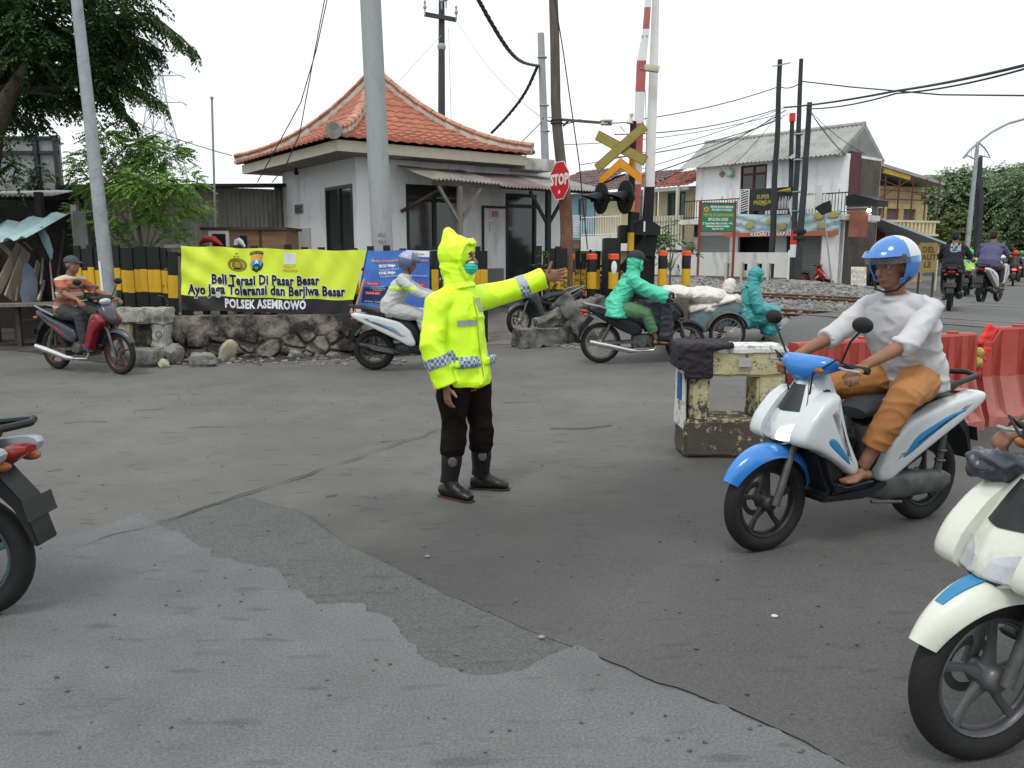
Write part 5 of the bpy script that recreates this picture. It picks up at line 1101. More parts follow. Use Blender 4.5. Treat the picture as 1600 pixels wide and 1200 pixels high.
cable('wire from the left trees to the left corner of the tiled roof', [P(205, 188, 22), P(362, 243, 20)], .012, sag=.06)
cable('thin guy wire slanting from the rusty pole top', [P(866, -5, 16.5), P(880, 80, 16.6), P(905, 255, 17), P(918, 390, 17.5)], .012)
cable('service wire from the slim grey pole past the rusty pole', [P(848, 185, 21.4), P(905, 187, 24), P(1010, 185, 27), P(1218, 135, 30.3), P(1252, 128, 29)], .018, sag=.12)
cable('upper main cable from the pole cluster to the right edge', [P(1252, 127, 29), P(1330, 136, 26), P(1470, 148, 22), P(1660, 150, 18)], .022)
cable('heavy cable rising from the cluster to the upper right edge', [P(1225, 168, 29.5), P(1400, 142, 22), P(1640, 92, 15)], .032, sag=.05)
cable('second heavy cable just below the rising one', [P(1260, 170, 28), P(1400, 146, 22), P(1640, 96, 15.3)], .022, sag=.10)
for k, (v0, v1, u0) in enumerate([(196, 170, 960), (212, 178, 880), (232, 185, 960), (244, 168, 905), (262, 172, 1000), (275, 178, 905)]):
    cable('line %s from the top among those strung between signal mast and pole cluster' % ['one', 'two', 'three', 'four', 'five', 'six'][k], [P(u0, v0+14, 26), P(1216+k*3, v1, 30)], .012 if k % 2 else .018, sag=.22)
for k, (u1, v1) in enumerate([(1065, 275), (1140, 262), (1330, 250), (1344, 262), (1352, 240)]):
    a = P(1220, 172, 30) if k < 2 else P(1263, 170, 28); cable('thin service drop from the cluster to the grey roof, %s one' % ['far left', 'left', 'lower right', 'outer right', 'upper right'][k], [a, P(u1, v1, 31)], .010, sag=.15)
cable('wire between the rusty pole crossarm and slim grey pole', [P(857, 183, 21.4), P(878, 188, 16.7)], .012)
cable('thin vertical wire hanging behind the tiled roof peak', [P(701, 45, 29), P(706, 225, 26)], .010, m=wireg)
cable('faint wire from crossarm to the left over the roof', [P(690, 55, 29.5), P(625, 125, 24)], .008, m=wireg)
cable('faint wire from crossarm down right to the slim grey pole', [P(714, 33, 29.5), P(848, 185, 21.6)], .008, m=wireg, sag=.3)
cable('wire from slim grey pole down left to the annexe roof', [P(847, 190, 21.5), P(815, 222, 20)], .012)
# ================================================================ stop sign
ss = thing('stop_sign', 'red octagonal stop sign with white letters bolted to the rusty pole', 'sign', tuple(P(874, 282, 16.35)), 0)
ss.scale = (.95,)*3; rs = R(-59); ss.rotation_euler.z = rs
Rr = .33/math.cos(math.pi/8)
def octo(r, y0, y1, mb=None): return (mb or MB()).prism([(r*math.cos(math.pi/8+i*math.pi/4), 1.12*r*math.sin(math.pi/8+i*math.pi/4)) for i in range(8)], y0, y1)
octo(Rr, -.0, .004).obj('panel', mat('red enamel', (.55, .02, .03), .4, var=.08, vs=5), ss)
f = octo(Rr+.018, .0045, .010); f.obj('white_edge', whitep, ss)
text('STOP', .30, whitep, ss, XZ(0, -.004, .01), sx=.86, bold=.014, name='lettering'); MB().prism([(-.03, -.27), (.03, -.27), (.015, -.21), (0, -.19), (-.015, -.21)], -.006, -.001).obj('small_mark', whitep, ss); MB().ring((0, -.004, -.235), (0, 1, 0), .03, .006, n=14, k=5).obj('small_mark_ring', whitep, ss)
# ================================================================ crossing signal and barrier machine
sg = thing('crossing_signal', 'railway crossing signal mast with yellow crossbuck, chevron and twin hooded black lamps', 'signal', tuple(P(985, 395, 18.0).xy)+(0.30,)); sb = V(sg.location)
f = MB(); zt_ = P(985, 190, 18).z-sb.z
zs = [0, .35, .9, 1.35, 1.75, 2.2, 2.6, 3.05, 3.5, zt_]
for i, (a, b) in enumerate(zip(zs[:-1], zs[1:])): f.tube([(0, 0, a), (0, 0, b)], .075, n=14, mi=i % 2)
f.obj('mast', [black, yellow], sg)
xang = R(-33)
cx = thing('x', None, None); bpy.data.objects.remove(cx)
def plate(name, c, L_, w, ang, y, m, edge_m):
    M_ = Matrix.Translation(c) @ Matrix.Rotation(xang, 4, 'Z') @ Matrix.Translation((0, y, 0)) @ Matrix.Rotation(ang, 4, 'Y')
    out = lambda e: [(-L_/2-e, -w/2-e), (L_/2+e, -w/2-e), (L_/2+e, w/2+e), (-L_/2-e, w/2+e)]
    a = MB().prism(out(0), 0, .006, M=M_).obj(name, m, sg); MB().prism(out(.016), .0065, .012, M=M_).obj('red_edge', edge_m, a); 
    for t in (-.1, .1): MB().lathe([(.016, 0), (.012, .01)], M_ @ V((t, 0, 0)), M_.to_3x3() @ V((0, -1, 0)), n=8).obj('bolt', galv, a)
rede = mat('dull red edge', (.32, .07, .04), .6); oliv = mat('faded olive yellow plate', (.30, .27, .07), .55, var=.12, vs=4); orn = mat('orange reflective plate', (.72, .30, .02), .5, var=.06)
c1 = P(970, 231, 17.85)-sb; plate('crossbuck_board', c1, 1.30, .185, R(28), .0, oliv, rede); plate('crossbuck_board', c1, 1.36, .185, R(-36), -.03, oliv, rede)
c2 = P(970, 252, 17.85)-sb
for sgn in (-1, 1):
    Mx = Matrix.Translation(c2) @ Matrix.Rotation(xang, 4, 'Z') @ Matrix.Translation((0, -.02*(sgn > 0), 0)); L_ = .64; w_ = .15; dx, dz = math.cos(R(37)), -math.sin(R(37)); 
    def chev(e): return [(-.0*sgn, .06+e), (sgn*(L_*dx+e), .06+L_*dz+e*.3), (sgn*(L_*dx+e), .06+L_*dz-w_*1.15-e), (0, .06-w_*1.25-e*1.2)]
    pts = chev(0); pts = pts if sgn > 0 else pts[::-1]; a = MB().prism(pts, 0, .006, M=Mx).obj('chevron_board', orn, sg); pe = chev(.016); pe = pe if sgn > 0 else pe[::-1]; MB().prism(pe, .0065, .012, M=Mx).obj('red_edge', mat('bright red edge', (.5, .07, .03)), a)
MB().tube([c1+V((.05, .1, .1)), V((0, 0, c1.z+.1))], .02).tube([c2+V((.05, .1, -.05)), V((0, 0, c2.z-.05))], .02).obj('bracket', galv, sg)
adir = V((-.93, -.36, 0)).normalized()
for k, (u, v, rr) in enumerate(((938, 310, .34), (976, 308, .36))):
    c = P(u, v, 17.7 if k else 17.95)-sb; h = MB().lathe([(.05, .02), (rr, 0), (rr, .03), (.1, .06), (.1, .2)], c, -adir, n=30).obj('lamp_backboard', plasb, sg)
    mb = MB(); n_ = 18; b = 0
    sd = V((0, 0, 1)).cross(adir).normalized(); 
    for s_ in (0, 1):
        for i in range(n_+1):
            th = math.pi*(-.12+1.24*i/n_); L_ = .46*(.35+.65*math.sin(max(0, min(math.pi, th)))); rr_ = .145-s_*.008
            for q in (0, L_*.5, L_): mb.v.append(tuple(c+sd*(rr_*math.cos(th))+V((0, 0, 1))*(rr_*math.sin(th)-q*.18)+adir*q))
    K = (n_+1)*3
    for s_ in (0, 1):
        for i in range(n_):
            for q in (0, 1): a = s_*K+i*3+q; mb.f.append([a, a+1, a+4, a+3]); mb.m.append(0)
    for i in range(n_): a = i*3+2; mb.f.append([a, a+3, K+a+3, K+a]); mb.m.append(0)
    mb.obj('hood', plasb, h); MB().lathe([(.12, .0), (.10, .02), (.02, .03)], c+adir*.01, adir, n=18).obj('red_lens', mat('dark red lens', (.16, .01, .01), .2), h)
MB().beam(P(944, 312, 18)-sb, V((0, 0, P(944, 312, 18).z-sb.z)), .06).obj('lamp_arm', plasb, sg)
o = MB().lathe([(.10, 0), (.03, .12), (.05, .2)], P(984, 193, 18)-sb, V((.2, 0, 1)), n=14).beam(P(976, 205, 17.9)-sb, P(968, 196, 17.9)-sb, .03, .02).obj('bell', mat('cream bell', (.55, .53, .42)), sg)
bm_ = thing('barrier_machine', 'black crossing barrier machine with counterweight plate marked one', 'barrier', tuple(P(1003, 395, 18.4).xy)+(.32,)); mb_ = V(bm_.location)
def bmb(u0, v0, u1, v1, Y, t, m, name, par=None, bev=.02):
    a, b = P(u0, v1, Y)-mb_, P(u1, v0, Y)-mb_; return MB().b2((a.x, a.y-t/2, a.z), (b.x, a.y+t/2, b.z), bev=bev).obj(name, m, par or bm_)
bmb(941, 372, 968, 470, 18.3, .55, black, 'machine_cabinet'); bmb(966, 352, 984, 380, 18.3, .45, black, 'upper_box'); bmb(984, 366, 1026, 382, 18.5, .2, black, 'pivot_housing')
pts = [(982, 352), (1003, 342), (1014, 342), (1031, 354), (1031, 367), (982, 367)]; pq = [(P(u, v, 18.1)-mb_) for u, v in pts]
w_ = MB().prism([(p.x, p.z) for p in pq][::-1], pq[0].y-.06, pq[0].y+.06).obj('counterweight', black, bm_); pN = P(1006, 355, 18.1)-mb_; text('1', .32, wlet, w_, XZ(pN.x, pN.y-.075, pN.z), bold=.004)
MB().beam(P(1020, 370, 18.3)-mb_, P(975, 425, 18.3)-mb_, .1, .32).beam(P(1020, 366, 18.3)-mb_, P(1014, 400, 18.3)-mb_, .12, .2).obj('diagonal_strut', black, bm_)
bmb(985, 380, 1022, 470, 18.6, .4, black, 'lower_cabinet')
def arm(name, label, pix, Y, segs, parent_label=None):
    t = thing(name, label, 'boom', tuple(P(*pix[0][:2], Y))); b_ = V(t.location); 
    for k, (va, vb, m_) in enumerate(segs):
        def pt(v):
            for (u0, v0, w0), (u1, v1, w1) in zip(pix[:-1], pix[1:]):
                if v1 <= v <= v0: q = (v0-v)/(v0-v1); return u0+(u1-u0)*q, w0+(w1-w0)*q
            return pix[-1][0], pix[-1][2]
        ua, wa = pt(va); ub, wb_ = pt(vb); A_, B_ = P(ua, va, Y)-b_, P(ub, vb, Y)-b_; wa *= Y/1266.; wb_ *= Y/1266.
        MB().loft([(A_, (wa/2, 0, 0), (0, .045, 0)), (B_, (wb_/2, 0, 0), (0, .045, 0))], n=16, sup=.35).obj('arm_section', m_, t, smooth=50)
    return t
fadr = mat('faded red paint', (.42, .11, .11), .6, var=.15, vs=4)
ar = arm('crossing_boom', 'raised red and white striped crossing barrier arm leaning left of the white one', [(990, 345, 17), (994, 282, 17), (998, 200, 14), (1002, 100, 14.5), (1005, 60, 12.5), (1010, 44, 9.5), (1016, -60, 8.5)], 18.0, [(345, 332, black), (332, 288, fadr), (288, 246, whitep), (246, 193, fadr), (193, 144, whitep), (144, 95, fadr), (95, 46, whitep), (46, 12, fadr), (12, -30, whitep), (-30, -60, fadr)])
for v, u in ((56, 1004), (56, 1011), (107, 1001), (107, 1005)): MB().lathe([(.02, 0), (.014, .02)], P(u, v, 17.95)-V(ar.location), (0, -1, 0), n=8).obj('bolt', galv, ar)
aw2 = arm('crossing_boom', 'raised plain white barrier arm with black foot right of the striped one', [(1012, 345, 17), (1015, 290, 15), (1021, 120, 13.5), (1026, -60, 9)], 18.3, [(345, 292, black), (292, 110, whitep), (110, -60, whitep)])
MB().box(P(1018, 107, 18.0)-V(aw2.location), (.32, .14, .13), ry=.12, bev=.02).obj('arm_lamp', creamw, aw2)
for t in (ar, aw2): t['group'] = 'raised crossing booms'
cable('thin hanging wire beside the striped barrier arm', [P(1008, 140, 17.8), P(1010, 205, 17.8), P(1008, 330, 17.8), P(1007, 345, 17.8)], .006)
# bollards
rb_ = mat('orange red reflector', (.75, .09, .03), .4)
bols = [(893, 397, 17.2, 11, 'black and yellow bollard with red ring half hidden by the rusty pole'), (925, 397, 17.2, 16, 'black and yellow bollard with red ring just right of the rusty pole'), (959, 397, 17.2, 16, 'black and yellow bollard with white smear at the green rider back'), (1036, 392, 18.2, 14.5, 'black and yellow bollard with red ring above the white sacks'), (1073, 392, 18.6, 14.5, 'rightmost black and yellow bollard at the track edge'), (991, 392, 18.9, 10, 'thin black and yellow bollard behind the cap of the green rider')]
for k, (u, v, Y, w_, lb) in enumerate(bols):
    p = P(u, v, Y); zg = gz(p.x, p.y); t = thing('bollard', lb, 'bollard', (p.x, Y, zg), 0, 'bollards along the crossing'); r = w_/2*Y/1266.; H_ = p.z-zg; y1 = P(u, v+28, Y).z-zg; y0 = P(u, v+54, Y).z-zg
    mb = MB(); mb.lathe([(r*.97, 0), (r*.97, y0)], (0, 0, 0), (0, 0, 1), n=20, mi=0).lathe([(r*.97, y0), (r*.97, y1)], (0, 0, 0), (0, 0, 1), n=20, mi=1).lathe([(r*.97, y1), (r*.97, H_-.02), (r*.85, H_)], (0, 0, 0), (0, 0, 1), n=20, mi=0); mb.obj('post', [black, yellow], t)
    MB().lathe([(r*1.04, H_-.11), (r*1.04, H_-.012), (r*.9, H_+.006)], (0, 0, 0), (0, 0, 1), n=20).obj('red_ring', rb_, t)
    if k == 2: MB().ell((0, -r*.97, H_-.28), (.06, .012, .14), n=8).obj('white_smear', whitep, t)
# ================================================================ front concrete barrier
fbp = G(1078, 716); fbr = thing('concrete_barrier', 'worn yellow and white concrete frame barrier standing on the road in the centre right', 'barrier', (fbp.x, fbp.y, 0), R(0)); Yb = fbp.y
def fbx(u, v): p = P(u, v, Yb); return p.x-fbp.x, p.z
xR = fbx(1232, 600)[0]; zT = fbx(1150, 541)[1]; hx0 = fbx(1109, 620)[0]; hx1 = fbx(1183, 620)[0]; hz0 = fbx(1140, 654)[1]; hz1 = fbx(1140, 588)[1]; xL = fbx(1074, 600)[0]
yel_c = mat('chipped yellow concrete', (.45, .40, .245), .9, var=.12, vs=5, bump=.6, bs=40); 
nt = yel_c.node_tree; N = nt.nodes; L = nt.links; b_ = N['Principled BSDF']; src = b_.inputs['Base Color'].links[0].from_socket
tc_ = N.new('ShaderNodeTexCoord'); sp = N.new('ShaderNodeSeparateXYZ'); L.new(tc_.outputs['Object'], sp.inputs[0]); n1_ = N.new('ShaderNodeTexNoise'); n1_.inputs['Scale'].default_value = 14; n1_.inputs['Detail'].default_value = 12; n1_.inputs['Roughness'].default_value = .75; L.new(tc_.outputs['Object'], n1_.inputs[0])
mrz = N.new('ShaderNodeMapRange'); mrz.inputs[1].default_value = .10; mrz.inputs[2].default_value = .60; mrz.inputs[3].default_value = .17; mrz.inputs[4].default_value = -.01; L.new(sp.outputs['Z'], mrz.inputs[0])
ad = N.new('ShaderNodeMath'); ad.operation = 'ADD'; L.new(n1_.outputs['Fac'], ad.inputs[0]); L.new(mrz.outputs[0], ad.inputs[1]); rr = N.new('ShaderNodeMapRange'); rr.inputs[1].default_value = .53; rr.inputs[2].default_value = .58; L.new(ad.outputs[0], rr.inputs[0])
mx = N.new('ShaderNodeMix'); mx.data_type = 'RGBA'; L.new(rr.outputs[0], mx.inputs[0]); L.new(src, mx.inputs[6]); mx.inputs[7].default_value = (.075, .065, .052, 1); L.new(mx.outputs[2], b_.inputs['Base Color'])
T_ = .38
def rbx(lo, hi, seed): return roughbox(MB(), lo, hi, seg=.04, amp=.010, seed=seed)
rbx((xL+.03, 0, .30), (hx0, T_-.06, hz1), 11).obj('leg', yel_c, fbr); rbx((hx1, 0, .30), (xR-.02, T_-.06, hz1), 12).obj('leg', yel_c, fbr)
rbx((xL, -.0, hz1-.005), (xR, T_-.04, zT-.02), 13).obj('top_beam', yel_c, fbr)
bs_m = mat('rough broken concrete base', (.20, .175, .12), .95, var=.3, vs=7, bump=1.0, bs=35, stain=((.05, .045, .04), 6, .45, .6))
rbx((xL-.01, -.012, 0.01), (xR+.0, T_, .31), 14).obj('base', yel_c, fbr)
wc = mat('flaking white side paint', (.62, .62, .60), .85, var=.1, vs=4, bump=.4, stain=((.12, .11, .10), 8, .52, .62))
roughbox(MB(), (xL-.03, .02, .22), (xL+.005, T_-.05, zT-.03), seg=.05, amp=.006, seed=15).obj('white_side', wc, fbr)
MB().b2((xL-.046, .05, fbx(1070, 627)[1]), (xL-.034, T_-.22, fbx(1070, 585)[1])).obj('blue_mark', mat('blue paint', (.03, .11, .30), .6), fbr)
roughbox(MB(), (hx0+.02, -.012, zT-.07), (xR-.01, T_-.03, zT+.0), seg=.05, amp=.008, seed=16).obj('white_top', wc, fbr)
MB().box((fbx(1163, 566)[0], -.018, fbx(1163, 566)[1]), (.10, .008, .07)).obj('pale_patch', mat('pale grey patch', (.38, .37, .38)), fbr)
# ---- helper: voxel remeshed organic shapes
def remesh(name, mb, voxel, m, parent=None, smooth=4, disp=None, loc=None, sm_fac=.6):
    me = bpy.data.meshes.new('tmp'); me.from_pydata(mb.v, [], mb.f); b = bmesh.new(); b.from_mesh(me); bmesh.ops.recalc_face_normals(b, faces=b.faces); b.to_mesh(me); b.free()
    o = bpy.data.objects.new('tmp', me); COL.objects.link(o); r = o.modifiers.new('r', 'REMESH'); r.mode = 'VOXEL'; r.voxel_size = voxel
    s = o.modifiers.new('s', 'SMOOTH'); s.iterations = smooth; s.factor = sm_fac; bpy.context.view_layer.update()
    me2 = bpy.data.meshes.new_from_object(o.evaluated_get(bpy.context.evaluated_depsgraph_get())); bpy.data.objects.remove(o); bpy.data.meshes.remove(me)
    if disp:
        nr = [v.normal.copy() for v in me2.vertices]
        for v, nn in zip(me2.vertices, nr): v.co += nn*disp(v.co)
    me2.name = name; me2.materials.clear()
    for mm in (m if isinstance(m, (list, tuple)) else [m]): me2.materials.append(mm)
    for p in me2.polygons: p.use_smooth = True; p.material_index = 0
    q = bpy.data.objects.new(name, me2); COL.objects.link(q)
    if parent: q.parent = parent
    if loc is not None: q.location = loc
    return q
def wrink(a=.006, s=9, seed=0):
    def f(c):
        w = noise.noise_vector(c*2.2+V((seed, 0, 0)))*.35; p = (c+w*.35)*s; r = 1-abs(noise.noise(V((p.x*.8, p.y*.8, p.z*1.5+seed)))*2.2)
        return a*(r*r-.35)+a*.4*noise.noise(c*s*2.4)
    return f
clothb = mat('black cloth', (.022, .018, .022), .8, var=.3, vs=6)
cb = MB(); x0, x1 = xL-.045, hx0+.0; zz = fbx(1080, 596)[1]
cb.box(((x0+x1)/2+.01, -.025, (zT+zz)/2+.01), (x1-x0-.0, .03, zT-zz-.02), bev=.01).box(((x0+hx1-.20)/2, T_/2-.02, zT+.008), (hx1-.20-x0, T_+.02, .03), bev=.012).box((x0-.01, T_/2-.04, zT-.08), (.05, T_-.02, .20), bev=.02).tube([(x1-.05, -.03, zT-.01), (x1+.10, -.025, zT-.0), (hx1-.22, -.01, zT+.01)], .025, n=8)
tag(remesh('black_cloth', cb, .010, clothb, smooth=3, disp=wrink(.010, 14, 3), loc=(fbp.x, fbp.y, 0)), 'black cloth draped over the left corner of the yellow concrete barrier', 'cloth')
# ================================================================ red plastic barriers
plr = mat('red barrier plastic', (.34, .045, .035), .5, var=.10, vs=3, stain=((.36, .11, .09), 2.2, .50, .75)); plp = mat('dusty pink red plastic', (.36, .12, .10), .6, var=.12, vs=5, stain=((.35, .16, .13), 7, .5, .7))
def jersey(label, a, b, h, mirror=False, broken=False):
    a, b = V(a), V(b); d = b-a; L_ = d.length; t = thing('plastic_barrier', label, 'barrier', (a.x, a.y, gz(a.x, a.y)), math.atan2(d.y, d.x), 'red plastic road barriers')
    pr = [(-.22, .0), (-.22, .10), (-.19, .16), (-.085, .46), (-.065, h-.02), (-.05, h), (.05, h), (.065, h-.02), (.085, .46), (.19, .16), (.22, .10), (.22, 0)]
    n_ = 40; mb = MB(); grooves = [L_*(k+.5)/6 for k in range(6)]
    xs_ = sorted(set([0, .03, L_-.03, L_]+[g_+dx for g_ in grooves for dx in (-.05, -.04, .04, .05)])); k = len(pr); 
    for x in xs_:
        ins = any(abs(x-g_) < .045 for g_ in grooves); endi = .94 if x in (0, L_) else 1
        for (y, z) in pr:
            yy = y
            if ins and .12 < z < h-.08: yy = y*.0+math.copysign(max(.03, abs(y)-.055), y)
            zz = z
            if broken and x < .12 and z > h-.1: zz = z-.12
            mb.v.append((x, yy*endi, zz))
    # add an inner ring so grooves stop short of the top
    for i in range(len(xs_)-1):
        for j in range(k):
            f = [i*k+j, i*k+(j+1) % k, (i+1)*k+(j+1) % k, (i+1)*k+j]; low = max(pr[j][1], pr[(j+1) % k][1]) < .47; mb.f.append(f); mb.m.append(1 if low else 0)
    mb.f.append([j for j in range(k)][::-1]); mb.m.append(0); mb.f.append([(len(xs_)-1)*k+j for j in range(k)]); mb.m.append(0)
    o = mb.obj('body', [plr, plp], t, smooth=25)
    for x in (L_*.25, L_*.75): MB().lathe([(.05, 0), (.05, .02)], (x, 0, h-.002), (0, 0, 1), n=14).obj('filler_cap', plr, t)
    for x in (.55, L_-.55): MB().box((x, -.235, .09), (.30, .04, .10), bev=.01).obj('fork_slot', plasb, t)
    MB().lathe([(.02, .1), (.02, h-.1)], (L_+.03, 0, 0), (0, 0, 1), n=10).obj('joint_pin', plr, t)
    return t
j0 = P(1240, 536, 6.45); hJ = j0.z-.0
j1 = P(1519, 515, 7.35); j2 = P(1523, 512, 7.45); j3 = P(1760, 494, 7.9)
mid_ = V((j0.x, j0.y, 0)).lerp(V((j1.x, j1.y, 0)), .5)
dj = (V((j1.x, j1.y, 0))-V((j0.x, j0.y, 0))).normalized()
jersey('red plastic water barrier directly right of the yellow concrete barrier', (j0.x, j0.y, 0), tuple(mid_-dj*.03), hJ)
jersey('red plastic water barrier visible behind the white shirt rider and left of the broken corner', tuple(mid_+dj*.03), (j1.x, j1.y, 0), hJ)
t3 = jersey('red plastic water barrier with a broken corner at the right edge', (j2.x+.08, j2.y+.05, 0), (j3.x, j3.y, 0), hJ+.03, broken=True)
o = remesh('torn_flap', MB().box((.06, -.03, hJ-.05), (.12, .05, .22), ry=.5, bev=.01).box((.0, -.05, hJ-.3), (.08, .05, .3), ry=.3, bev=.01), .012, redp, t3, disp=wrink(.01, 12))
tag(MB().ell((0, 0, 0), (.07, .05, .07)).ell((.03, 0, .08), (.05, .04, .06)).obj('yellow_rag', mat('yellow black rag', (.35, .28, .08), .8, var=.7, vs=20), loc=P(1523, 566, 7.35)), 'small yellow and black rag stuffed in the gap between red barriers', 'rag')
# ================================================================ green sign on red posts, leaning black board, board
gs = thing('green_sign', 'green school sign board with white and gold lettering on two red posts', 'sign', tuple(P(1120, 400, 29).xy)+(.15,), R(8)); _g = Fr(gs.location, R(8))
x0, zt_ = _g.hx(1097, 318, 0); x1 = _g.hx(1149, 314, 0)[0]; zb_ = _g.hx(1120, 361, 0)[1]
o_ = .15
MB().b2((x0, 0, zb_-o_), (x1, .05, zt_-o_)).obj('panel', mat('green enamel', (.02, .20, .10), .5, var=.08), gs); cxg = (x0+x1)/2; gw = x1-x0
fr_ = MB(); fr_.b2((x0-.04, -.02, zb_-o_-.04), (x1+.04, .055, zb_-o_)).b2((x0-.04, -.02, zt_-o_), (x1+.04, .055, zt_-o_+.04)).b2((x0-.04, -.02, zb_-o_), (x0-.001, .055, zt_-o_)).b2((x1+.001, -.02, zb_-o_), (x1+.04, .055, zt_-o_)).obj('frame', mat('dark red post', (.22, .04, .03), .7), gs)
for x in (x0-.06, x1+.02): MB().beam((x, .02, -.2), (x, .02, zt_-o_+.1), .07).obj('post', mat('dark red post', (.22, .04, .03), .7), gs)
H_ = zt_-zb_; gt = mat('gold lettering', (.55, .40, .06))
for s, f_, h_, m_, w_, dx in (('DEWAN MAKALIS RAMADAN', .88, .085, wlet, .68, .1), ('PPS TARBIYATUN SUNNAH', .77, .085, wlet, .6, .1), ('TERTIB DI DEPAN KAMI', .58, .11, gt, .9, 0), ('SMP SULTAN AGUNG', .42, .12, wlet, .6, 0), ('Jl. Dupak Pasar Baru No.48 a - 49 a', .28, .08, wlet, .92, 0), ('Kelurahan Asemrowo Surabaya', .18, .08, wlet, .7, 0), ('Telp. 031-5353', .08, .055, wlet, .35, 0)):
    t = text(s, h_*1.25, m_, gs, XZ(0, 0, 0), bold=.003); xs_ = [v.co.x for v in t.data.vertices]; k = gw*w_/(max(xs_)-min(xs_)); t.data.transform(Matrix.Translation((cxg+dx*gw, -.004, zb_-o_+H_*f_)) @ Matrix.Diagonal((k, 1, 1, 1)))
MB().lathe([(.09, 0), (.09, .006)], (x0+.17, -.001, zt_-o_-.2), (0, -1, 0), n=16).obj('round_logo', gt, gs); MB().lathe([(.05, 0), (.05, .006)], (x0+.17, -.008, zt_-o_-.2), (0, -1, 0), n=12).obj('logo_core', redp, gs)
bk = thing('black_board', 'dark angled board on a slanted thin pole in front of the food banner', 'sign', tuple(P(1304, 440, 27).xy)+(.2,)); _b = V(bk.location)
MB().beam(V((0, 0, -.1)), P(1286, 318, 27)-_b, .04).obj('pole', galv, bk); pp = [(P(u, v, 26.9)-_b) for u, v in ((1273, 325), (1284, 318), (1297, 313), (1299, 331), (1285, 336))]
MB().prism([(p.x, p.z) for p in pp][::-1], pp[0].y-.04, pp[0].y+.04).obj('panel', black, bk)
nb = thing('notice_board', 'white notice board leaning against the shop front with faded yellow foot', 'sign', tuple(P(1342, 445, 27.5).xy)+(.3,), R(-8)); nb.rotation_euler.x = R(-10)
MB().b2((-.25, 0, 0), (.25, .04, .85), bev=.01).obj('panel', mat('white yellow board', (.6, .6, .56), .6, stain=((.5, .35, .1), 3, .5, .6)), nb); text('MENU\nNASI\nSOTO', .17, mat('faded lettering', (.3, .3, .28)), nb, XZ(0, -.004, .5))
# ================================================================ right street lamp, large pole, far lamps
sl_ = thing('street_lamp', 'grey street lamp with long curved arm and bow ornament at the right', 'street lamp', tuple(P(1510, 390, 30).xy)+(.1,)); _b = V(sl_.location)
a = P(1528, 222, 30)-_b; MB().tube([V((0, 0, 0)), a*.5, a], [.10, .085, .06], n=12).obj('shaft', galv, sl_)
MB().tube([P(u, v, 30)-_b for u, v in ((1505, 247), (1515, 235), (1529, 222), (1550, 206), (1575, 193), (1600, 186), (1640, 180))], .045, n=8).obj('curved_arm', galv, sl_)
MB().tube([P(u, v, 30)-_b for u, v in ((1529, 222), (1540, 233), (1547, 246), (1530, 243))], .03, n=8).tube([P(u, v, 30)-_b for u, v in ((1505, 247), (1512, 243), (1524, 249))], .03, n=8).obj('bow_ornament', galv, sl_)
for u in (1518, 1522, 1533, 1538): MB().tube([P(u, 228+abs(u-1528)*.6, 30)-_b, P(u, 245, 30)-_b], .008, n=5).obj('ornament_bar', galv, sl_)
tk, _, _ = pole('thick_dark_pole', 'thick dark bundled cable pole just right of the curved street lamp', 'utility pole', 1531, 245, 1526, 380, 38, .17, .12, dkp)
for i in range(3): MB().tube([P(1527+i*3, 280, 37.8)-V(tk.location), P(1534-i, 310, 37.7)-V(tk.location), P(1526+i*3, 395, 37.8)-V(tk.location)], .09, n=8).obj('cable_bundle', dkp, tk)
for k, (u, v0, Y) in enumerate([(1587, 300, 75), (1596, 330, 90), (1572, 335, 100), (1560, 340, 120), (1603, 318, 70)]):
    p = P(u, v0, Y); t = thing('street_lamp', 'distant thin lamp post in the far street, %s' % ['tallest of the group', 'next to the right edge', 'left of the tallest', 'farthest and leftmost', 'at the very right edge'][k], 'street lamp', (p.x, p.y, 0), 0, 'distant lamp posts'); MB().tube([(0, 0, 0), (0, 0, p.z)], .09, n=6).obj('shaft', galv, t); MB().tube([(0, 0, p.z), (.8, 0, p.z+.3), (1.6, 0, p.z+.35)], .05, n=6).obj('arm', galv, t)
# ================================================================ pylon
py = thing('pylon', 'tall steel lattice power pylon faint in the distance behind the left trees', 'pylon', tuple(P(262, 395, 150).xy)+(0,)); k_ = 150/1266.0
zp = lambda v: P(262, v, 150).z
def wid(v): return (8+ (max(0, v-60))*.13)*k_ if v < 160 else (21+(v-160)*.30)*k_
f = MB(); lv = [395, 330, 280, 235, 200, 160, 130, 105, 80, 60]
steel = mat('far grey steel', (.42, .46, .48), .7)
for a, b in zip(lv[:-1], lv[1:]):
    za, zb_, wa, wb_ = zp(a), zp(b), wid(a)/2, wid(b)/2
    for sx, sy in ((-1, -1), (1, -1), (1, 1), (-1, 1)): f.beam((sx*wa, sy*wa, za), (sx*wb_, sy*wb_, zb_), .16)
    for (s1, s2) in (((-1, -1), (1, -1)), ((1, -1), (1, 1)), ((1, 1), (-1, 1)), ((-1, 1), (-1, -1))): f.beam((s1[0]*wa, s1[1]*wa, za), (s2[0]*wb_, s2[1]*wb_, zb_), .09); f.beam((s2[0]*wa, s2[1]*wa, za), (s1[0]*wb_, s1[1]*wb_, zb_), .09)
f.obj('lattice', steel, py)
for v in (80, 118, 160):
    m = MB(); z = zp(v); hw = 36*k_*(1.05 if v > 70 else .9)
    for s_ in (-1, 1): m.beam((0, -.5, z), (s_*hw, 0, z), .12); m.beam((0, .5, z), (s_*hw, 0, z), .12); m.beam((0, 0, z+1.9), (s_*hw, 0, z), .1); m.beam((s_*hw, 0, z), (s_*hw+1.9, -3, z-1), .22)
    m.obj('crossarm', steel, py)
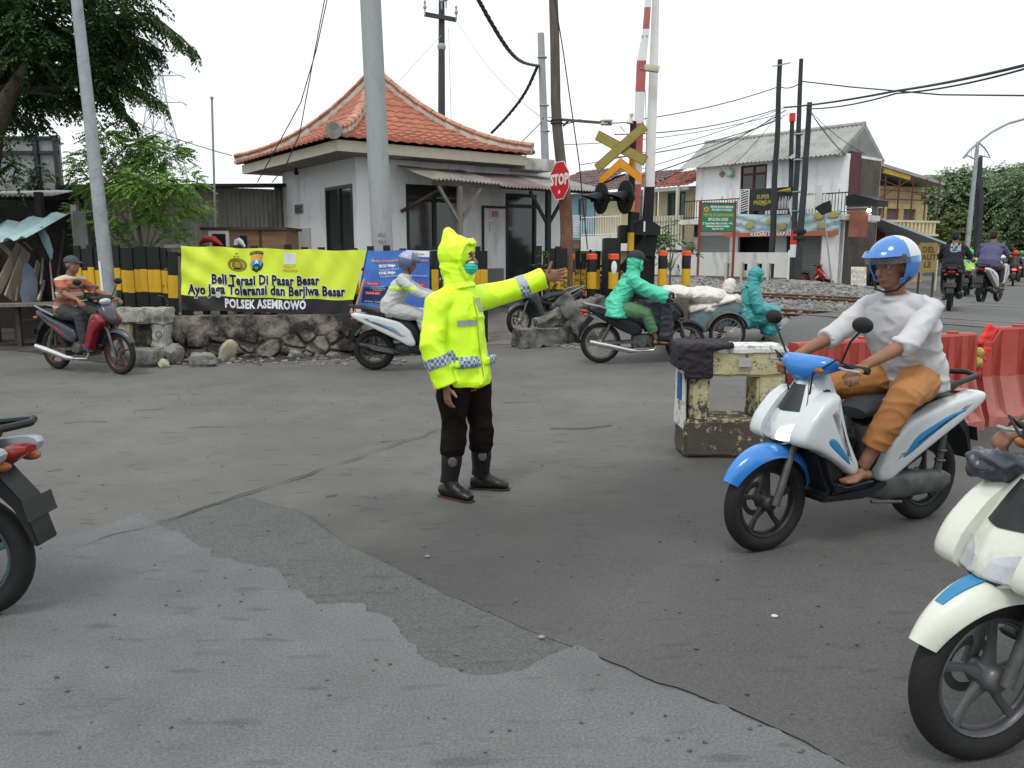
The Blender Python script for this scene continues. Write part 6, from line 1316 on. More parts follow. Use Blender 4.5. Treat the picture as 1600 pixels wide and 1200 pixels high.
# ================================================================ vegetation
def frond(mb, p, d, L, n, ll, lw, droop, rnd, stem=False):
    d = d.normalized(); s = d.cross(V((0, 0, 1)));
    if s.length < .05: s = V((1, 0, 0))
    s.normalize()
    for k in range(n):
        t = (k+1)/n; q = p+d*(L*t)-V((0, 0, droop*L*t*t))
        for sg in (-1, 1):
            a = rnd.uniform(.5, 1.1); ld = (s*sg*math.sin(a+.3)+d*math.cos(a+.3)+V((0, 0, -rnd.uniform(.1, .8)))).normalized(); l = ll*rnd.uniform(.6, 1.15)*(1-.35*t); w = ld.cross(V((rnd.uniform(-.6, .6), rnd.uniform(-.6, .6), 1))).normalized()*lw*.5
            m = q+ld*l*.5-V((0, 0, l*.04)); e = q+ld*l-V((0, 0, l*.15)); b = len(mb.v)
            mb.v += [tuple(q), tuple(m+w), tuple(e), tuple(m-w)]; mb.f.append([b, b+1, b+2, b+3]); mb.m.append(0)
def crown(mb, ells, dens, L, n, ll, lw, droop, seed, out=.7):
    rnd = random.Random(seed)
    for (c, r) in ells:
        c = V(c); r = V(r) if not isinstance(r, (int, float)) else V((r, r, r)); nfr = int(dens*(r.x*r.y*r.z)**(2/3))
        for i in range(nfr):
            q = V((rnd.gauss(0, 1), rnd.gauss(0, 1), rnd.gauss(0, 1))).normalized()*(rnd.random()**.45); p = c+V((q.x*r.x, q.y*r.y, q.z*r.z))
            if noise.noise(p*1.9+V((seed, 0, 0))) < -.15: continue
            d = V((q.x, q.y, q.z*.5))*out+V((rnd.uniform(-.5, .5), rnd.uniform(-.5, .5), rnd.uniform(-.3, .2))); frond(mb, p, d if d.length > .1 else V((1, 0, 0)), L*rnd.uniform(.6, 1.2), n, ll, lw, droop, rnd)
def limbs(mb, base, targets, r0, seed=0):
    for k, tpt in enumerate(targets):
        tpt = V(tpt); pts = []; n = 8
        for i in range(n+1): t = i/n; p = base.lerp(tpt, t); p += noise.noise_vector(V((t*2, k*3.1, seed)))*.12*t+V((0, 0, .15*math.sin(math.pi*t)*(tpt-base).length*.4)); pts.append(p)
        mb.tube(pts, [r0*(1-.85*i/n) for i in range(n+1)], n=8)
bark = mat('tree bark', (.07, .055, .045), .9, var=.35, vs=6, bump=.6, stretch=(3, 3, .6)); barkl = mat('light bark', (.14, .11, .09), .9, var=.3, vs=6, bump=.4)
leafA = leafmat('dark tree leaf', (.065, .13, .035), (.018, .050, .018), 1.4); leafB = leafmat('light tree leaf', (.26, .42, .08), (.10, .22, .05), 2.2); leafC = leafmat('hazed far tree leaf', (.25, .33, .18), (.13, .20, .10), .35); leafO = leafmat('orange green shrub leaf', (.20, .22, .05), (.06, .10, .03), .8)  # greens of the far trees lightened so the colour carries distance haze
# big tree, top left
bt_ = thing('shade_tree', 'large dark green tree with drooping fronds filling the upper left corner', 'tree', tuple(P(-40, 395, 14.5).xy)+(0,)); b0 = V(bt_.location)
Yt = 14.3
E_ = [((55, 55), .95), ((140, 45), .75), ((-30, 110), 1.1), ((95, 120), .62), ((190, 55), .48), ((20, 160), .55), ((60, 0), 1.0), ((-60, 30), 1.1), ((150, 105), .42), ((195, 95), .22), ((175, 140), .2), ((5, 205), .30), ((40, 190), .22), ((105, 150), .18), ((205, 165), .16), ((10, 245), .28), ((150, -10), .8), ((215, 20), .28), ((70, 90), .6), ((165, 75), .4)]
mb = MB(); ells = [(P(u, v, Yt+.5*math.sin(u))-b0, (r*1.0, r*1.0, r*.78)) for (u, v), r in E_]
crown(mb, ells, 640, .42, 9, .135, .042, .55, 3)
L_ = [[(150, 40), (200, 20), (235, 22), (262, 42), (285, 60), (303, 78)], [(140, 70), (190, 52), (225, 62), (252, 80)], [(120, 115), (170, 118), (205, 132), (235, 148), (254, 160)], [(120, 120), (155, 135), (180, 152), (195, 175), (208, 190)], [(100, 110), (110, 140), (122, 165)], [(60, 140), (85, 150), (103, 165)], [(20, 190), (40, 185), (55, 188)], [(190, 60), (215, 80), (228, 105)], [(160, 90), (200, 100), (228, 118)]]
rnd = random.Random(5); tm = MB(); trunk_top = P(-40, 60, 14)-b0
for pl in L_:
    pts = [P(u, v, Yt-.2)-b0 for u, v in pl]; tm.tube([trunk_top.lerp(pts[0], .5)]+pts, [.05]+[.035*(1-.8*i/len(pts)) for i in range(len(pts))], n=6)
    for a, b in zip(pts[:-1], pts[1:]):
        nn = max(3, int((b-a).length/.017))
        for i in range(nn):
            p = a.lerp(b, (i+rnd.random())/nn)+V((rnd.uniform(-.04, .04), rnd.uniform(-.2, .2), rnd.uniform(-.03, .03))); frond(mb, p, (b-a).normalized()*.4+V((rnd.uniform(-.5, .5), rnd.uniform(-.7, .7), -.55)), rnd.uniform(.10, .26), 7, .12, .036, .45, rnd)
mb.obj('crown', leafA, bt_, smooth=0, flip=False)
tm.tube([V((0, 0, 0)), V((.1, 0, 1.2)), V((.0, 0, 2.2)), trunk_top+V((.1, 0, -.8)), trunk_top], [.28, .22, .2, .17, .10], n=12); limbs(tm, trunk_top+V((0, 0, -1.0)), [e_[0] for e_ in ells[:14]], .09, 2)
a_, b_2, c_2 = P(-10, 215, 13.6)-b0, P(8, 160, 13.4)-b0, P(40, 100, 13.3)-b0; tm.tube([V((.05, 0, 1.4)), a_, b_2, c_2], [.17, .15, .13, .05], n=10)
tm.obj('trunk', bark, bt_)
# small light tree behind the fence
st_ = thing('feathery_tree', 'small bright green feathery tree growing behind the picket fence near the light pole', 'tree', tuple(P(222, 395, 14.3).xy)+(0,)); b0 = V(st_.location)
E_ = [((165, 205), .26), ((185, 235), .42), ((140, 245), .26), ((215, 225), .24), ((255, 240), .40), ((235, 215), .15), ((160, 285), .42), ((225, 290), .50), ((280, 285), .38), ((130, 330), .26), ((185, 345), .42), ((255, 330), .38), ((300, 320), .24), ((145, 375), .24), ((215, 380), .22), ((275, 365), .18), ((165, 405), .13), ((120, 265), .14), ((205, 260), .4), ((150, 185), .10)]
mb = MB(); ells = [(P(u, v, 14.3+.45*math.sin(u*1.7))-b0, (r, r, r*.55)) for (u, v), r in E_]; crown(mb, ells, 1500, .26, 9, .075, .032, .25, 8, out=1.0)
mb.obj('crown', leafB, st_, smooth=0, flip=False)
tm = MB(); tm.tube([V((0, 0, 0)), V((.05, 0, 1.2)), P(205, 300, 14.3)-b0, P(190, 240, 14.3)-b0], [.04, .035, .025, .012], n=8); limbs(tm, V((.03, 0, 1.5)), [e_[0] for e_ in ells[::2]], .016, 4); tm.obj('trunk', barkl, st_)
# climbing vine by the billboard
vn = thing('vine', 'dark climbing vine hanging over the grey billboard back', 'plant', tuple(P(55, 300, 19.5))); b0 = V(vn.location); mb = MB(); crown(mb, [(P(u, v, 19.3)-b0, (r, .2, r)) for u, v, r in ((58, 290, .40), (66, 265, .22), (45, 300, .4), (12, 285, .35), (85, 300, .25))], 300, .3, 6, .14, .05, .5, 5); mb.obj('leaves', leafd, vn, smooth=0, flip=False)
def bush(name, label, pts, Y, dens, ll, lw, m, seed, zg=0.0, L=.3, n=6):
    u0 = sum(p[0] for p in pts)/len(pts); t = thing(name, label, 'tree' if 'tree' in name else 'plant', tuple(P(u0, 395, Y).xy)+(zg,)); b0 = V(t.location); mb = MB(); ells = [(P(u, v, Y)-b0, (r, r*.9, r*.8)) for u, v, r in pts]; crown(mb, ells, dens, L, n, ll, lw, .35, seed, out=.9); mb.obj('crown' if 'tree' in name else 'leaves', m, t, smooth=0, flip=False)
    tm = MB(); top = max(e_[0].z for e_ in ells); tm.tube([V((0, 0, 0)), V((0, 0, top*.5))], [max(.03, top*.02), max(.015, top*.012)], n=8); limbs(tm, V((0, 0, top*.4)), [e_[0] for e_ in ells], max(.015, top*.012), seed); tm.obj('trunk' if 'tree' in name else 'stem', barkl, t); return t
bush('creeper', 'leafy green creeper between path fence posts and the rusty pole', [(848, 420, .22), (838, 432, .16), (872, 440, .18), (880, 462, .16), (858, 395, .12)], 16.1, 520, .07, .035, leafm, 11, L=.16)
bush('creeper', 'pale leafy creeper growing among the bollards right of the rusty pole', [(908, 425, .20), (912, 410, .14), (905, 440, .14)], 17.6, 520, .06, .03, leafm, 12, L=.15)
bush('shrub', 'loose green shrub growing behind the barrier machine under the balconies', [(1048, 375, .42), (1062, 395, .40), (1040, 400, .4), (1056, 355, .25), (1035, 375, .3)], 22, 420, .11, .04, leafm, 13, zg=.3, L=.25)
bush('shrub', 'shrub showing through the gap under the black counterweight', [(1015, 378, .3), (1005, 390, .3)], 24, 400, .11, .04, leafm, 14, zg=.3, L=.25)
bush('weeds', 'thin weeds growing between pickets at the left end of the banner', [(262, 470, .08), (258, 440, .07), (268, 480, .08), (264, 420, .05)], 12.7, 900, .05, .018, leafb, 15, L=.12)
bush('weeds', 'low weeds behind the rubble wall under the middle of the banner', [(300, 488, .08), (330, 489, .06), (420, 489, .07), (470, 492, .06)], 12.6, 800, .05, .018, leafm, 16, L=.10)
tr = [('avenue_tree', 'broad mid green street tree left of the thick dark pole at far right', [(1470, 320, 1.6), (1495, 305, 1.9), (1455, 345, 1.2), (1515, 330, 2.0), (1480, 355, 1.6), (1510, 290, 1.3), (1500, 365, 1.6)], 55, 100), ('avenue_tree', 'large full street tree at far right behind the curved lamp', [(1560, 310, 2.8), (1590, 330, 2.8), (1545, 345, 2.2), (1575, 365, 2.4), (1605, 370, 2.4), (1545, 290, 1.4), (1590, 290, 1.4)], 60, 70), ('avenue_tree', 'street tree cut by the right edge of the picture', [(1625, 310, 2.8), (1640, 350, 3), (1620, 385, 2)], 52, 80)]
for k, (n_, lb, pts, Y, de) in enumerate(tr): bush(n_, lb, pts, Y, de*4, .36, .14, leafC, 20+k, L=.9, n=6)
bush('conical_tree', 'orange tinged conical shrub in the street left of the curved lamp base', [(1490, 355, .8), (1502, 340, .6), (1480, 375, .9), (1505, 375, .9), (1495, 392, .9)], 42, 260, .24, .10, leafO, 31, L=.4)
bush('conical_tree', 'rounded green shrub in the street right of the curved lamp base', [(1530, 375, .8), (1545, 385, .8), (1522, 392, .7)], 42, 260, .24, .10, leafO, 32, L=.4)
# ================================================================ motorcycles (local: +X forward, +Y left, z up)
def arcshell(mb, c, r0, a0, a1, w, th, tip=0.3, n=22, drop=.05):
    b = len(mb.v); m = 8
    for s_ in (0, 1):
        for i in range(n+1):
            t = i/n; a = a0+(a1-a0)*t; ww = w*(tip+(1-tip)*math.sin(math.pi*min(1, .12+t*.75))); rr = r0-s_*th
            for j in range(m+1):
                q = j/m*2-1; y = ww*q; dr = -drop*abs(q)**3; mb.v.append((c[0]+(rr+dr)*math.cos(a), c[1]+y, c[2]+(rr+dr)*math.sin(a)))
    K = (n+1)*(m+1)
    for s_ in (0, 1):
        for i in range(n):
            for j in range(m): a = b+s_*K+i*(m+1)+j; mb.f.append([a, a+1, a+m+2, a+m+1]); mb.m.append(0)
    for i in range(n):
        for j in (0, m): a = b+i*(m+1)+j; mb.f.append([a, a+m+1, a+K+m+1, a+K]); mb.m.append(0)
    for j in range(m):
        for i in (0, n): a = b+i*(m+1)+j; mb.f.append([a, a+1, a+K+1, a+K]); mb.m.append(0)
    return mb
CW = [(.60, .575, .05, .01), (.63, .60, .12, .05), (.68, .592, .175, .11), (.74, .56, .20, .15), (.78, .53, .185, .14), (.86, .475, .135, .10), (.92, .43, .09, .06), (.965, .395, .05, .03)]
def vcowl(mb, t0, t1, wf, off, y0=None, n=22, m=22):                  # swept V shaped scooter nose; a patch of it when y0 is given
    def at(t, q):
        x = t*(len(CW)-1); i = min(len(CW)-2, int(x)); f = x-i; z, xf, hw, sw = [CW[i][k]*(1-f)+CW[i+1][k]*f for k in range(4)]; return V((xf+off-sw*abs(q)**1.35, hw*q*(1+off*2), z))
    b = len(mb.v); 
    for s_ in (0, 1):
        for j in range(m+1):
            t = t0+(t1-t0)*j/m
            for i in range(n+1):
                u = i/n; q = wf*(2*u-1) if y0 is None else math.copysign(1, y0)*(abs(y0)+(wf-abs(y0))*u)
                tt = t if y0 is None else t0+(t1-t0)*(.5+(j/m-.5)*math.sin(math.pi*(.12+.80*u))**.6)+.10*u*(t1-t0)
                p = at(max(0, min(1, tt)), q); mb.v.append((p.x-s_*(.10 if off == 0 else .012), p.y*(1 if not s_ else .93), p.z))
    K = (n+1)*(m+1)
    for s_ in (0, 1):
        for j in range(m):
            for i in range(n): a = b+s_*K+j*(n+1)+i; mb.f.append([a, a+1, a+n+2, a+n+1]); mb.m.append(0)
    for i in range(n):
        for j in (0, m): a = b+j*(n+1)+i; mb.f.append([a, a+1, a+K+1, a+K]); mb.m.append(0)
    for j in range(m):
        for i in (0, n): a = b+j*(n+1)+i; mb.f.append([a, a+n+1, a+K+n+1, a+K]); mb.m.append(0)
    return mb
def wheel(root, x, r, tw, name, rimc, spokes=5, disc=True, rstripe=None):
    t = MB().ring((x, 0, r), (0, 1, 0), r-tw*.52, tw*.52, n=44, k=12, flat=.95); T = t.obj(name, rubber, root, smooth=60)
    rr = r-tw*1.02
    rm = MB(); rm.ring((x, 0, r), (0, 1, 0), rr, .012, n=40, k=8, flat=2.2).ring((x, 0, r), (0, 1, 0), rr-.018, .008, n=40, k=6)
    if spokes > 12:
        for i in range(spokes):
            a = 2*math.pi*i/spokes; s_ = .03 if i % 2 else -.03; rm.tube([(x+.03*math.cos(a+.4), s_, r+.03*math.sin(a+.4)), (x+rr*math.cos(a), 0, r+rr*math.sin(a))], .0022, n=4)
    else:
        for i in range(spokes):
            a = 2*math.pi*i/spokes+.3; e = V((math.cos(a), 0, math.sin(a))); p = V((-math.sin(a), 0, math.cos(a))); rm.loft([((V((x, 0, r))+e*.03), p*.024, (0, .022, 0)), (V((x, 0, r))+e*rr*.55+p*.01, p*.013, (0, .012, 0)), (V((x, 0, r))+e*(rr-.004), p*.019, (0, .014, 0))], n=8)
    rm.lathe([(.03, -.055), (.045, -.04), (.045, .04), (.03, .055)], (x, 0, r), (0, 1, 0), n=16); rm.obj('rim', rimc, T, smooth=50)
    if rstripe: MB().ring((x, 0, r), (0, 1, 0), rr+.002, .004, n=40, k=5, flat=5.8).obj('rim_stripe', rstripe, T)
    if disc:
        d = MB(); 
        for q in (0,): d.ring((x, -.075, r), (0, 1, 0), .082, .016, n=30, k=4, flat=.15)
        d.beam((x+.05, -.08, r+.06), (x+.11, -.08, r+.12), .03, .05); d.obj('brake_disc', engm, T)
    return T
def make_bike(name, label, loc, yaw, style='scooter', c1=whitep, c2=None, decal=None, fender=None, seat=seatm, r=.262, lit=False, nose=None, spokes=5, rimc=rimm, hi=True, plate='', group=None, cover=None, tail=None, mirrors=True, rstripe=None, tw=.085, scale=1.0, disc=True, stand=False):
    c2 = c2 or plasb; fender = fender or c1; cover = cover or c1; nose = nose or c1; tail = tail or c1
    root = thing(name, label, 'motorcycle', loc, yaw, group); root.scale = (scale,)*3
    wb = .62 if style == 'scooter' else .63
    wheel(root, wb, r, tw, 'front_wheel', rimc, spokes, disc, rstripe); wheel(root, -wb, r, tw*1.08, 'rear_wheel', rimc, spokes, False, rstripe)
    k_ = MB(); hx, hz = .40, .86
    for s in (-1, 1): k_.tube([(wb, s*.075, r), (wb-.10, s*.075, r+.30), (hx+.03, s*.07, hz-.18)], [.022, .020, .017], n=10)
    k_.tube([(hx+.06, 0, .60), (hx-.06, 0, .98)], .025, n=10); k_.obj('fork', engm, root)
    if style == 'scooter':
        f = arcshell(MB(), (wb, 0, r), r+.055, R(165), R(28), .085, .006, tip=.12, drop=.06); f.obj('front_fender', fender, root, smooth=60)
        # rear fender / flap
        vcowl(MB(), 0, 1, 1, 0).obj('front_cowl', nose, root, smooth=60)
        for s in (-1, 1): vcowl(MB(), .10, .36, .97, .004, s*.16).obj('headlight', mat('lit headlight', (1, .9, .75), emis=(1, .66, .30), es=2.4) if lit and s > 0 else mat('headlight glass', (.42, .44, .47), .08, var=.3, vs=9, spec=1, coat=1), root)
        vcowl(MB(), .56, .84, .42, .004).obj('front_vent', plasb, root, smooth=50)
        for s in (-1, 1): vcowl(MB(), .50, .97, .565, .0025, s*.54, n=3).obj('cowl_seam', plasb, root)
        vcowl(MB(), .02, .10, .7, .004).obj('nose_lip', c2, root)
        for s in (-1, 1):
            w_ = MB().pillow([(.60, .62), (.56, .72), (.45, .84), (.34, .90), (.26, .64), (.15, .46), (.18, .40), (.32, .50), (.46, .58)], s*.11, s*.215); w_.obj('leg_shield_wing', c1, root, smooth=50)
            if decal: MB().pillow([(.44, .64), (.38, .67), (.28, .56), (.22, .47), (.33, .55)], s*.19, s*.2185).obj('decal', decal, root)
        MB().prism([(.36, .92), (.44, .60), (.36, .40), (.30, .30), (.20, .30), (.24, .55), (.29, .80)], -.17, .17, bev=.03).obj('leg_shield', c2, root)
        MB().prism([(.36, .27), (.34, .33), (.0, .34), (-.12, .40), (-.16, .30), (.0, .25)], -.155, .155, bev=.025).obj('floorboard', c2, root)
        MB().loft([((.06, 0, .36), (0, .10, 0), (0, 0, .06)), ((-.02, 0, .50), (0, .13, 0), (.03, 0, .16)), ((-.14, 0, .55), (0, .15, 0), (0, 0, .19)), ((-.40, 0, .62), (0, .155, 0), (0, 0, .13)), ((-.68, 0, .69), (0, .125, 0), (0, 0, .08)), ((-.84, 0, .735), (0, .07, 0), (0, 0, .035))], n=24, sup=.7).obj('rear_body', c2, root, smooth=60)
        for s in (-1, 1):
            MB().pillow([(-.02, .36), (-.10, .33), (-.30, .44), (-.62, .60), (-.90, .745), (-.93, .79), (-.86, .81), (-.55, .76), (-.24, .68), (-.10, .56)], s*.10, s*.188).obj('side_panel', tail, root, smooth=50)
            if decal: MB().pillow([(-.16, .45), (-.24, .48), (-.52, .63), (-.76, .73), (-.56, .69), (-.30, .60)], s*.16, s*.1915).obj('decal', decal, root)
        MB().loft([((.02, 0, .72), (0, .10, 0), (0, 0, .03)), ((-.08, 0, .745), (0, .14, 0), (0, 0, .05)), ((-.30, 0, .745), (0, .155, 0), (0, 0, .05)), ((-.42, 0, .80), (0, .14, 0), (0, 0, .045)), ((-.72, 0, .835), (0, .11, 0), (0, 0, .035)), ((-.78, 0, .83), (0, .06, 0), (0, 0, .02))], n=20).obj('seat', seat, root, smooth=60)
        MB().tube([(-.55, .10, .82), (-.70, .135, .86), (-.90, .10, .885), (-.95, 0, .89), (-.90, -.10, .885), (-.70, -.135, .86), (-.55, -.10, .82)], .017, n=8).obj('grab_rail', plasb, root)
        MB().loft([((.02, .06, .30), (0, .05, 0), (0, 0, .05)), ((-.18, .08, .29), (0, .065, 0), (0, 0, .085)), ((-.42, .10, .28), (0, .05, 0), (0, 0, .075)), ((-.64, .10, .27), (0, .035, 0), (0, 0, .07)), ((-.72, .10, .27), (0, .02, 0), (0, 0, .03))], n=18).obj('engine_case', engm, root, smooth=50)
        MB().tube([(-.10, -.10, .24), (-.28, -.15, .24)], .015, n=8).tube([(-.26, -.15, .25), (-.34, -.16, .27), (-.66, -.165, .34), (-.80, -.165, .37)], [.03, .052, .055, .035], n=14, ).obj('exhaust', plasb, root); MB().prism([(-.32, .25), (-.62, .31), (-.70, .38), (-.40, .33)], -.225, -.214, bev=.0).obj('heat_shield', engm, root)
        MB().tube([(-.60, .11, .30), (-.62, .12, .60)], .022, n=8).ring((-.61, .115, .40), (0, 0, 1), .025, .008, n=10, k=5).ring((-.612, .117, .46), (0, 0, 1), .025, .008, n=10, k=5).obj('shock_absorber', engm, root)
        hxh, hzh = .335, 1.00
    else:
        f = arcshell(MB(), (wb, 0, r), r+.045, R(165), R(30), .065, .005, tip=.3, drop=.04); f.obj('front_fender', fender, root, smooth=60)
        MB().loft([((.58, 0, .68), (0, .04, 0), (.015, 0, .015)), ((.53, 0, .74), (0, .095, 0), (.05, 0, .03)), ((.46, 0, .82), (0, .11, 0), (.07, 0, .05)), ((.38, 0, .90), (0, .08, 0), (.05, 0, .04)), ((.34, 0, .95), (0, .05, 0), (.03, 0, .02))], n=24, sup=.7).obj('front_cowl', nose, root, smooth=60)
        for s in (-1, 1):
            MB().pillow([(.54, .72), (.42, .84), (.32, .80), (.24, .60), (.14, .34), (.22, .26), (.30, .42), (.38, .58), (.50, .66)], s*.08, s*.18).obj('leg_shield_wing', c1, root, smooth=50)
            if decal: MB().pillow([(.46, .72), (.38, .76), (.30, .60), (.36, .64)], s*.15, s*.184).obj('decal', decal, root)
            MB().pillow([(-.02, .46), (-.14, .40), (-.34, .48), (-.62, .64), (-.84, .80), (-.82, .84), (-.50, .72), (-.22, .64), (-.06, .58)], s*.06, s*.14).obj('side_panel', tail, root, smooth=50)
            if decal: MB().pillow([(-.16, .46), (-.34, .52), (-.60, .68), (-.40, .60)], s*.11, s*.144).obj('decal', decal, root)
            MB().tube([(-wb, s*.10, r), (-.50, s*.11, .62)], .020, n=8).tube([(-wb, s*.10, r+.05), (-.56, s*.11, .48)], .034, n=10).obj('shock_absorber', engm, root)
        MB().prism([(.36, .86), (.40, .62), (.26, .36), (.16, .30), (.12, .36), (.26, .62)], -.12, .12, bev=.02).tube([(.34, 0, .80), (.12, 0, .60), (-.10, 0, .56), (-.5, 0, .66)], [.05, .06, .07, .05], n=12).obj('frame_cover', c2, root, smooth=50)
        MB().box((.0, 0, .33), (.34, .20, .20), bev=.04).tube([(.10, 0, .36), (.27, 0, .42)], [.07, .06], n=14).lathe([(.08, 0), (.085, .02), (.07, .05)], (-.04, .10, .32), (0, 1, 0), n=18).lathe([(.08, 0), (.085, .02), (.07, .05)], (-.04, -.10, .32), (0, -1, 0), n=18).obj('engine', engm, root, smooth=40)
        for s in (-1, 1): MB().beam((-.1, s*.07, .32), (-wb, s*.085, r), .03, .04).obj('swingarm', engm, root)
        MB().tube([(.18, -.09, .34), (.14, -.12, .20), (-.10, -.14, .19)], .016, n=8).tube([(-.10, -.14, .19), (-.22, -.15, .20), (-.62, -.16, .29), (-.82, -.165, .33)], [.022, .040, .044, .036], n=14).obj('exhaust', chrome, root, smooth=60)
        MB().loft([((.08, 0, .66), (0, .06, 0), (0, 0, .03)), ((-.04, 0, .72), (0, .11, 0), (0, 0, .05)), ((-.34, 0, .745), (0, .14, 0), (0, 0, .05)), ((-.64, 0, .80), (0, .115, 0), (0, 0, .04)), ((-.80, 0, .82), (0, .06, 0), (0, 0, .025))], n=20).obj('seat', seat, root, smooth=60)
        MB().tube([(-.45, .13, .76), (-.66, .15, .84), (-.88, .09, .88), (-.91, 0, .885), (-.88, -.09, .88), (-.66, -.15, .84), (-.45, -.13, .76)], .015, n=8).obj('grab_rail', mat('grey rail', (.25, .25, .24), .4, .5), root)
        MB().tube([(.02, -.30, .27), (.02, .30, .27)], .012, n=8).tube([(.02, -.33, .28), (.02, -.22, .28)], .022, n=8).tube([(.02, .22, .28), (.02, .33, .28)], .022, n=8).obj('footpeg', plasb, root)
        hxh, hzh = .32, .98
    MB().prism([(-.80, .70), (-.92, .56), (-.98, .36), (-.955, .355), (-.88, .52), (-.74, .66)], -.07, .07, bev=.006).obj('rear_mudguard', plasb, root)
    MB().box((-.955, 0, .52), (.006, .20, .09), ry=.25).obj('number_plate', mat('dark plate', (.03, .03, .032), .4), root)
    MB().loft([((-.84, 0, .75), (0, .085, 0), (0, 0, .035)), ((-.90, 0, .765), (0, .07, 0), (0, 0, .03)), ((-.94, 0, .775), (0, .04, 0), (0, 0, .015))], n=16).obj('tail_light', mat('red lens', (.26, .015, .012), .25), root)
    for s in (-1, 1): MB().ell((-.87, s*.10, .72), (.045, .03, .022), n=10).obj('rear_indicator', mat('amber lens', (.28, .09, .02), .25), root)
    # handlebar
    MB().loft([((hxh+.10, 0, hzh-.05), (0, .05, 0), (.015, 0, .02)), ((hxh+.07, 0, hzh), (0, .15, 0), (.05, 0, .04)), ((hxh, 0, hzh+.03), (0, .19, 0), (.07, 0, .045)), ((hxh-.06, 0, hzh+.03), (0, .12, 0), (.03, 0, .03))], n=22, sup=.75).obj('handlebar_cover', cover, root, smooth=60)
    MB().tube([(hxh-.06, -.30, hzh+.01), (hxh-.02, -.17, hzh+.02), (hxh, 0, hzh+.02), (hxh-.02, .17, hzh+.02), (hxh-.06, .30, hzh+.01)], .014, n=8).obj('handlebar', plasb, root)
    for s in (-1, 1):
        MB().tube([(hxh-.03, s*.19, hzh+.02), (hxh-.065, s*.315, hzh+.01)], .019, n=10).obj('grip', rubber, root); MB().tube([(hxh+.02, s*.20, hzh+.02), (hxh+.03, s*.25, hzh+.015), (hxh-.0, s*.315, hzh+.01)], .007, n=6).obj('lever', galv, root)
        if mirrors:
            MB().tube([(hxh, s*.19, hzh+.04), (hxh+.01, s*.25, hzh+.16), (hxh-.0, s*.30, hzh+.22)], .006, n=6).obj('mirror_stalk', plasb, root); m_ = MB().ell((hxh-.0, s*.31, hzh+.25), (.018, .065, .042), n=14).obj('mirror', plasb, root); MB().ell((hxh-.012, s*.31, hzh+.25), (.010, .056, .035), n=14).obj('mirror_glass', mirr, m_)
        MB().ell((hxh+.09, s*.13, hzh), (.018, .032, .018), n=10).obj('front_indicator', mat('amber lens', (.28, .09, .02), .25), root)
    if style != 'scooter': MB().ell((hxh+.10, 0, hzh-.01), (.05, .095, .05), n=16).obj('headlight', mat('lit headlight', (1, .9, .75), emis=(1, .66, .30), es=2.4) if lit else mat('headlight glass', (.55, .57, .6), .1, spec=.8), root)
    for s in (-1, 1): MB().tube([(hxh-.02, s*.24, hzh+.02), (hxh+.06, s*.22, hzh+.07), (hxh+.10, s*.10, hzh-.02), (hxh+.08, s*.06, hzh-.2)], .005, n=6).obj('control_cable', plasb, root)
    MB().tube([(-.05, .12, .22), (-.14, .22, .06) if stand else (-.26, .15, .20)], .011, n=6).obj('side_stand', engm, root)
    return root
# ================================================================ people
def hand_prims(mb, w, d, pn, side, curl=.5, sc=1.0, thumb=1.0, spread=.1, fr=.0088):
    # w wrist, d direction of fingers, pn palm normal, side towards the thumb
    d = V(d).normalized(); side = V(side); side = (side-d*side.dot(d)).normalized(); pn2 = d.cross(side); 
    if pn2.dot(V(pn)) < 0: pn2 = -pn2
    w = V(w); L = .095*sc
    mb.tube([w-d*.02, w+d*.02*sc, w+d*.06*sc, w+d*L], [(.026*sc, .019*sc), (.034*sc, .017*sc), (.042*sc, .015*sc), (.041*sc, .012*sc)], n=12, side=side)
    for k, (off, ln) in enumerate(((.030, .072), (.010, .080), (-.011, .075), (-.031, .058))):
        b = w+d*(L-.008)+side*off*sc; a = spread*(off/.03)*1.0; dd = (d+side*a).normalized(); c = curl; pts = [b-dd*.015*sc]; p = b; an = 0
        for j, fr_ in enumerate((.45, .32, .23)):
            an += c*(.55+.35*j)+.03*k*0; e = dd*math.cos(an)+pn2*math.sin(an); pts.append(p); p = p+e*ln*sc*fr_*1.0
        pts.append(p); mb.tube(pts, [fr*sc*1.05, fr*sc*1.08, fr*sc, fr*sc*.94, fr*sc*.72], n=8)
    tb = w+d*.022*sc+side*.022*sc; td = (d*.55+side*.95*thumb+pn2*(.25+.5*curl)).normalized(); t2 = (d*(.8 if curl > .3 else .35)+side*.7*thumb+pn2*.35*curl).normalized()
    mb.tube([tb-td*.01, tb+td*.038*sc, tb+td*.038*sc+t2*.030*sc, tb+td*.036*sc+t2*.055*sc], [.016*sc, .0125*sc, .0108*sc, .0075*sc], n=8)
def head_prims(mb, c, f, u, sc=1.0, ears=True):
    f = V(f).normalized(); u = V(u); u = (u-f*u.dot(f)).normalized(); r = f.cross(u); M = Matrix((r, f, u)).transposed(); q = lambda x, y, z: c+(r*x+f*y+u*z)*sc
    e = lambda p, rr: mb.ell(q(*p), tuple(k*sc for k in rr), M=M, n=18, m=14)
    e((0, -.012, .028), (.076, .095, .090)); e((0, .025, -.035), (.061, .066, .075)); e((0, .052, -.088), (.032, .030, .024)); e((0, .030, .035), (.066, .062, .055))
    mb.tube([q(0, .086, .018), q(0, .103, -.008), q(0, .112, -.026), q(0, .094, -.036)], [.008*sc, .011*sc, .0165*sc, .010*sc], n=10, side=r)
    e((0, .083, .030), (.046, .014, .009)); e((0, .088, -.060), (.023, .010, .009)); e((0, .086, -.068), (.020, .010, .008)); e((.034, .062, -.02), (.022, .022, .020)); e((-.034, .062, -.02), (.022, .022, .020))
    if ears:
        for s in (-1, 1): e((s*.077, -.005, -.005), (.010, .020, .031))
    return q, M
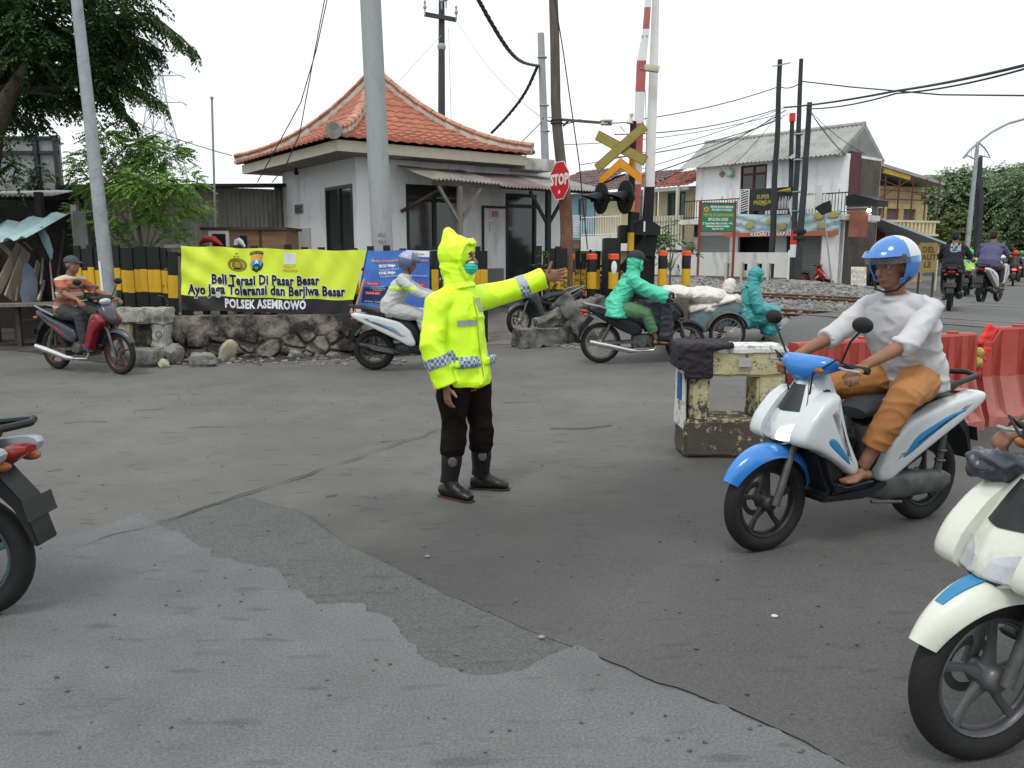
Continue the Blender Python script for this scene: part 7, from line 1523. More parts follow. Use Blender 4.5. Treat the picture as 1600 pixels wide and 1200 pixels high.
def face_parts(body, q, M, sc=1.0, brow=True):
    for s in (-1, 1):
        MB().ell(q(s*.031, .079, .012), (.0135*sc, .008*sc, .0075*sc), M=M, n=10, m=8).obj('eye', mat('eye white', (.36, .33, .30), .3), body); MB().ell(q(s*.031, .086, .012), (.0062*sc, .004*sc, .0062*sc), M=M, n=8, m=6).obj('iris', mat('dark iris', (.02, .012, .01), .2), body)
        if brow: MB().tube([q(s*.014, .092, .030), q(s*.032, .090, .036), q(s*.050, .076, .030)], [.003*sc, .0042*sc, .002*sc], n=6).obj('eyebrow', hairm, body)
    MB().tube([q(-.020, .092, -.064), q(0, .0985, -.064), q(.020, .092, -.064)], .0018*sc, n=5).obj('mouth_line', mat('mouth line', (.12, .04, .035)), body)
def shell(c, M, rad, keep, th=.010, n=40, m=28):
    b = MB(); b.ell(c, rad, M=M, n=n, m=m); mb = MB(); Mi = M.inverted() if M else Matrix.Identity(3)
    cc = V(c); fs = [f for f in b.f if keep(Mi @ (sum((V(b.v[i]) for i in f), V())/len(f)-cc))]; o = len(b.v)
    vs = list(b.v)+[tuple(cc+(V(p)-cc)*(1-th/max(rad))) for p in b.v]; ff = [list(f) for f in fs]+[[i+o for i in f][::-1] for f in fs]
    ed = {}
    for f in fs:
        for i in range(len(f)): a, c2 = f[i], f[(i+1) % len(f)]; ed[(a, c2)] = 1
    for (a, c2) in ed:
        if (c2, a) not in ed: ff.append([c2, a, a+o, c2+o])
    mb.v = vs; mb.f = ff; mb.m = [0]*len(ff)
    bm = bmesh.new(); me = bpy.data.meshes.new('t'); me.from_pydata(vs, [], ff); bm.from_mesh(me); bpy.data.meshes.remove(me); bmesh.ops.delete(bm, geom=[v for v in bm.verts if not v.link_faces], context='VERTS'); out = MB(); return out.bm(bm)
def helmet(body, q, M, m1, m2=None, visor=True, sc=1.0, full=False):
    c = q(0, -.005, .030); rad = (.128*sc, .150*sc, .140*sc)
    def keep(p): x, y, z = p.x/rad[0], p.y/rad[1], p.z/rad[2]; return not (y > .30 and z < .28 and z > -1.1) and z > -.78
    h = shell(c, M, rad, keep).obj('helmet', m1, body, smooth=60)
    if m2: shell(c, M, tuple(k*1.012 for k in rad), lambda p: (p.z/rad[2] > .22 and p.y/rad[1] < .12), th=.004).obj('helmet_panel', m2, h, smooth=60)
    if visor: 
        mb = MB(); pts = []
        M3 = M
        shell(q(0, .022, .028), M, (.130*sc, .172*sc, .125*sc), lambda p: p.y > .055*sc and .036*sc < p.z < .070*sc, th=.006).obj('visor_peak', m1, h, smooth=60); shell(c, M, tuple(k*1.03 for k in rad), lambda p: p.y > .035 and .0 < p.z/rad[2] < .30, th=.003).obj('visor', mat('clear visor', (.55, .57, .58), .08, trans=.9), h, smooth=60)
    MB().tube([q(-.115, .0, -.05), q(-.07, .05, -.115), q(0, .06, -.13), q(.07, .05, -.115), q(.115, .0, -.05)], .006*sc, n=6).obj('chin_strap', plasb, h)
    return h
def cap(body, q, M, m, sc=1.0, fwd=1):
    c = q(0, -.010, .045); o = shell(c, M, (.088*sc, .108*sc, .088*sc), lambda p: p.z > -.002*sc, th=.005).obj('cap', m, body, smooth=60)
    mb = MB(); 
    mb.loft([(q(0, .085*fwd, .048), (M @ V((.06, 0, 0)))*sc, (M @ V((0, 0, .005)))*sc), (q(0, .125*fwd, .044), (M @ V((.055, 0, 0)))*sc, (M @ V((0, 0, .004)))*sc), (q(0, .155*fwd, .034), (M @ V((.03, 0, 0)))*sc, (M @ V((0, 0, .003)))*sc)], n=14).obj('peak', m, o, smooth=60); return o
def hair(body, q, M, sc=1.0, vox=.006):
    mb = MB(); mb.ell(q(0, -.022, .050), (.080*sc, .094*sc, .078*sc), M=M); mb.ell(q(0, -.055, .0), (.072*sc, .058*sc, .075*sc), M=M); o = remesh('hair', mb, vox, hairm, body, smooth=2, disp=lambda p: .004*noise.noise(p*90)+.004*noise.noise(p*35)); return o
def patch(src, pred, m, name, off=.003, parent=None):
    me = src.data; vs = {}; mb = MB()
    for p in me.polygons:
        if pred(p.center, p.normal):
            f = []
            for i in p.vertices:
                if i not in vs: vs[i] = len(mb.v); v = me.vertices[i]; mb.v.append(tuple(v.co+v.normal*off))
                f.append(vs[i])
            mb.f.append(f); mb.m.append(0)
    if not mb.f: print('EMPTY PATCH', name); return None
    return mb.obj(name, m, parent or src, smooth=80, flip=False)
checkm = bpy.data.materials.new('blue checker reflective'); checkm.use_nodes = True
_n = checkm.node_tree; _b = _n.nodes['Principled BSDF']; _c = _n.nodes.new('ShaderNodeTexChecker'); _c.inputs['Scale'].default_value = 46; _c.inputs[1].default_value = (.42, .47, .54, 1); _c.inputs[2].default_value = (.08, .14, .22, 1); _t = _n.nodes.new('ShaderNodeTexCoord'); _m = _n.nodes.new('ShaderNodeMapping'); _m.inputs['Rotation'].default_value = (0, 0, .7); _m.inputs['Location'].default_value = (.003, .003, .003); _n.links.new(_t.outputs['Object'], _m.inputs[0]); _n.links.new(_m.outputs[0], _c.inputs[0]); _n.links.new(_c.outputs[0], _b.inputs['Base Color']); _b.inputs['Roughness'].default_value = .4
# ---------------------------------------------------------------- generic rider
def rider(label, loc, yaw, top, pants, helm=None, sk=skin, vox=.009, sleeve='long', leg='long', foot='bare', lean=.05, seat_x=-.32, seat_z=.78, hands=((.26, .27, 1.02), (.26, -.27, 1.02)), feet=((.17, .14, .36), (.17, -.14, .36)), look=(1, 0, -.12), wide=1.0, poncho=False, shoem=None, band=None, scale=1.0, hc=None, stripes=None, knee_out=.15, hood=None, seedn=1, mask=None, headoff=(0, 0, 0), fingers=True, drape=False, name='person', group=None, capm=None):
    S = scale; ve = lambda *a: V(a)
    pel = ve(seat_x, 0, seat_z+.09); che = ve(seat_x+.08+lean, 0, seat_z+.36); nec = ve(seat_x+.11+lean*1.9, 0, seat_z+.55); hd = nec+ve(.03+.02, 0, .135)+V(headoff)
    lat = ve(0, 1, 0); J = {}
    mb = MB(); 
    mb.tube([pel-ve(0, 0, .06), pel+ve(.0, 0, .06), pel.lerp(che, .55), che, nec-ve(0, 0, .07), nec], [(.135*wide, .10), (.145*wide, .105), (.135*wide, .10), (.155*wide, .098), (.09, .06), (.05, .05)], n=16, side=lat)
    mb.tube([nec-ve(0, 0, .05), hd-ve(.01, 0, .05)], [.058, .052], n=12)
    q, M = head_prims(mb, hd, V(look), ve(0, 0, 1))
    top_mb = MB(); w = wide*1.06
    fl = 1.35 if poncho else 1.0
    top_mb.tube([pel-ve(.02, 0, .08 if not poncho else .16), pel+ve(0, 0, .05), pel.lerp(che, .5), che, nec-ve(.01, 0, .10), nec-ve(.01, 0, .06), nec-ve(.01, 0, .015)], [(.17*w*fl, .135*fl), (.172*w, .138), (.160*w, .130), (.182*w, .128), (.145*w, .102), (.098, .085), (.066, .068)], n=20, side=lat); top_mb.ring(nec-ve(-.012, 0, .025), (.25, 0, 1), .064, .014, n=20, k=8)
    pmb = MB(); sl_s = []; hj = []
    for k, s in enumerate((1, -1)):
        sh_ = che.lerp(nec, .56)+ve(-.01, s*.165*wide, -.0); wr = V(hands[k]); d = wr-sh_; L1, L2 = .29, .27; D = min(d.length, L1+L2-.01); dn = d.normalized(); a = (L1*L1-L2*L2+D*D)/(2*D); h = math.sqrt(max(.0004, L1*L1-a*a)); bend = ve(-.25, s*.6, -1.0); bend = (bend-dn*bend.dot(dn)).normalized(); el = sh_+dn*a+bend*h
        mb.tube([che.lerp(nec, .72)+ve(0, s*.05, 0), sh_-ve(0, s*.02, 0), sh_.lerp(el, .5), el, el.lerp(wr, .4), wr], [.05, .05, .044, .036, .037, .024], n=12)
        fd = (wr-el).normalized(); 
        if fingers: hand_prims(mb, wr, ve(.75, s*.10, -.35), ve(-.2, 0, -1), ve(0, -s, 0), curl=.85, fr=max(.0088, vox*1.05))
        else: mb.ell(wr+fd*.05, (.055, .04, .035))
        if sleeve == 'long': pts = [che.lerp(nec, .70)+ve(0, s*.06, 0), sh_, sh_.lerp(el, .5), el, el.lerp(wr, .5), wr-fd*.01]; rr = [.062, .070, .062, .057, .052, .047]
        elif sleeve == 'wide': pts = [che.lerp(nec, .70)+ve(0, s*.06, 0), sh_, sh_.lerp(el, .5), el, el.lerp(wr, .5), wr-fd*.02]; rr = [.07, .095, .092, .09, .095, .10]
        else: 
            e2 = sh_.lerp(el, .85 if sleeve == 'half' else .60); pts = [che.lerp(nec, .70)+ve(0, s*.06, 0), sh_, sh_.lerp(e2, .6), e2]; rr = [.056, .060, .058, .058]
            if sleeve == 'elbow': pts += [el, el.lerp(wr, .22)]; rr += [.054, .054]
        top_mb.tube(pts, rr, n=14)
        # legs
        hp = pel+ve(0, s*.09, -.02); an = V(feet[k]); d = an-hp; L1, L2 = .43, .42; D = min(d.length, L1+L2-.01); dn = d.normalized(); a = (L1*L1-L2*L2+D*D)/(2*D); h = math.sqrt(max(.0004, L1*L1-a*a)); bend = ve(1.0, s*knee_out, .35); bend = (bend-dn*bend.dot(dn)).normalized(); kn = hp+dn*a+bend*h
        mb.tube([hp-ve(.03, 0, 0), hp.lerp(kn, .3), hp.lerp(kn, .7), kn, kn.lerp(an, .3), kn.lerp(an, .75), an], [.078, .078, .062, .052, .054, .038, .033], n=12)
        shoes = MB(); sl_s.append(shoes); toe = an+ve(.17, s*.03, -.05); mb.tube([an+ve(-.045, 0, -.045), an+ve(.03, 0, -.035), toe-ve(.05, 0, .0), toe], [(.030, .028), (.036, .032), (.042, .020), (.036, .013)], n=12, side=lat)
        if fingers and foot == 'bare':
            for j in range(5): mb.ell(toe+ve(.012-.006*j, s*(-.032+.016*j), -.004), (.016, .0085, .009), n=8, m=6)
        e_ = kn.lerp(an, {'long': .86, 'short': .15, 'mid': .5, 'cropped': .72}[leg]); pr = [.11, .108, .092, .082, .075, .066]
        pmb.tube([hp-ve(.04, s*.02, 0), hp.lerp(kn, .3), hp.lerp(kn, .7), kn, kn.lerp(e_, .5), e_], [k_*(1.18 if leg == 'mid' or poncho else 1) for k_ in pr], n=14)
        if foot == 'shoe': shoes.tube([an+ve(-.055, 0, -.04), an+ve(.03, 0, -.03), toe-ve(.04, 0, -.0), toe+ve(.02, 0, 0)], [(.038, .040), (.044, .042), (.050, .028), (.04, .018)], n=12, side=lat)
        if foot == 'sandal': shoes.tube([an+ve(-.06, 0, -.078), an+ve(.06, 0, -.078), toe+ve(.03, 0, -.022)], [(.038, .010), (.044, .010), (.05, .009)], n=12, side=lat); shoes.tube([an+ve(.05, -.045, -.06), an+ve(.06, 0, -.008), an+ve(.05, .045, -.06)], (.012, .006), n=6)
        if drape: top_mb.tube([pel+ve(-.02, s*.05, -.06), hp.lerp(kn, .55)+ve(0, s*.02, -.01), kn+ve(.02, s*.02, -.0), kn.lerp(an, .35)+ve(.02, 0, 0), kn.lerp(an, .72)], [.17, .16, .145, .13, .12], n=16)
        hj.append((sh_, el, wr, hp, kn, an))
    pmb.tube([pel+ve(-.03, 0, -.07), pel+ve(0, 0, .07)], [(.155*wide, .125), (.15*wide, .12)], n=16, side=lat)
    body = remesh(name, mb, vox, sk, None, smooth=2, sm_fac=.45); tag(body, label, 'person', group); body.location = loc; body.rotation_euler.z = yaw; body.scale = (S,)*3
    pm = remesh('trousers', pmb, vox*1.2, pants, body, smooth=3, disp=wrink(.007, 9, seedn)); tpx = remesh('shirt' if not poncho else 'raincoat', top_mb, vox*1.2, top, body, smooth=4, disp=lambda c, w_=wrink(.009 if not poncho else .014, 8, seedn+3): w_(c)+.006)
    for shoes in [x for x in sl_s if x.v]: remesh('shoe', shoes, vox, shoem or plasb, body, smooth=2)
    face_parts(body, q, M)
    if helm: helmet(body, q, M, *helm)
    elif hood:
        hm = MB(); hm.ell(q(0, -.035, .035), (.108, .115, .118), M=M); hm.ell(q(0, -.05, -.06), (.095, .085, .09), M=M); hm.tube([q(0, -.03, -.08), q(0, -.03, -.20)], [.09, .12], n=14); hm.tube([q(.085, .045, -.04), q(.09, .055, .03), q(.05, .062, .105), q(0, .065, .125), q(-.05, .062, .105), q(-.09, .055, .03), q(-.085, .045, -.04), q(-.04, .05, -.115), q(.04, .05, -.115)], .014, n=8, closed=True)
        remesh('hood', hm, vox, hood, body, smooth=3, disp=wrink(.010, 11, 5))
        if capm: cap(body, lambda x, y, z: q(x*1.25, y*1.2-.01, z*1.25+.035), M, capm, 1.28)
    elif capm: cap(body, q, M, capm); hair(body, lambda x, y, z: q(x*.97, y*.97, z*.8-.004), M, .97, vox)
    else: hair(body, q, M, 1.0, vox)
    if mask: remesh('face_mask', MB().ell(q(0, .055, -.055), (.062, .058, .048), M=M), vox*.8, mask, body, smooth=2)
    if stripes:
        for (z0, z1, mm) in stripes: patch(tpx, lambda c, n_: z0 <= c.z < z1, mm, 'shirt_stripe', .002, tpx)
    if band: patch(tpx, band[0], band[1], 'armband', .004, tpx)
    body['_j'] = 0; del body['_j']
    return body, tpx, q, M, hj
# ================================================================ traffic officer
neon = mat('fluorescent yellow rain jacket', (.66, 1.0, .02), .38, var=.03, vs=3, spec=.45)
neon.node_tree.nodes['Principled BSDF'].inputs['Sheen Weight'].default_value = 0.0
def officer():
    gR = G(703, 778); gL = G(758, 764); base = V(((gR.x+gL.x)/2, (gR.y+gL.y)/2, 0)); q_ = lambda u, v, Y: P(u, v, Y)-base
    Y0 = base.y; FD = V((.74, -.67, 0)).normalized(); LT = V((-FD.y, FD.x, 0))      # LT: his left
    pel = q_(724, 590, Y0+.0); che = q_(717, 490, Y0-.0); nec = q_(716, 443, Y0)
    shR = q_(684, 477, Y0-.12); shL = q_(750, 466, Y0+.15); elR = q_(674, 538, Y0-.20); wrR = q_(697, 603, Y0-.20); elL = q_(806, 452, Y0+.26); wrL = q_(851, 433, Y0+.30)
    hd = q_(719, 404, Y0+.0); LK = V((.93, -.36, .0)).normalized()
    hpR = pel-LT*.095+V((0, 0, -.03)); hpL = pel+LT*.095+V((0, 0, -.03)); knR = q_(710, 668, Y0-.08); knL = q_(751, 664, Y0+.05); anR = q_(703, 762, gR.y); anL = q_(753, 749, gL.y)
    anR.z = .105; anL.z = .105
    mb = MB(); mb.tube([pel-V((0, 0, .08)), pel+V((0, 0, .05)), pel.lerp(che, .5), che, nec-V((0, 0, .05)), nec], [(.14, .10), (.145, .105), (.135, .10), (.165, .105), (.12, .08), (.05, .05)], n=16, side=LT)
    mb.tube([nec-V((0, 0, .06)), hd-V((0, 0, .05))], [.058, .053], n=12); q, M = head_prims(mb, hd, LK, V((0, 0, 1)))
    for a, b, c in ((shR, elR, wrR), (shL, elL, wrL)): mb.tube([che.lerp(nec, .6).lerp(a, .6), a, a.lerp(b, .5), b, b.lerp(c, .4), c], [.05, .05, .044, .036, .038, .025], n=12)
    for a, b, c in ((hpR, knR, anR), (hpL, knL, anL)): mb.tube([a+V((0, 0, .04)), a.lerp(b, .3), a.lerp(b, .7), b, b.lerp(c, .3), b.lerp(c, .75), c], [.085, .082, .065, .055, .056, .04, .036], n=12)
    hand_prims(mb, wrL, V((.97, .12, .12)), V((.1, -1, 0)), V((0, -.05, 1)), curl=.08, thumb=1.15, spread=.16, sc=1.0, fr=.0092)
    hand_prims(mb, wrR, V((.10, -.05, -1)), V((.8, .5, 0)), V((.5, -.7, 0)), curl=.42, spread=.03, sc=.98, fr=.0092)
    body = remesh('person', mb, .0055, skin, None, smooth=2, sm_fac=.45); tag(body, 'traffic officer in bright yellow hooded rain jacket pointing with outstretched left arm', 'person'); body.location = base
    face_parts(body, q, M)
    # trousers
    pm = MB(); blk_ = mat('dark brown black trousers', (.0095, .006, .006), .9, var=.25, vs=5, spec=.1)
    for a, b, c, s in ((hpR, knR, anR, -1), (hpL, knL, anL, 1)):
        e = b.lerp(c, .42); pm.tube([a+V((0, 0, .05)), a.lerp(b, .35), a.lerp(b, .75), b, b.lerp(e, .5), e-V((0, 0, .0)), e-V((0, 0, .035))], [.118, .110, .086, .082, .086, .082, .070], n=16)
    pm.tube([pel-V((0, 0, .06)), pel+V((0, 0, .1))], [(.16, .13), (.15, .12)], n=16, side=LT)
    remesh('trousers', pm, .007, blk_, body, smooth=3, disp=lambda c: wrink(.008, 6, 2)(c)+.004*noise.noise(c*14)*(1-sm(.45, .65, c.z)))
    # boots
    bootm = mat('black rubber boot', (.009, .009, .010), .4, var=.2, vs=6); sole = mat('dark red sole', (.045, .014, .012), .7)
    for a, kn, toe, nm in ((anR, knR, (G(724, 783)-base), 0), (anL, knL, (G(791, 766)-base), 1)):
        td = V((toe.x-a.x, toe.y-a.y, 0)).normalized(); sd = V((-td.y, td.x, 0)); top = a.lerp(kn, .60); bmb = MB()
        bmb.tube([top, a.lerp(top, .6), a.lerp(top, .25)-td*.005, V((a.x, a.y, .10))-td*.01], [(.070, .070), (.068, .070), (.058, .062), (.052, .064)], n=16, side=sd); bmb.ring(top, (a-top), .073, .006, n=24, k=6)
        hl = V((a.x, a.y, 0))-td*.065; bmb.tube([hl+V((0, 0, .045))-td*.012, hl+V((0, 0, .052))+td*.05, hl+td*.13+V((0, 0, .052)), hl+td*.205+V((0, 0, .042)), hl+td*.25+V((0, 0, .032))], [(.036, .036), (.042, .046), (.042, .042), (.046, .032), (.030, .020)], n=16, side=sd)
        bmb.tube([V((a.x, a.y, .135))-td*.005, hl+td*.10+V((0, 0, .075)), hl+td*.175+V((0, 0, .05))], [(.050, .05), (.046, .045), (.040, .03)], n=14, side=sd); o = remesh('boot', bmb, .0055, bootm, body, smooth=5, disp=lambda c: .002*noise.noise(c*16))
        so = MB(); pts = [(hl+td*(.125+.155*math.cos(t)*(1.0)), ) for t in ()]
        so.tube([hl+V((0, 0, .008))-td*.025, hl+td*.05+V((0, 0, .008)), hl+td*.12+V((0, 0, .008)), hl+td*.205+V((0, 0, .010)), hl+td*.262+V((0, 0, .012))], [(.032, .006), (.038, .006), (.036, .006), (.044, .006), (.024, .005)], n=14, side=sd, sup=.6); so.obj('sole', sole, o)
        MB().ell(a.lerp(top, .70)+V((.01, -.070, 0)), (.030, .006, .034), n=12).obj('grey_pad', mat('grey pad', (.08, .082, .085), .7), o)
    # jacket
    jm = MB(); hem = q_(725, 597, Y0)
    jm.tube([hem-V((0, 0, .015)), hem+V((0, 0, .02)), pel+V((0, 0, .08)), pel.lerp(che, .55), che, nec-V((0, 0, .09)), nec-V((0, 0, .03)), nec+V((0, 0, .02))], [(.195, .160), (.205, .168), (.192, .155), (.180, .142), (.182, .138), (.155, .115), (.105, .095), (.08, .08)], n=24, side=LT)
    jm.tube([che.lerp(nec, .5)-LT*.08, shR, shR.lerp(elR, .5), elR, elR.lerp(wrR, .5), wrR+(elR-wrR).normalized()*.005], [.085, .090, .082, .080, .079, .076], n=18)
    jm.tube([che.lerp(nec, .5)+LT*.08, shL, shL.lerp(elL, .5), elL, elL.lerp(wrL, .55), wrL+(elL-wrL).normalized()*.01], [.085, .088, .080, .074, .073, .072], n=18)
    zl = [hem+FD*.172, pel+V((0, 0, .08))+FD*.163, pel.lerp(che, .55)+FD*.154, che+FD*.153, nec-V((0, 0, .07))+FD*.12]; jm.tube(zl, [(.026, .010)]*5, n=10, side=LT, sup=.5)
    for s in (-1, 1): c = pel+V((0, 0, .12))+LT*s*.11+FD*.135; jm.box(c, (.03, .15, .05), rz=math.atan2(FD.y, FD.x)+s*.35, bev=.01)
    def wj(c):
        d = wrink(.008, 4.6, 4)(c); arm = sm(.18, .34, c.x-.0); d += .006*math.sin((c.x*1.0-c.z*.7)*26+5*noise.noise(c*3.5))*(1-sm(.0, .5, abs(c.x-.05)*1.2))*.55
        return d+.005*noise.noise(c*4)+.0025*noise.noise(c*13)
    J = remesh('rain_jacket', jm, .0065, neon, body, smooth=4, disp=wj)
    MB().tube([p+FD*.014 for p in zl], .0035, n=6).obj('zip_line', mat('zip', (.30, .42, .02), .6), body)
    # hood
    hm = MB(); hm.ell(q(0, -.030, .030), (.112, .122, .125), M=M); hm.tube([q(0, -.06, .10), q(0, -.085, .165), q(0, -.10, .190)], [.075, .040, .022], n=12); hm.ell(q(0, -.035, -.055), (.105, .105, .10), M=M); hm.tube([q(0, -.02, -.06), q(0, -.01, -.16), q(0, 0, -.20)], [(.10, .10), (.10, .095), (.12, .11)], n=16, side=q(1, 0, 0)-q(0, 0, 0))
    hm.tube([q(.090, .040, -.05), q(.096, .048, .03), q(.066, .068, .095), q(0, .088, .120), q(-.066, .068, .095), q(-.096, .048, .03), q(-.090, .040, -.05), q(-.055, .065, -.125), q(.055, .065, -.125)], .014, n=10, closed=True); hm.tube([q(0, .05, .115), q(0, .104, .092)], [(.055, .02), (.04, .012)], n=12, side=q(1, 0, 0)-q(0, 0, 0))
    remesh('hood', hm, .0055, neon, body, smooth=3, disp=lambda c: wrink(.004, 8, 7)(c)+.0025*math.sin((c.x+c.z*1.2)*60+4*noise.noise(c*6))*(1-sm(1.45, 1.55, c.z)))
    mk = mat('green surgical mask', (.05, .45, .36), .7, var=.06); mkl = mat('pale mask edge', (.5, .72, .68), .7)
    mm = MB(); mm.ell(q(0, .052, -.058), (.064, .068, .050), M=M); mm.ell(q(0, .075, -.035), (.030, .040, .024), M=M); mo = remesh('face_mask', mm, .004, mk, body, smooth=2, disp=lambda c: .0018*math.sin((c.z-base.z)*330))
    patch(mo, lambda c, n_: (c-hd).dot(V((0, 0, 1))) > -.028, mkl, 'mask_edge', .0015)
    # reflective bands
    grey = mat('grey reflective tape', (.36, .38, .40), .35, var=.08)
    z1, z0 = q_(720, 557, Y0-.12).z, q_(720, 574, Y0-.12).z; fdn = lambda n_: n_.dot(FD)
    ctr = pel
    patch(J, lambda c, n_: z0 < c.z < z1 and fdn(c-ctr) > .03 and -.16 < (c-ctr).dot(LT) < -.01 and (c-ctr).length < .5, checkm, 'checker_band', .0035)
    patch(J, lambda c, n_: z0 < c.z < z1 and fdn(c-ctr) > .03 and .09 < (c-ctr).dot(LT) < .19, checkm, 'checker_band', .0035)
    dR = (wrR-elR).normalized(); bR = q_(683, 565, Y0-.2); patch(J, lambda c, n_: abs((c-bR).dot(dR)) < .034 and (c-bR-dR*(c-bR).dot(dR)).length < .125, checkm, 'checker_band', .0035)
    dL = (wrL-elL).normalized(); bL = q_(817, 450, Y0+.27); patch(J, lambda c, n_: abs((c-bL).dot(dL)) < .032 and (c-bL).length < .13 and c.z > bL.z+.02, grey, 'grey_band', .0035); patch(J, lambda c, n_: abs((c-bL).dot(dL)) < .032 and (c-bL).length < .13 and c.z <= bL.z+.02, checkm, 'checker_band', .0035)
    cz1, cz0 = q_(720, 499, Y0-.1).z, q_(720, 509, Y0-.1).z; patch(J, lambda c, n_: cz0 < c.z < cz1 and -.135 < (c-ctr).dot(LT) < -.02 and fdn(c-ctr) > .03, grey, 'chest_tape', .0035)
    bz1, bz0 = q_(748, 466, Y0-.05).z, q_(748, 487, Y0-.05).z; patch(J, lambda c, n_: bz0 < c.z < bz1 and .05 < (c-ctr).dot(LT)+ (c.z-bz0)*.25 < .115 and fdn(c-ctr) > .03, grey, 'badge', .0035)
    bp = MB().ell(q_(746, 474, Y0-.05), (.012, .012, .014), n=8)
    return body
officer()
# ================================================================ vehicles and riders
def heading(a): return math.atan2(a[1], a[0])
def on2(u, v):
    z = 0.0
    for i in range(14): p = G(u, v, z); z = gz(p.x, p.y)+srise(p.x, p.y)+.006
    p.z = z; return p
def place(wheel_uv, front, hd, wb=.62, z=None):                        # position of bike centre from one wheel's contact pixel
    p = on2(*wheel_uv) if z else on(*wheel_uv); d = V((hd[0], hd[1], 0)).normalized(); c = p-d*wb if front else p+d*wb; c.z = gz(c.x, c.y)+(srise(c.x, c.y)+.006 if z else 0); return tuple(c), heading(hd), d
cream = mat('cream white body paint', (.62, .63, .55), .28, var=.05, coat=.5, stain=((.32, .31, .24), 4, .58, .8)); bwh = mat('glossy white body paint', (.56, .59, .60), .25, var=.05, coat=.5, stain=((.30, .31, .30), 5, .60, .8)); bblue = mat('glossy blue body paint', (.03, .19, .56), .25, var=.04, coat=.5); dblue = mat('blue decal', (.03, .20, .40), .3); bred = mat('glossy red body paint', (.30, .015, .022), .25, var=.05, coat=.5); bgrey = mat('dark grey body paint', (.05, .055, .07), .3, var=.1, coat=.3)
# front blue and white scooter
hd1 = (-.90, -.43); loc, yaw, d1 = place((1192, 860), True, hd1)
make_bike('scooter', 'blue and white scooter with lit headlight ridden past the yellow concrete barrier', loc, yaw, 'scooter', c1=bwh, decal=dblue, fender=bblue, cover=bblue, lit=True, r=.275)
brn = mat('caramel brown trousers', (.36, .155, .05), .75, var=.08, vs=4); wsh = mat('white cotton shirt', (.50, .49, .51), .8, var=.04, vs=4)
bb1, sh1_, q1, M1, hj1 = rider('rider in white shirt, caramel trousers and blue white helmet on the blue white scooter', loc, yaw, wsh, brn, helm=(mat('glossy blue helmet', (.06, .20, .55), .2, var=.06, coat=.6), mat('glossy silver helmet panel', (.60, .63, .66), .2, coat=.6)), vox=.0065, sleeve='elbow', leg='cropped', foot='sandal', look=(1, .0, -.10), wide=1.2, seat_x=-.42, seat_z=.80, knee_out=.7, lean=.02, feet=((.10, .17, .44), (.14, -.15, .42)), seedn=4, scale=1.03, hands=((.24, .25, 1.0), (.22, -.22, 1.0)))
# black pouch hanging from the hook
dv = V((math.cos(yaw), math.sin(yaw), 0)); sv = V((-dv.y, dv.x, 0)); pb = V(loc)+dv*.12+sv*.0+V((0, 0, .60)); tag(remesh('bag', MB().ell((0, 0, 0), (.10, .12, .13)).ell((0, 0, .1), (.04, .05, .05)), .01, plasb, None, disp=wrink(.01, 12), loc=pb), 'round black bag hanging between the knees of the white shirt rider', 'bag')
# near cream scooter, bottom right
hd2 = (-.93, -.25); loc2, yaw2, d2 = place((1528, 1182), True, hd2)
rimg = mat('grey alloy rim', (.10, .10, .105), .35, .4)
make_bike('scooter', 'cream scooter with blue stripe cut off by the lower right corner', loc2, yaw2, 'scooter', c1=cream, nose=cream, fender=cream, decal=dblue, cover=plasb, rimc=rimg, r=.285, rstripe=mat('red rim stripe', (.35, .05, .03)), mirrors=False)
for c_ in bpy.data.objects[:]:
    if c_.parent and c_.parent.type == 'EMPTY' and c_.parent.get('label', '').startswith('cream scooter') and c_.name.split('.')[0] in ('front_cowl', 'front_vent', 'headlight', 'nose_lip', 'leg_shield_wing', 'decal'): c_.location.x += .10 if c_.location.x == 0 else 0
_c = [o for o in bpy.data.objects if o.get('label', '').startswith('cream scooter')][0]; arcshell(MB(), (.62, 0, .285), .285+.058, R(140), R(52), .030, .004, tip=.2, drop=.0).obj('fender_stripe', dblue, _c, smooth=60)
olv = mat('olive jacket', (.10, .11, .06), .8, var=.2); jn = mat('grey blue jeans', (.05, .065, .08), .85, var=.2)
rider('rider in olive jacket on the near cream scooter, mostly beyond the right edge', loc2, yaw2, olv, jn, helm=(plasb, None), vox=.010, foot='shoe', seedn=9)
p = V(loc2)+d2*.44+V((0, 0, .93)); tag(remesh('plastic_cover', MB().tube([(-.12, -.2, -.02), (0, 0, .02), (-.12, .2, -.02)], (.07, .05), n=12).ell((.02, 0, 0), (.10, .16, .05)), .01, mat('crinkled black plastic', (.04, .045, .06), .25, var=.3), None, disp=wrink(.018, 16, 2), loc=p), 'crinkled black plastic wrapped over the front of the near cream scooter', 'plastic sheet'); bpy.data.objects[-1] if False else None
# left edge motorcycle, only its rear in view
hd3 = (-1, .04); loc3, yaw3, d3 = place((-34, 962), False, hd3)
make_bike('motorcycle', 'motorcycle leaving the picture at the left edge, only its rear wheel and tail visible', loc3, yaw3, 'scooter', c1=bgrey, tail=mat('grey white tail', (.30, .33, .36), .3), r=.285, rimc=mat('teal rim', (.06, .10, .10), .4))
rider('rider in dark jacket beyond the left edge on the departing motorcycle', loc3, yaw3, bgrey, jn, helm=(plasb, None), vox=.012, seedn=6)
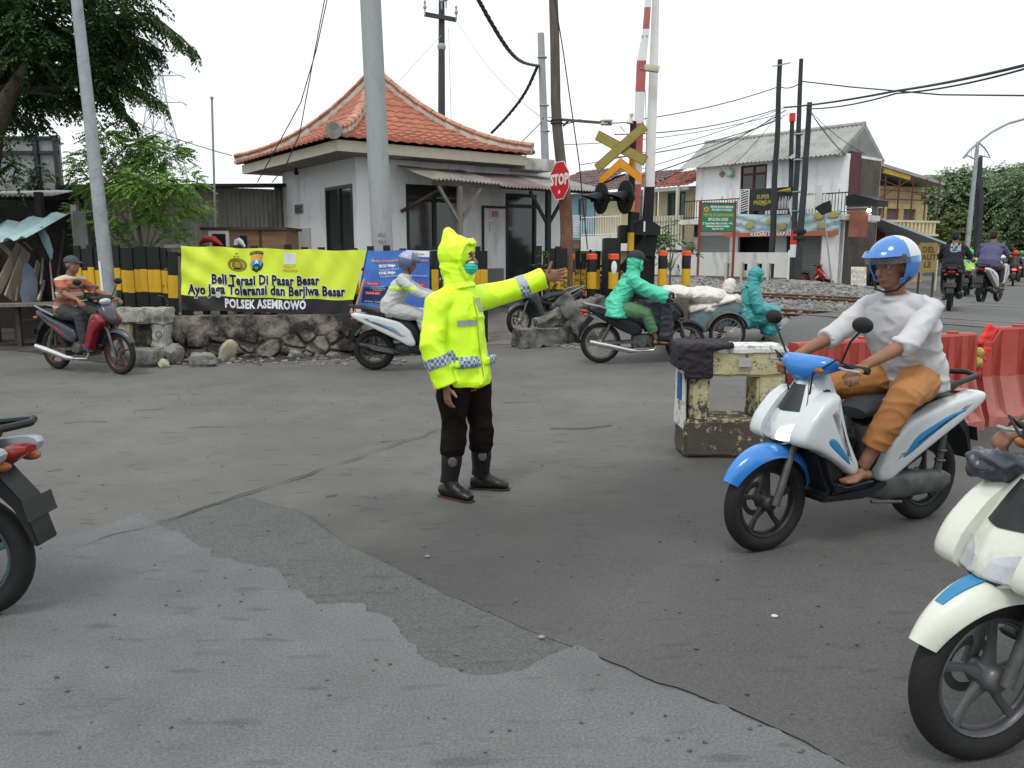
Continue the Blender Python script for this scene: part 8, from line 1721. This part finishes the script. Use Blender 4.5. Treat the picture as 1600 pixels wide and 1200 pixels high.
# red motorcycle, left
hd4 = (.90, -.42); loc4, yaw4, d4 = place((190, 585), True, hd4, .63)
make_bike('motorcycle', 'red and black underbone motorcycle with chrome exhaust heading right at the left side', loc4, yaw4, 'under', c1=mat('dark red body paint', (.20, .012, .018), .3, coat=.4), nose=bgrey, fender=bgrey, cover=plasb, decal=bred, tail=bgrey, r=.285, spokes=5, rimc=mat('reddish dark rim', (.10, .05, .045), .4), tw=.07)
org = mat('orange shirt cloth', (.42, .11, .06), .8, var=.06); cst = mat('cream shirt stripe', (.52, .46, .38), .8); bst = mat('brown shirt stripe', (.10, .07, .065), .8)
z_ = .78
rider('man in orange striped polo shirt and grey cap riding the red motorcycle', loc4, yaw4, org, mat('charcoal trousers', (.035, .037, .04), .8, var=.15), capm=mat('grey cap', (.05, .055, .07), .8), vox=.008, sleeve='half', foot='shoe', look=(.98, .12, -.02), seat_x=-.32, seat_z=.76, wide=1.0, lean=.0, hands=((.27, .28, 1.0), (.27, -.28, 1.0)), stripes=[(.80, .835, bst), (.865, .91, cst), (.955, 1.0, bst), (1.03, 1.085, cst), (1.125, 1.165, bst), (1.25, 1.40, cst)], seedn=2)
# middle scooter behind the officer
hd5 = (1, .03); loc5, yaw5, d5 = place((586, 578), False, hd5)
make_bike('scooter', 'white and black scooter passing behind the officer with its front hidden', loc5, yaw5, 'scooter', c1=bwh, tail=bwh, decal=mat('grey blue decal', (.2, .26, .34), .4), fender=plasb, nose=bgrey, r=.285, rimc=rimg)
wj_ = mat('pale grey jacket', (.46, .47, .46), .8, var=.06)
limeb = mat('lime armband', (.50, .80, .02), .5)
rider('rider in pale grey jacket and blue grey helmet on the scooter behind the officer', loc5, yaw5, wj_, mat('pale grey trousers', (.40, .41, .41), .8), helm=(mat('blue grey helmet', (.10, .13, .22), .3, var=.1), mat('pale lilac helmet panel', (.32, .35, .48), .3)), vox=.008, foot='shoe', lean=.05, seat_x=-.38, seat_z=.78, look=(.95, .1, -.25), band=(lambda c, n_: 1.12 < c.z < 1.16 and c.y < -.05 and c.x < .0, limeb), seedn=8, hands=((.27, .28, 1.0), (.27, -.28, 1.0)))
# green rider pushing the cart
hd6 = (1, .05); loc6, yaw6, d6 = place((938, 567), False, hd6, .63)
make_bike('motorcycle', 'old black motorcycle draped in dark cover pushing the goods cart', loc6, yaw6, 'under', c1=plasb, tail=plasb, fender=plasb, cover=plasb, decal=None, r=.30, spokes=28, rimc=mat('dull chrome rim', (.35, .34, .32), .4, .8), tw=.062, mirrors=False)
gcoat = mat('mint green raincoat plastic', (.06, .50, .32), .45, var=.10, vs=3, spec=.5); gpant = mat('green trousers', (.09, .20, .10), .7, var=.15)
rider('rider in mint green raincoat, hood and dark cap on the old black motorcycle', loc6, yaw6, gcoat, gpant, hood=gcoat, capm=mat('dark navy cap', (.02, .022, .035), .7), vox=.009, sleeve='wide', leg='cropped', foot='sandal', lean=.07, seat_x=-.42, seat_z=.76, wide=1.3, poncho=True, hands=((.32, .24, 1.0), (.28, -.26, .98)), look=(.97, .15, -.15), mask=gcoat, seedn=3)
tag(remesh('tarp_cover', MB().tube([(.42, 0, .9), (.30, 0, .75), (.10, 0, .70), (-.3, 0, .74), (-.75, 0, .80)], [(.10, .12), (.17, .22), (.18, .24), (.17, .12), (.12, .06)], n=14, side=(0, 1, 0)).box((.3, 0, .6), (.22, .44, .5), bev=.05), .014, mat('dark slate tarp', (.03, .036, .045), .6, var=.25), None, disp=wrink(.02, 9, 5), loc=loc6), 'dark slate tarpaulin wrapped over the seat and front of the old black motorcycle', 'tarpaulin').rotation_euler.z = yaw6
# cart
cc = P(1100, 395, 12.6); ct = thing('goods_cart', 'battered blue green and brown three wheeled goods cart loaded with white sacks', 'cart', (cc.x, cc.y, gz(cc.x, cc.y)), yaw6)
cf = Fr((cc.x, cc.y), yaw6)
tealm = mat('chipped blue green metal', (.13, .23, .25), .65, var=.25, vs=4, stain=((.10, .08, .07), 4, .48, .62)); bw_ = mat('dirty brown metal', (.10, .085, .075), .8, var=.3, vs=4)
def cfx(u, v, b=-.45): return cf.hx(u, v, b)
zc0 = V(ct.location).z
x0, zt_ = cfx(1037, 466); x1 = cfx(1078, 466)[0]; zb_ = cfx(1050, 512)[1]
MB().b2((x0, -.42, zb_-zc0), (x1, .42, zt_-zc0), bev=.02).obj('rear_box', bw_, ct)
xa, za = cfx(1078, 490); xb, zb2 = cfx(1152, 470); z_l = cfx(1100, 520)[1]
MB().prism([(xa, za-zc0), (xb, zb2-zc0), (xb+.10, zb2-zc0-.12), (xb-.12, z_l-zc0+.1), (xa+.15, z_l-zc0-.02), (xa, z_l-zc0+.1)], -.45, .45, bev=.015).obj('side_tub', tealm, ct)
MB().tube([(xa, -.46, za-zc0+.02), (xb, -.46, zb2-zc0+.02), (xb+.12, -.44, zb2-zc0-.10)], .016, n=8).tube([(xa, .46, za-zc0+.02), (xb, .46, zb2-zc0+.02)], .016, n=8).obj('rim_rail', mat('pale wooden rail', (.30, .26, .19), .8), ct)
wx_, wz_ = cfx(1136, 527, -.52); rw_ = .285
for y in (-.52, .52):
    t_ = MB().ring((wx_, y, rw_), (0, 1, 0), rw_-.03, .03, n=36, k=10).obj('wheel', rubber, ct); m_ = MB(); m_.ring((wx_, y, rw_), (0, 1, 0), rw_-.06, .012, n=32, k=6).lathe([(.03, -.04), (.03, .04)], (wx_, y, rw_), (0, 1, 0), n=10)
    for i in range(20): a = 2*math.pi*i/20; m_.tube([(wx_, y+(.03 if i % 2 else -.03), rw_), (wx_+(rw_-.06)*math.cos(a), y, rw_+(rw_-.06)*math.sin(a))], .003, n=4)
    m_.obj('rim', mat('dull chrome rim', (.35, .34, .32), .4, .8), t_); arcshell(MB(), (wx_, y, rw_), rw_+.05, R(165), R(15), .07, .006, tip=.9, drop=.02).obj('fender', bw_, ct)
MB().beam((wx_, -.52, rw_), (wx_, .52, rw_), .04).beam((x0, 0, .45), (xb, 0, .42), .06).beam((x0, -.3, .4), (xb-.1, -.3, .42), .04).beam((x0, .3, .4), (xb-.1, .3, .42), .04).beam((xa+.2, -.35, .42), (wx_, -.35, rw_), .04).obj('chassis', bw_, ct)
wx2 = cfx(1066, 545, -.3)[0]; t_ = MB().ring((wx2, 0, .28), (0, 1, 0), .25, .03, n=36, k=10).obj('wheel', rubber, ct); MB().ring((wx2, 0, .28), (0, 1, 0), .215, .012, n=30, k=6).lathe([(.03, -.04), (.03, .04)], (wx2, 0, .28), (0, 1, 0), n=10).obj('rim', engm, t_)
sackm = mat('white woven sack', (.60, .57, .54), .75, var=.08, vs=4, stain=((.25, .22, .2), 5, .60, .75))
def sack(lb, u, v, rx, ry, rz3, seed, y=-.05, rot=0.0):
    x, z = cfx(u, v, y); p = cf.w(x, y, z); o = remesh('sack', MB().ell((0, 0, 0), (rx, ry, rz3)).ell((rx*.75, 0, rz3*.1), (rx*.35, ry*.5, rz3*.6)), .014, sackm, None, smooth=3, disp=lambda c: wrink(.022, 6, seed)(c), loc=p); o.rotation_euler = (0, rot, yaw6); return tag(o, lb, 'sack', 'white sacks on the cart')
sack('flat white sack on the left part of the cart behind the green rider arm', 1055, 458, .30, .40, .12, 1)
sack('white sack with dark print at the middle of the cart top', 1098, 462, .34, .42, .14, 2)
sack('white sack at the right end of the cart under its tied neck', 1128, 474, .28, .40, .16, 3, rot=-.15)
sack('small tied white sack neck next to the teal raincoat', 1140, 447, .10, .12, .12, 4)
sack('lower white sack bulging over the blue green cart side', 1095, 480, .36, .44, .13, 5, rot=-.15)
for u, v in ((1052, 452), (1108, 460), (1078, 452)):
    x, z = cfx(u, v, -.42); p = cf.w(x, -.46, z)
# teal raincoat person sitting at the front of the cart
tcoat = mat('teal raincoat plastic', (.035, .26, .27), .45, var=.15, vs=3, spec=.5)
xx, zz = cfx(1166, 395, 0); pp_ = cf.w(xx, -.1, zc0)
rider('person in hooded teal raincoat sitting at the front edge of the goods cart', tuple(pp_), yaw6-.1, tcoat, tcoat, hood=tcoat, vox=.010, sleeve='wide', leg='long', foot='shoe', seat_x=-.05, seat_z=.44, wide=1.2, poncho=True, drape=True, lean=.02, hands=((.36, .14, .60), (.36, -.14, .58)), feet=((.34, .10, .16), (.32, -.10, .14)), look=(.9, .3, -.25), seedn=12)
# right side riders going away
def away(uv, hdx, blabel, rlabel, rk, bk, s='scooter'):
    l, y, d = place(uv, False, hdx, z=1); b = make_bike('motorcycle' if s != 'scooter' else 'scooter', blabel, l, y, s, **bk); r_ = rider(rlabel, l, y, **rk); return l, y, r_
blkshirt = mat('black t shirt', (.012, .012, .015), .85, var=.3)
l7, y7, r7 = away((1482, 486), (.50, .87), 'black motorcycle with red and orange tail light waiting at the crossing', 'rider in black printed t-shirt seen from behind on the black motorcycle', dict(top=blkshirt, pants=mat('black shorts', (.015, .015, .02), .8), vox=.011, sleeve='half', leg='short', foot='bare', sk=skin, wide=1.05, seedn=21, look=(.9, -.1, -.1), scale=.92, hands=((.27, .24, 1.03), (.15, -.34, 1.04))), dict(c1=plasb, fender=plasb, nose=bgrey, r=.285, scale=.93, mirrors=False))
pr = patch(r7[1], lambda c, n_: n_.x < -.45 and abs(c.y+.02) < .095 and 1.16 < c.z < 1.34 and noise.noise(c*22) > -.12, mat('pale shirt print', (.20, .26, .29), .8, var=.5, vs=30), 'shirt_print', .003)
tag(MB().box((0, 0, 0), (.10, .03, .15), ry=.6, bev=.004).obj('phone', mat('light blue phone case', (.12, .38, .60), .4), loc=P(1515, 404, 16.0)), 'light blue object held up beside the black shirt rider', 'phone')
l8, y8, r8 = away((1533, 474), (.72, .70), 'black and white motorcycle under the violet shirt rider on the crossing', 'rider in dusty violet shirt seen from behind', dict(top=mat('dusty violet shirt', (.085, .08, .16), .8, var=.1), pants=mat('grey brown trousers', (.07, .055, .05), .8), vox=.012, sleeve='half', leg='cropped', foot='sandal', wide=1.2, seedn=22, sk=skin, scale=1.1), dict(c1=bwh, tail=bwh, fender=plasb, nose=bwh, r=.29, mirrors=False, scale=1.08))
lime = mat('lime green raincoat', (.28, .50, .10), .5, var=.1); ghood = mat('bright green hood', (.05, .55, .12), .5)
l9, y9, r9 = away((1508, 463), (.55, .83), 'dark scooter of the green hooded rider beyond the violet shirt rider', 'rider in lime raincoat with bright green hood left of the violet shirt rider', dict(top=lime, pants=jn, hood=ghood, vox=.014, sleeve='wide', wide=1.1, foot='shoe', seedn=23, poncho=True, headoff=(0, 0, .03)), dict(c1=bgrey, r=.285))
# far traffic: low detail figures built once and copied
far0 = make_bike('motorcycle', 'distant dark motorcycle with glowing red tail light near the right edge', tuple(on(1582, 446)), heading((.55, .9)), 'scooter', c1=bgrey, r=.285, group='distant motorcycles', spokes=5)
for c in far0.children:
    if c.name.startswith('tail_light'): c.data.materials[0] = mat('glowing red tail light', (.8, .05, .03), .3, emis=(1, .05, .03), es=6)
fr0, *_ = rider('distant rider in black jacket and red helmet on the motorcycle with glowing tail light', tuple(on(1582, 446)), heading((.55, .9)), mat('black rain jacket', (.02, .022, .026), .5), jn, helm=(redp, None), vox=.018, foot='shoe', fingers=False, seedn=31, group='distant riders')
fr1, *_ = rider('distant rider in grey brown jacket facing us on the left of the far queue', tuple(on(1560, 437)), heading((-.5, -.9)), mat('grey brown jacket', (.16, .14, .13), .8), jn, helm=(mat('white helmet', (.5, .5, .5), .3), None), vox=.018, foot='shoe', fingers=False, seedn=32, group='distant riders')
fr2, *_ = rider('distant rider in dark green jacket beside the right edge', (0, 0, 0), 0, mat('dark green jacket', (.03, .10, .06), .7), jn, helm=(mat('green helmet', (.03, .30, .08), .3), None), vox=.02, foot='shoe', fingers=False, seedn=33, group='distant riders')
def foot_pt(u, v):
    p = on(u, v); return tuple(p)
spots = [(1560, 437, 180, fr1, 'grey', 'leftmost of the oncoming far queue'), (1571, 433, 185, fr0, 'b', 'second from the left in the oncoming far queue'), (1553, 430, 178, fr2, 'c', 'behind the leftmost rider of the oncoming far queue'), (1592, 440, 0, fr2, 'd', 'just right of the motorcycle with the glowing tail light'), (1598, 432, 0, fr0, 'e', 'at the very right edge ahead of the others'), (1588, 424, 0, fr1, 'f', 'far ahead in the street with a pale helmet'), (1596, 422, 180, fr0, 'g', 'farthest oncoming one at the right edge'), (1577, 426, 185, fr2, 'h', 'small and far in the middle of the oncoming queue')]
rds = {'fr1': 0}
for k, (u, v, dr, rt_, _x, lb) in enumerate(spots):
    hdg = heading((.6, .9))+R(dr); p = foot_pt(u, v); b = copy_tree(far0); b.location = p; b.rotation_euler.z = hdg; b['label'] = 'distant motorcycle, '+lb
    if rt_ is fr1 and k == 0: r_ = fr1
    elif rt_ is fr2 and k == 2: r_ = fr2
    else: r_ = copy_tree(rt_)
    r_.location = p; r_.rotation_euler.z = hdg; r_['label'] = 'distant helmeted rider, '+lb
# parked motorcycles
def parked(uv, hdx, lb, Y=None, front=True, **kw):
    kw['stand'] = True; l, y, d = place(uv, front, hdx); return make_bike(kw.pop('nm', 'motorcycle'), lb, l, y, **kw)
parked((812, 497), (-.75, -.55), 'motorcycle parked on the path with only its spoked front wheel showing under the officer arm', style='under', c1=bgrey, r=.285, spokes=5, rimc=mat('pale alloy rim', (.30, .28, .24), .4, .4), mirrors=False)
p = P(912, 455, 19.5); make_bike('motorcycle', 'dark motorcycle with pink stripe parked behind the second bollard', (p.x+.3, p.y, gz(p.x, p.y)), R(200), 'under', c1=bgrey, tail=mat('pink grey panel', (.35, .18, .22), .3), r=.285, mirrors=True)
p = P(1263, 440, 29.5); make_bike('scooter', 'red scooter parked under the white house beside the shutter', (p.x, p.y, .15), R(-35), 'scooter', c1=bred, nose=bred, r=.27, decal=mat('white orange decal', (.7, .45, .3), .4), mirrors=False)
p = P(1368, 440, 31); make_bike('motorcycle', 'dark motorcycle parked in shade beside the leaning white notice board', (p.x, p.y, .1), R(240), 'under', c1=plasb, r=.285)
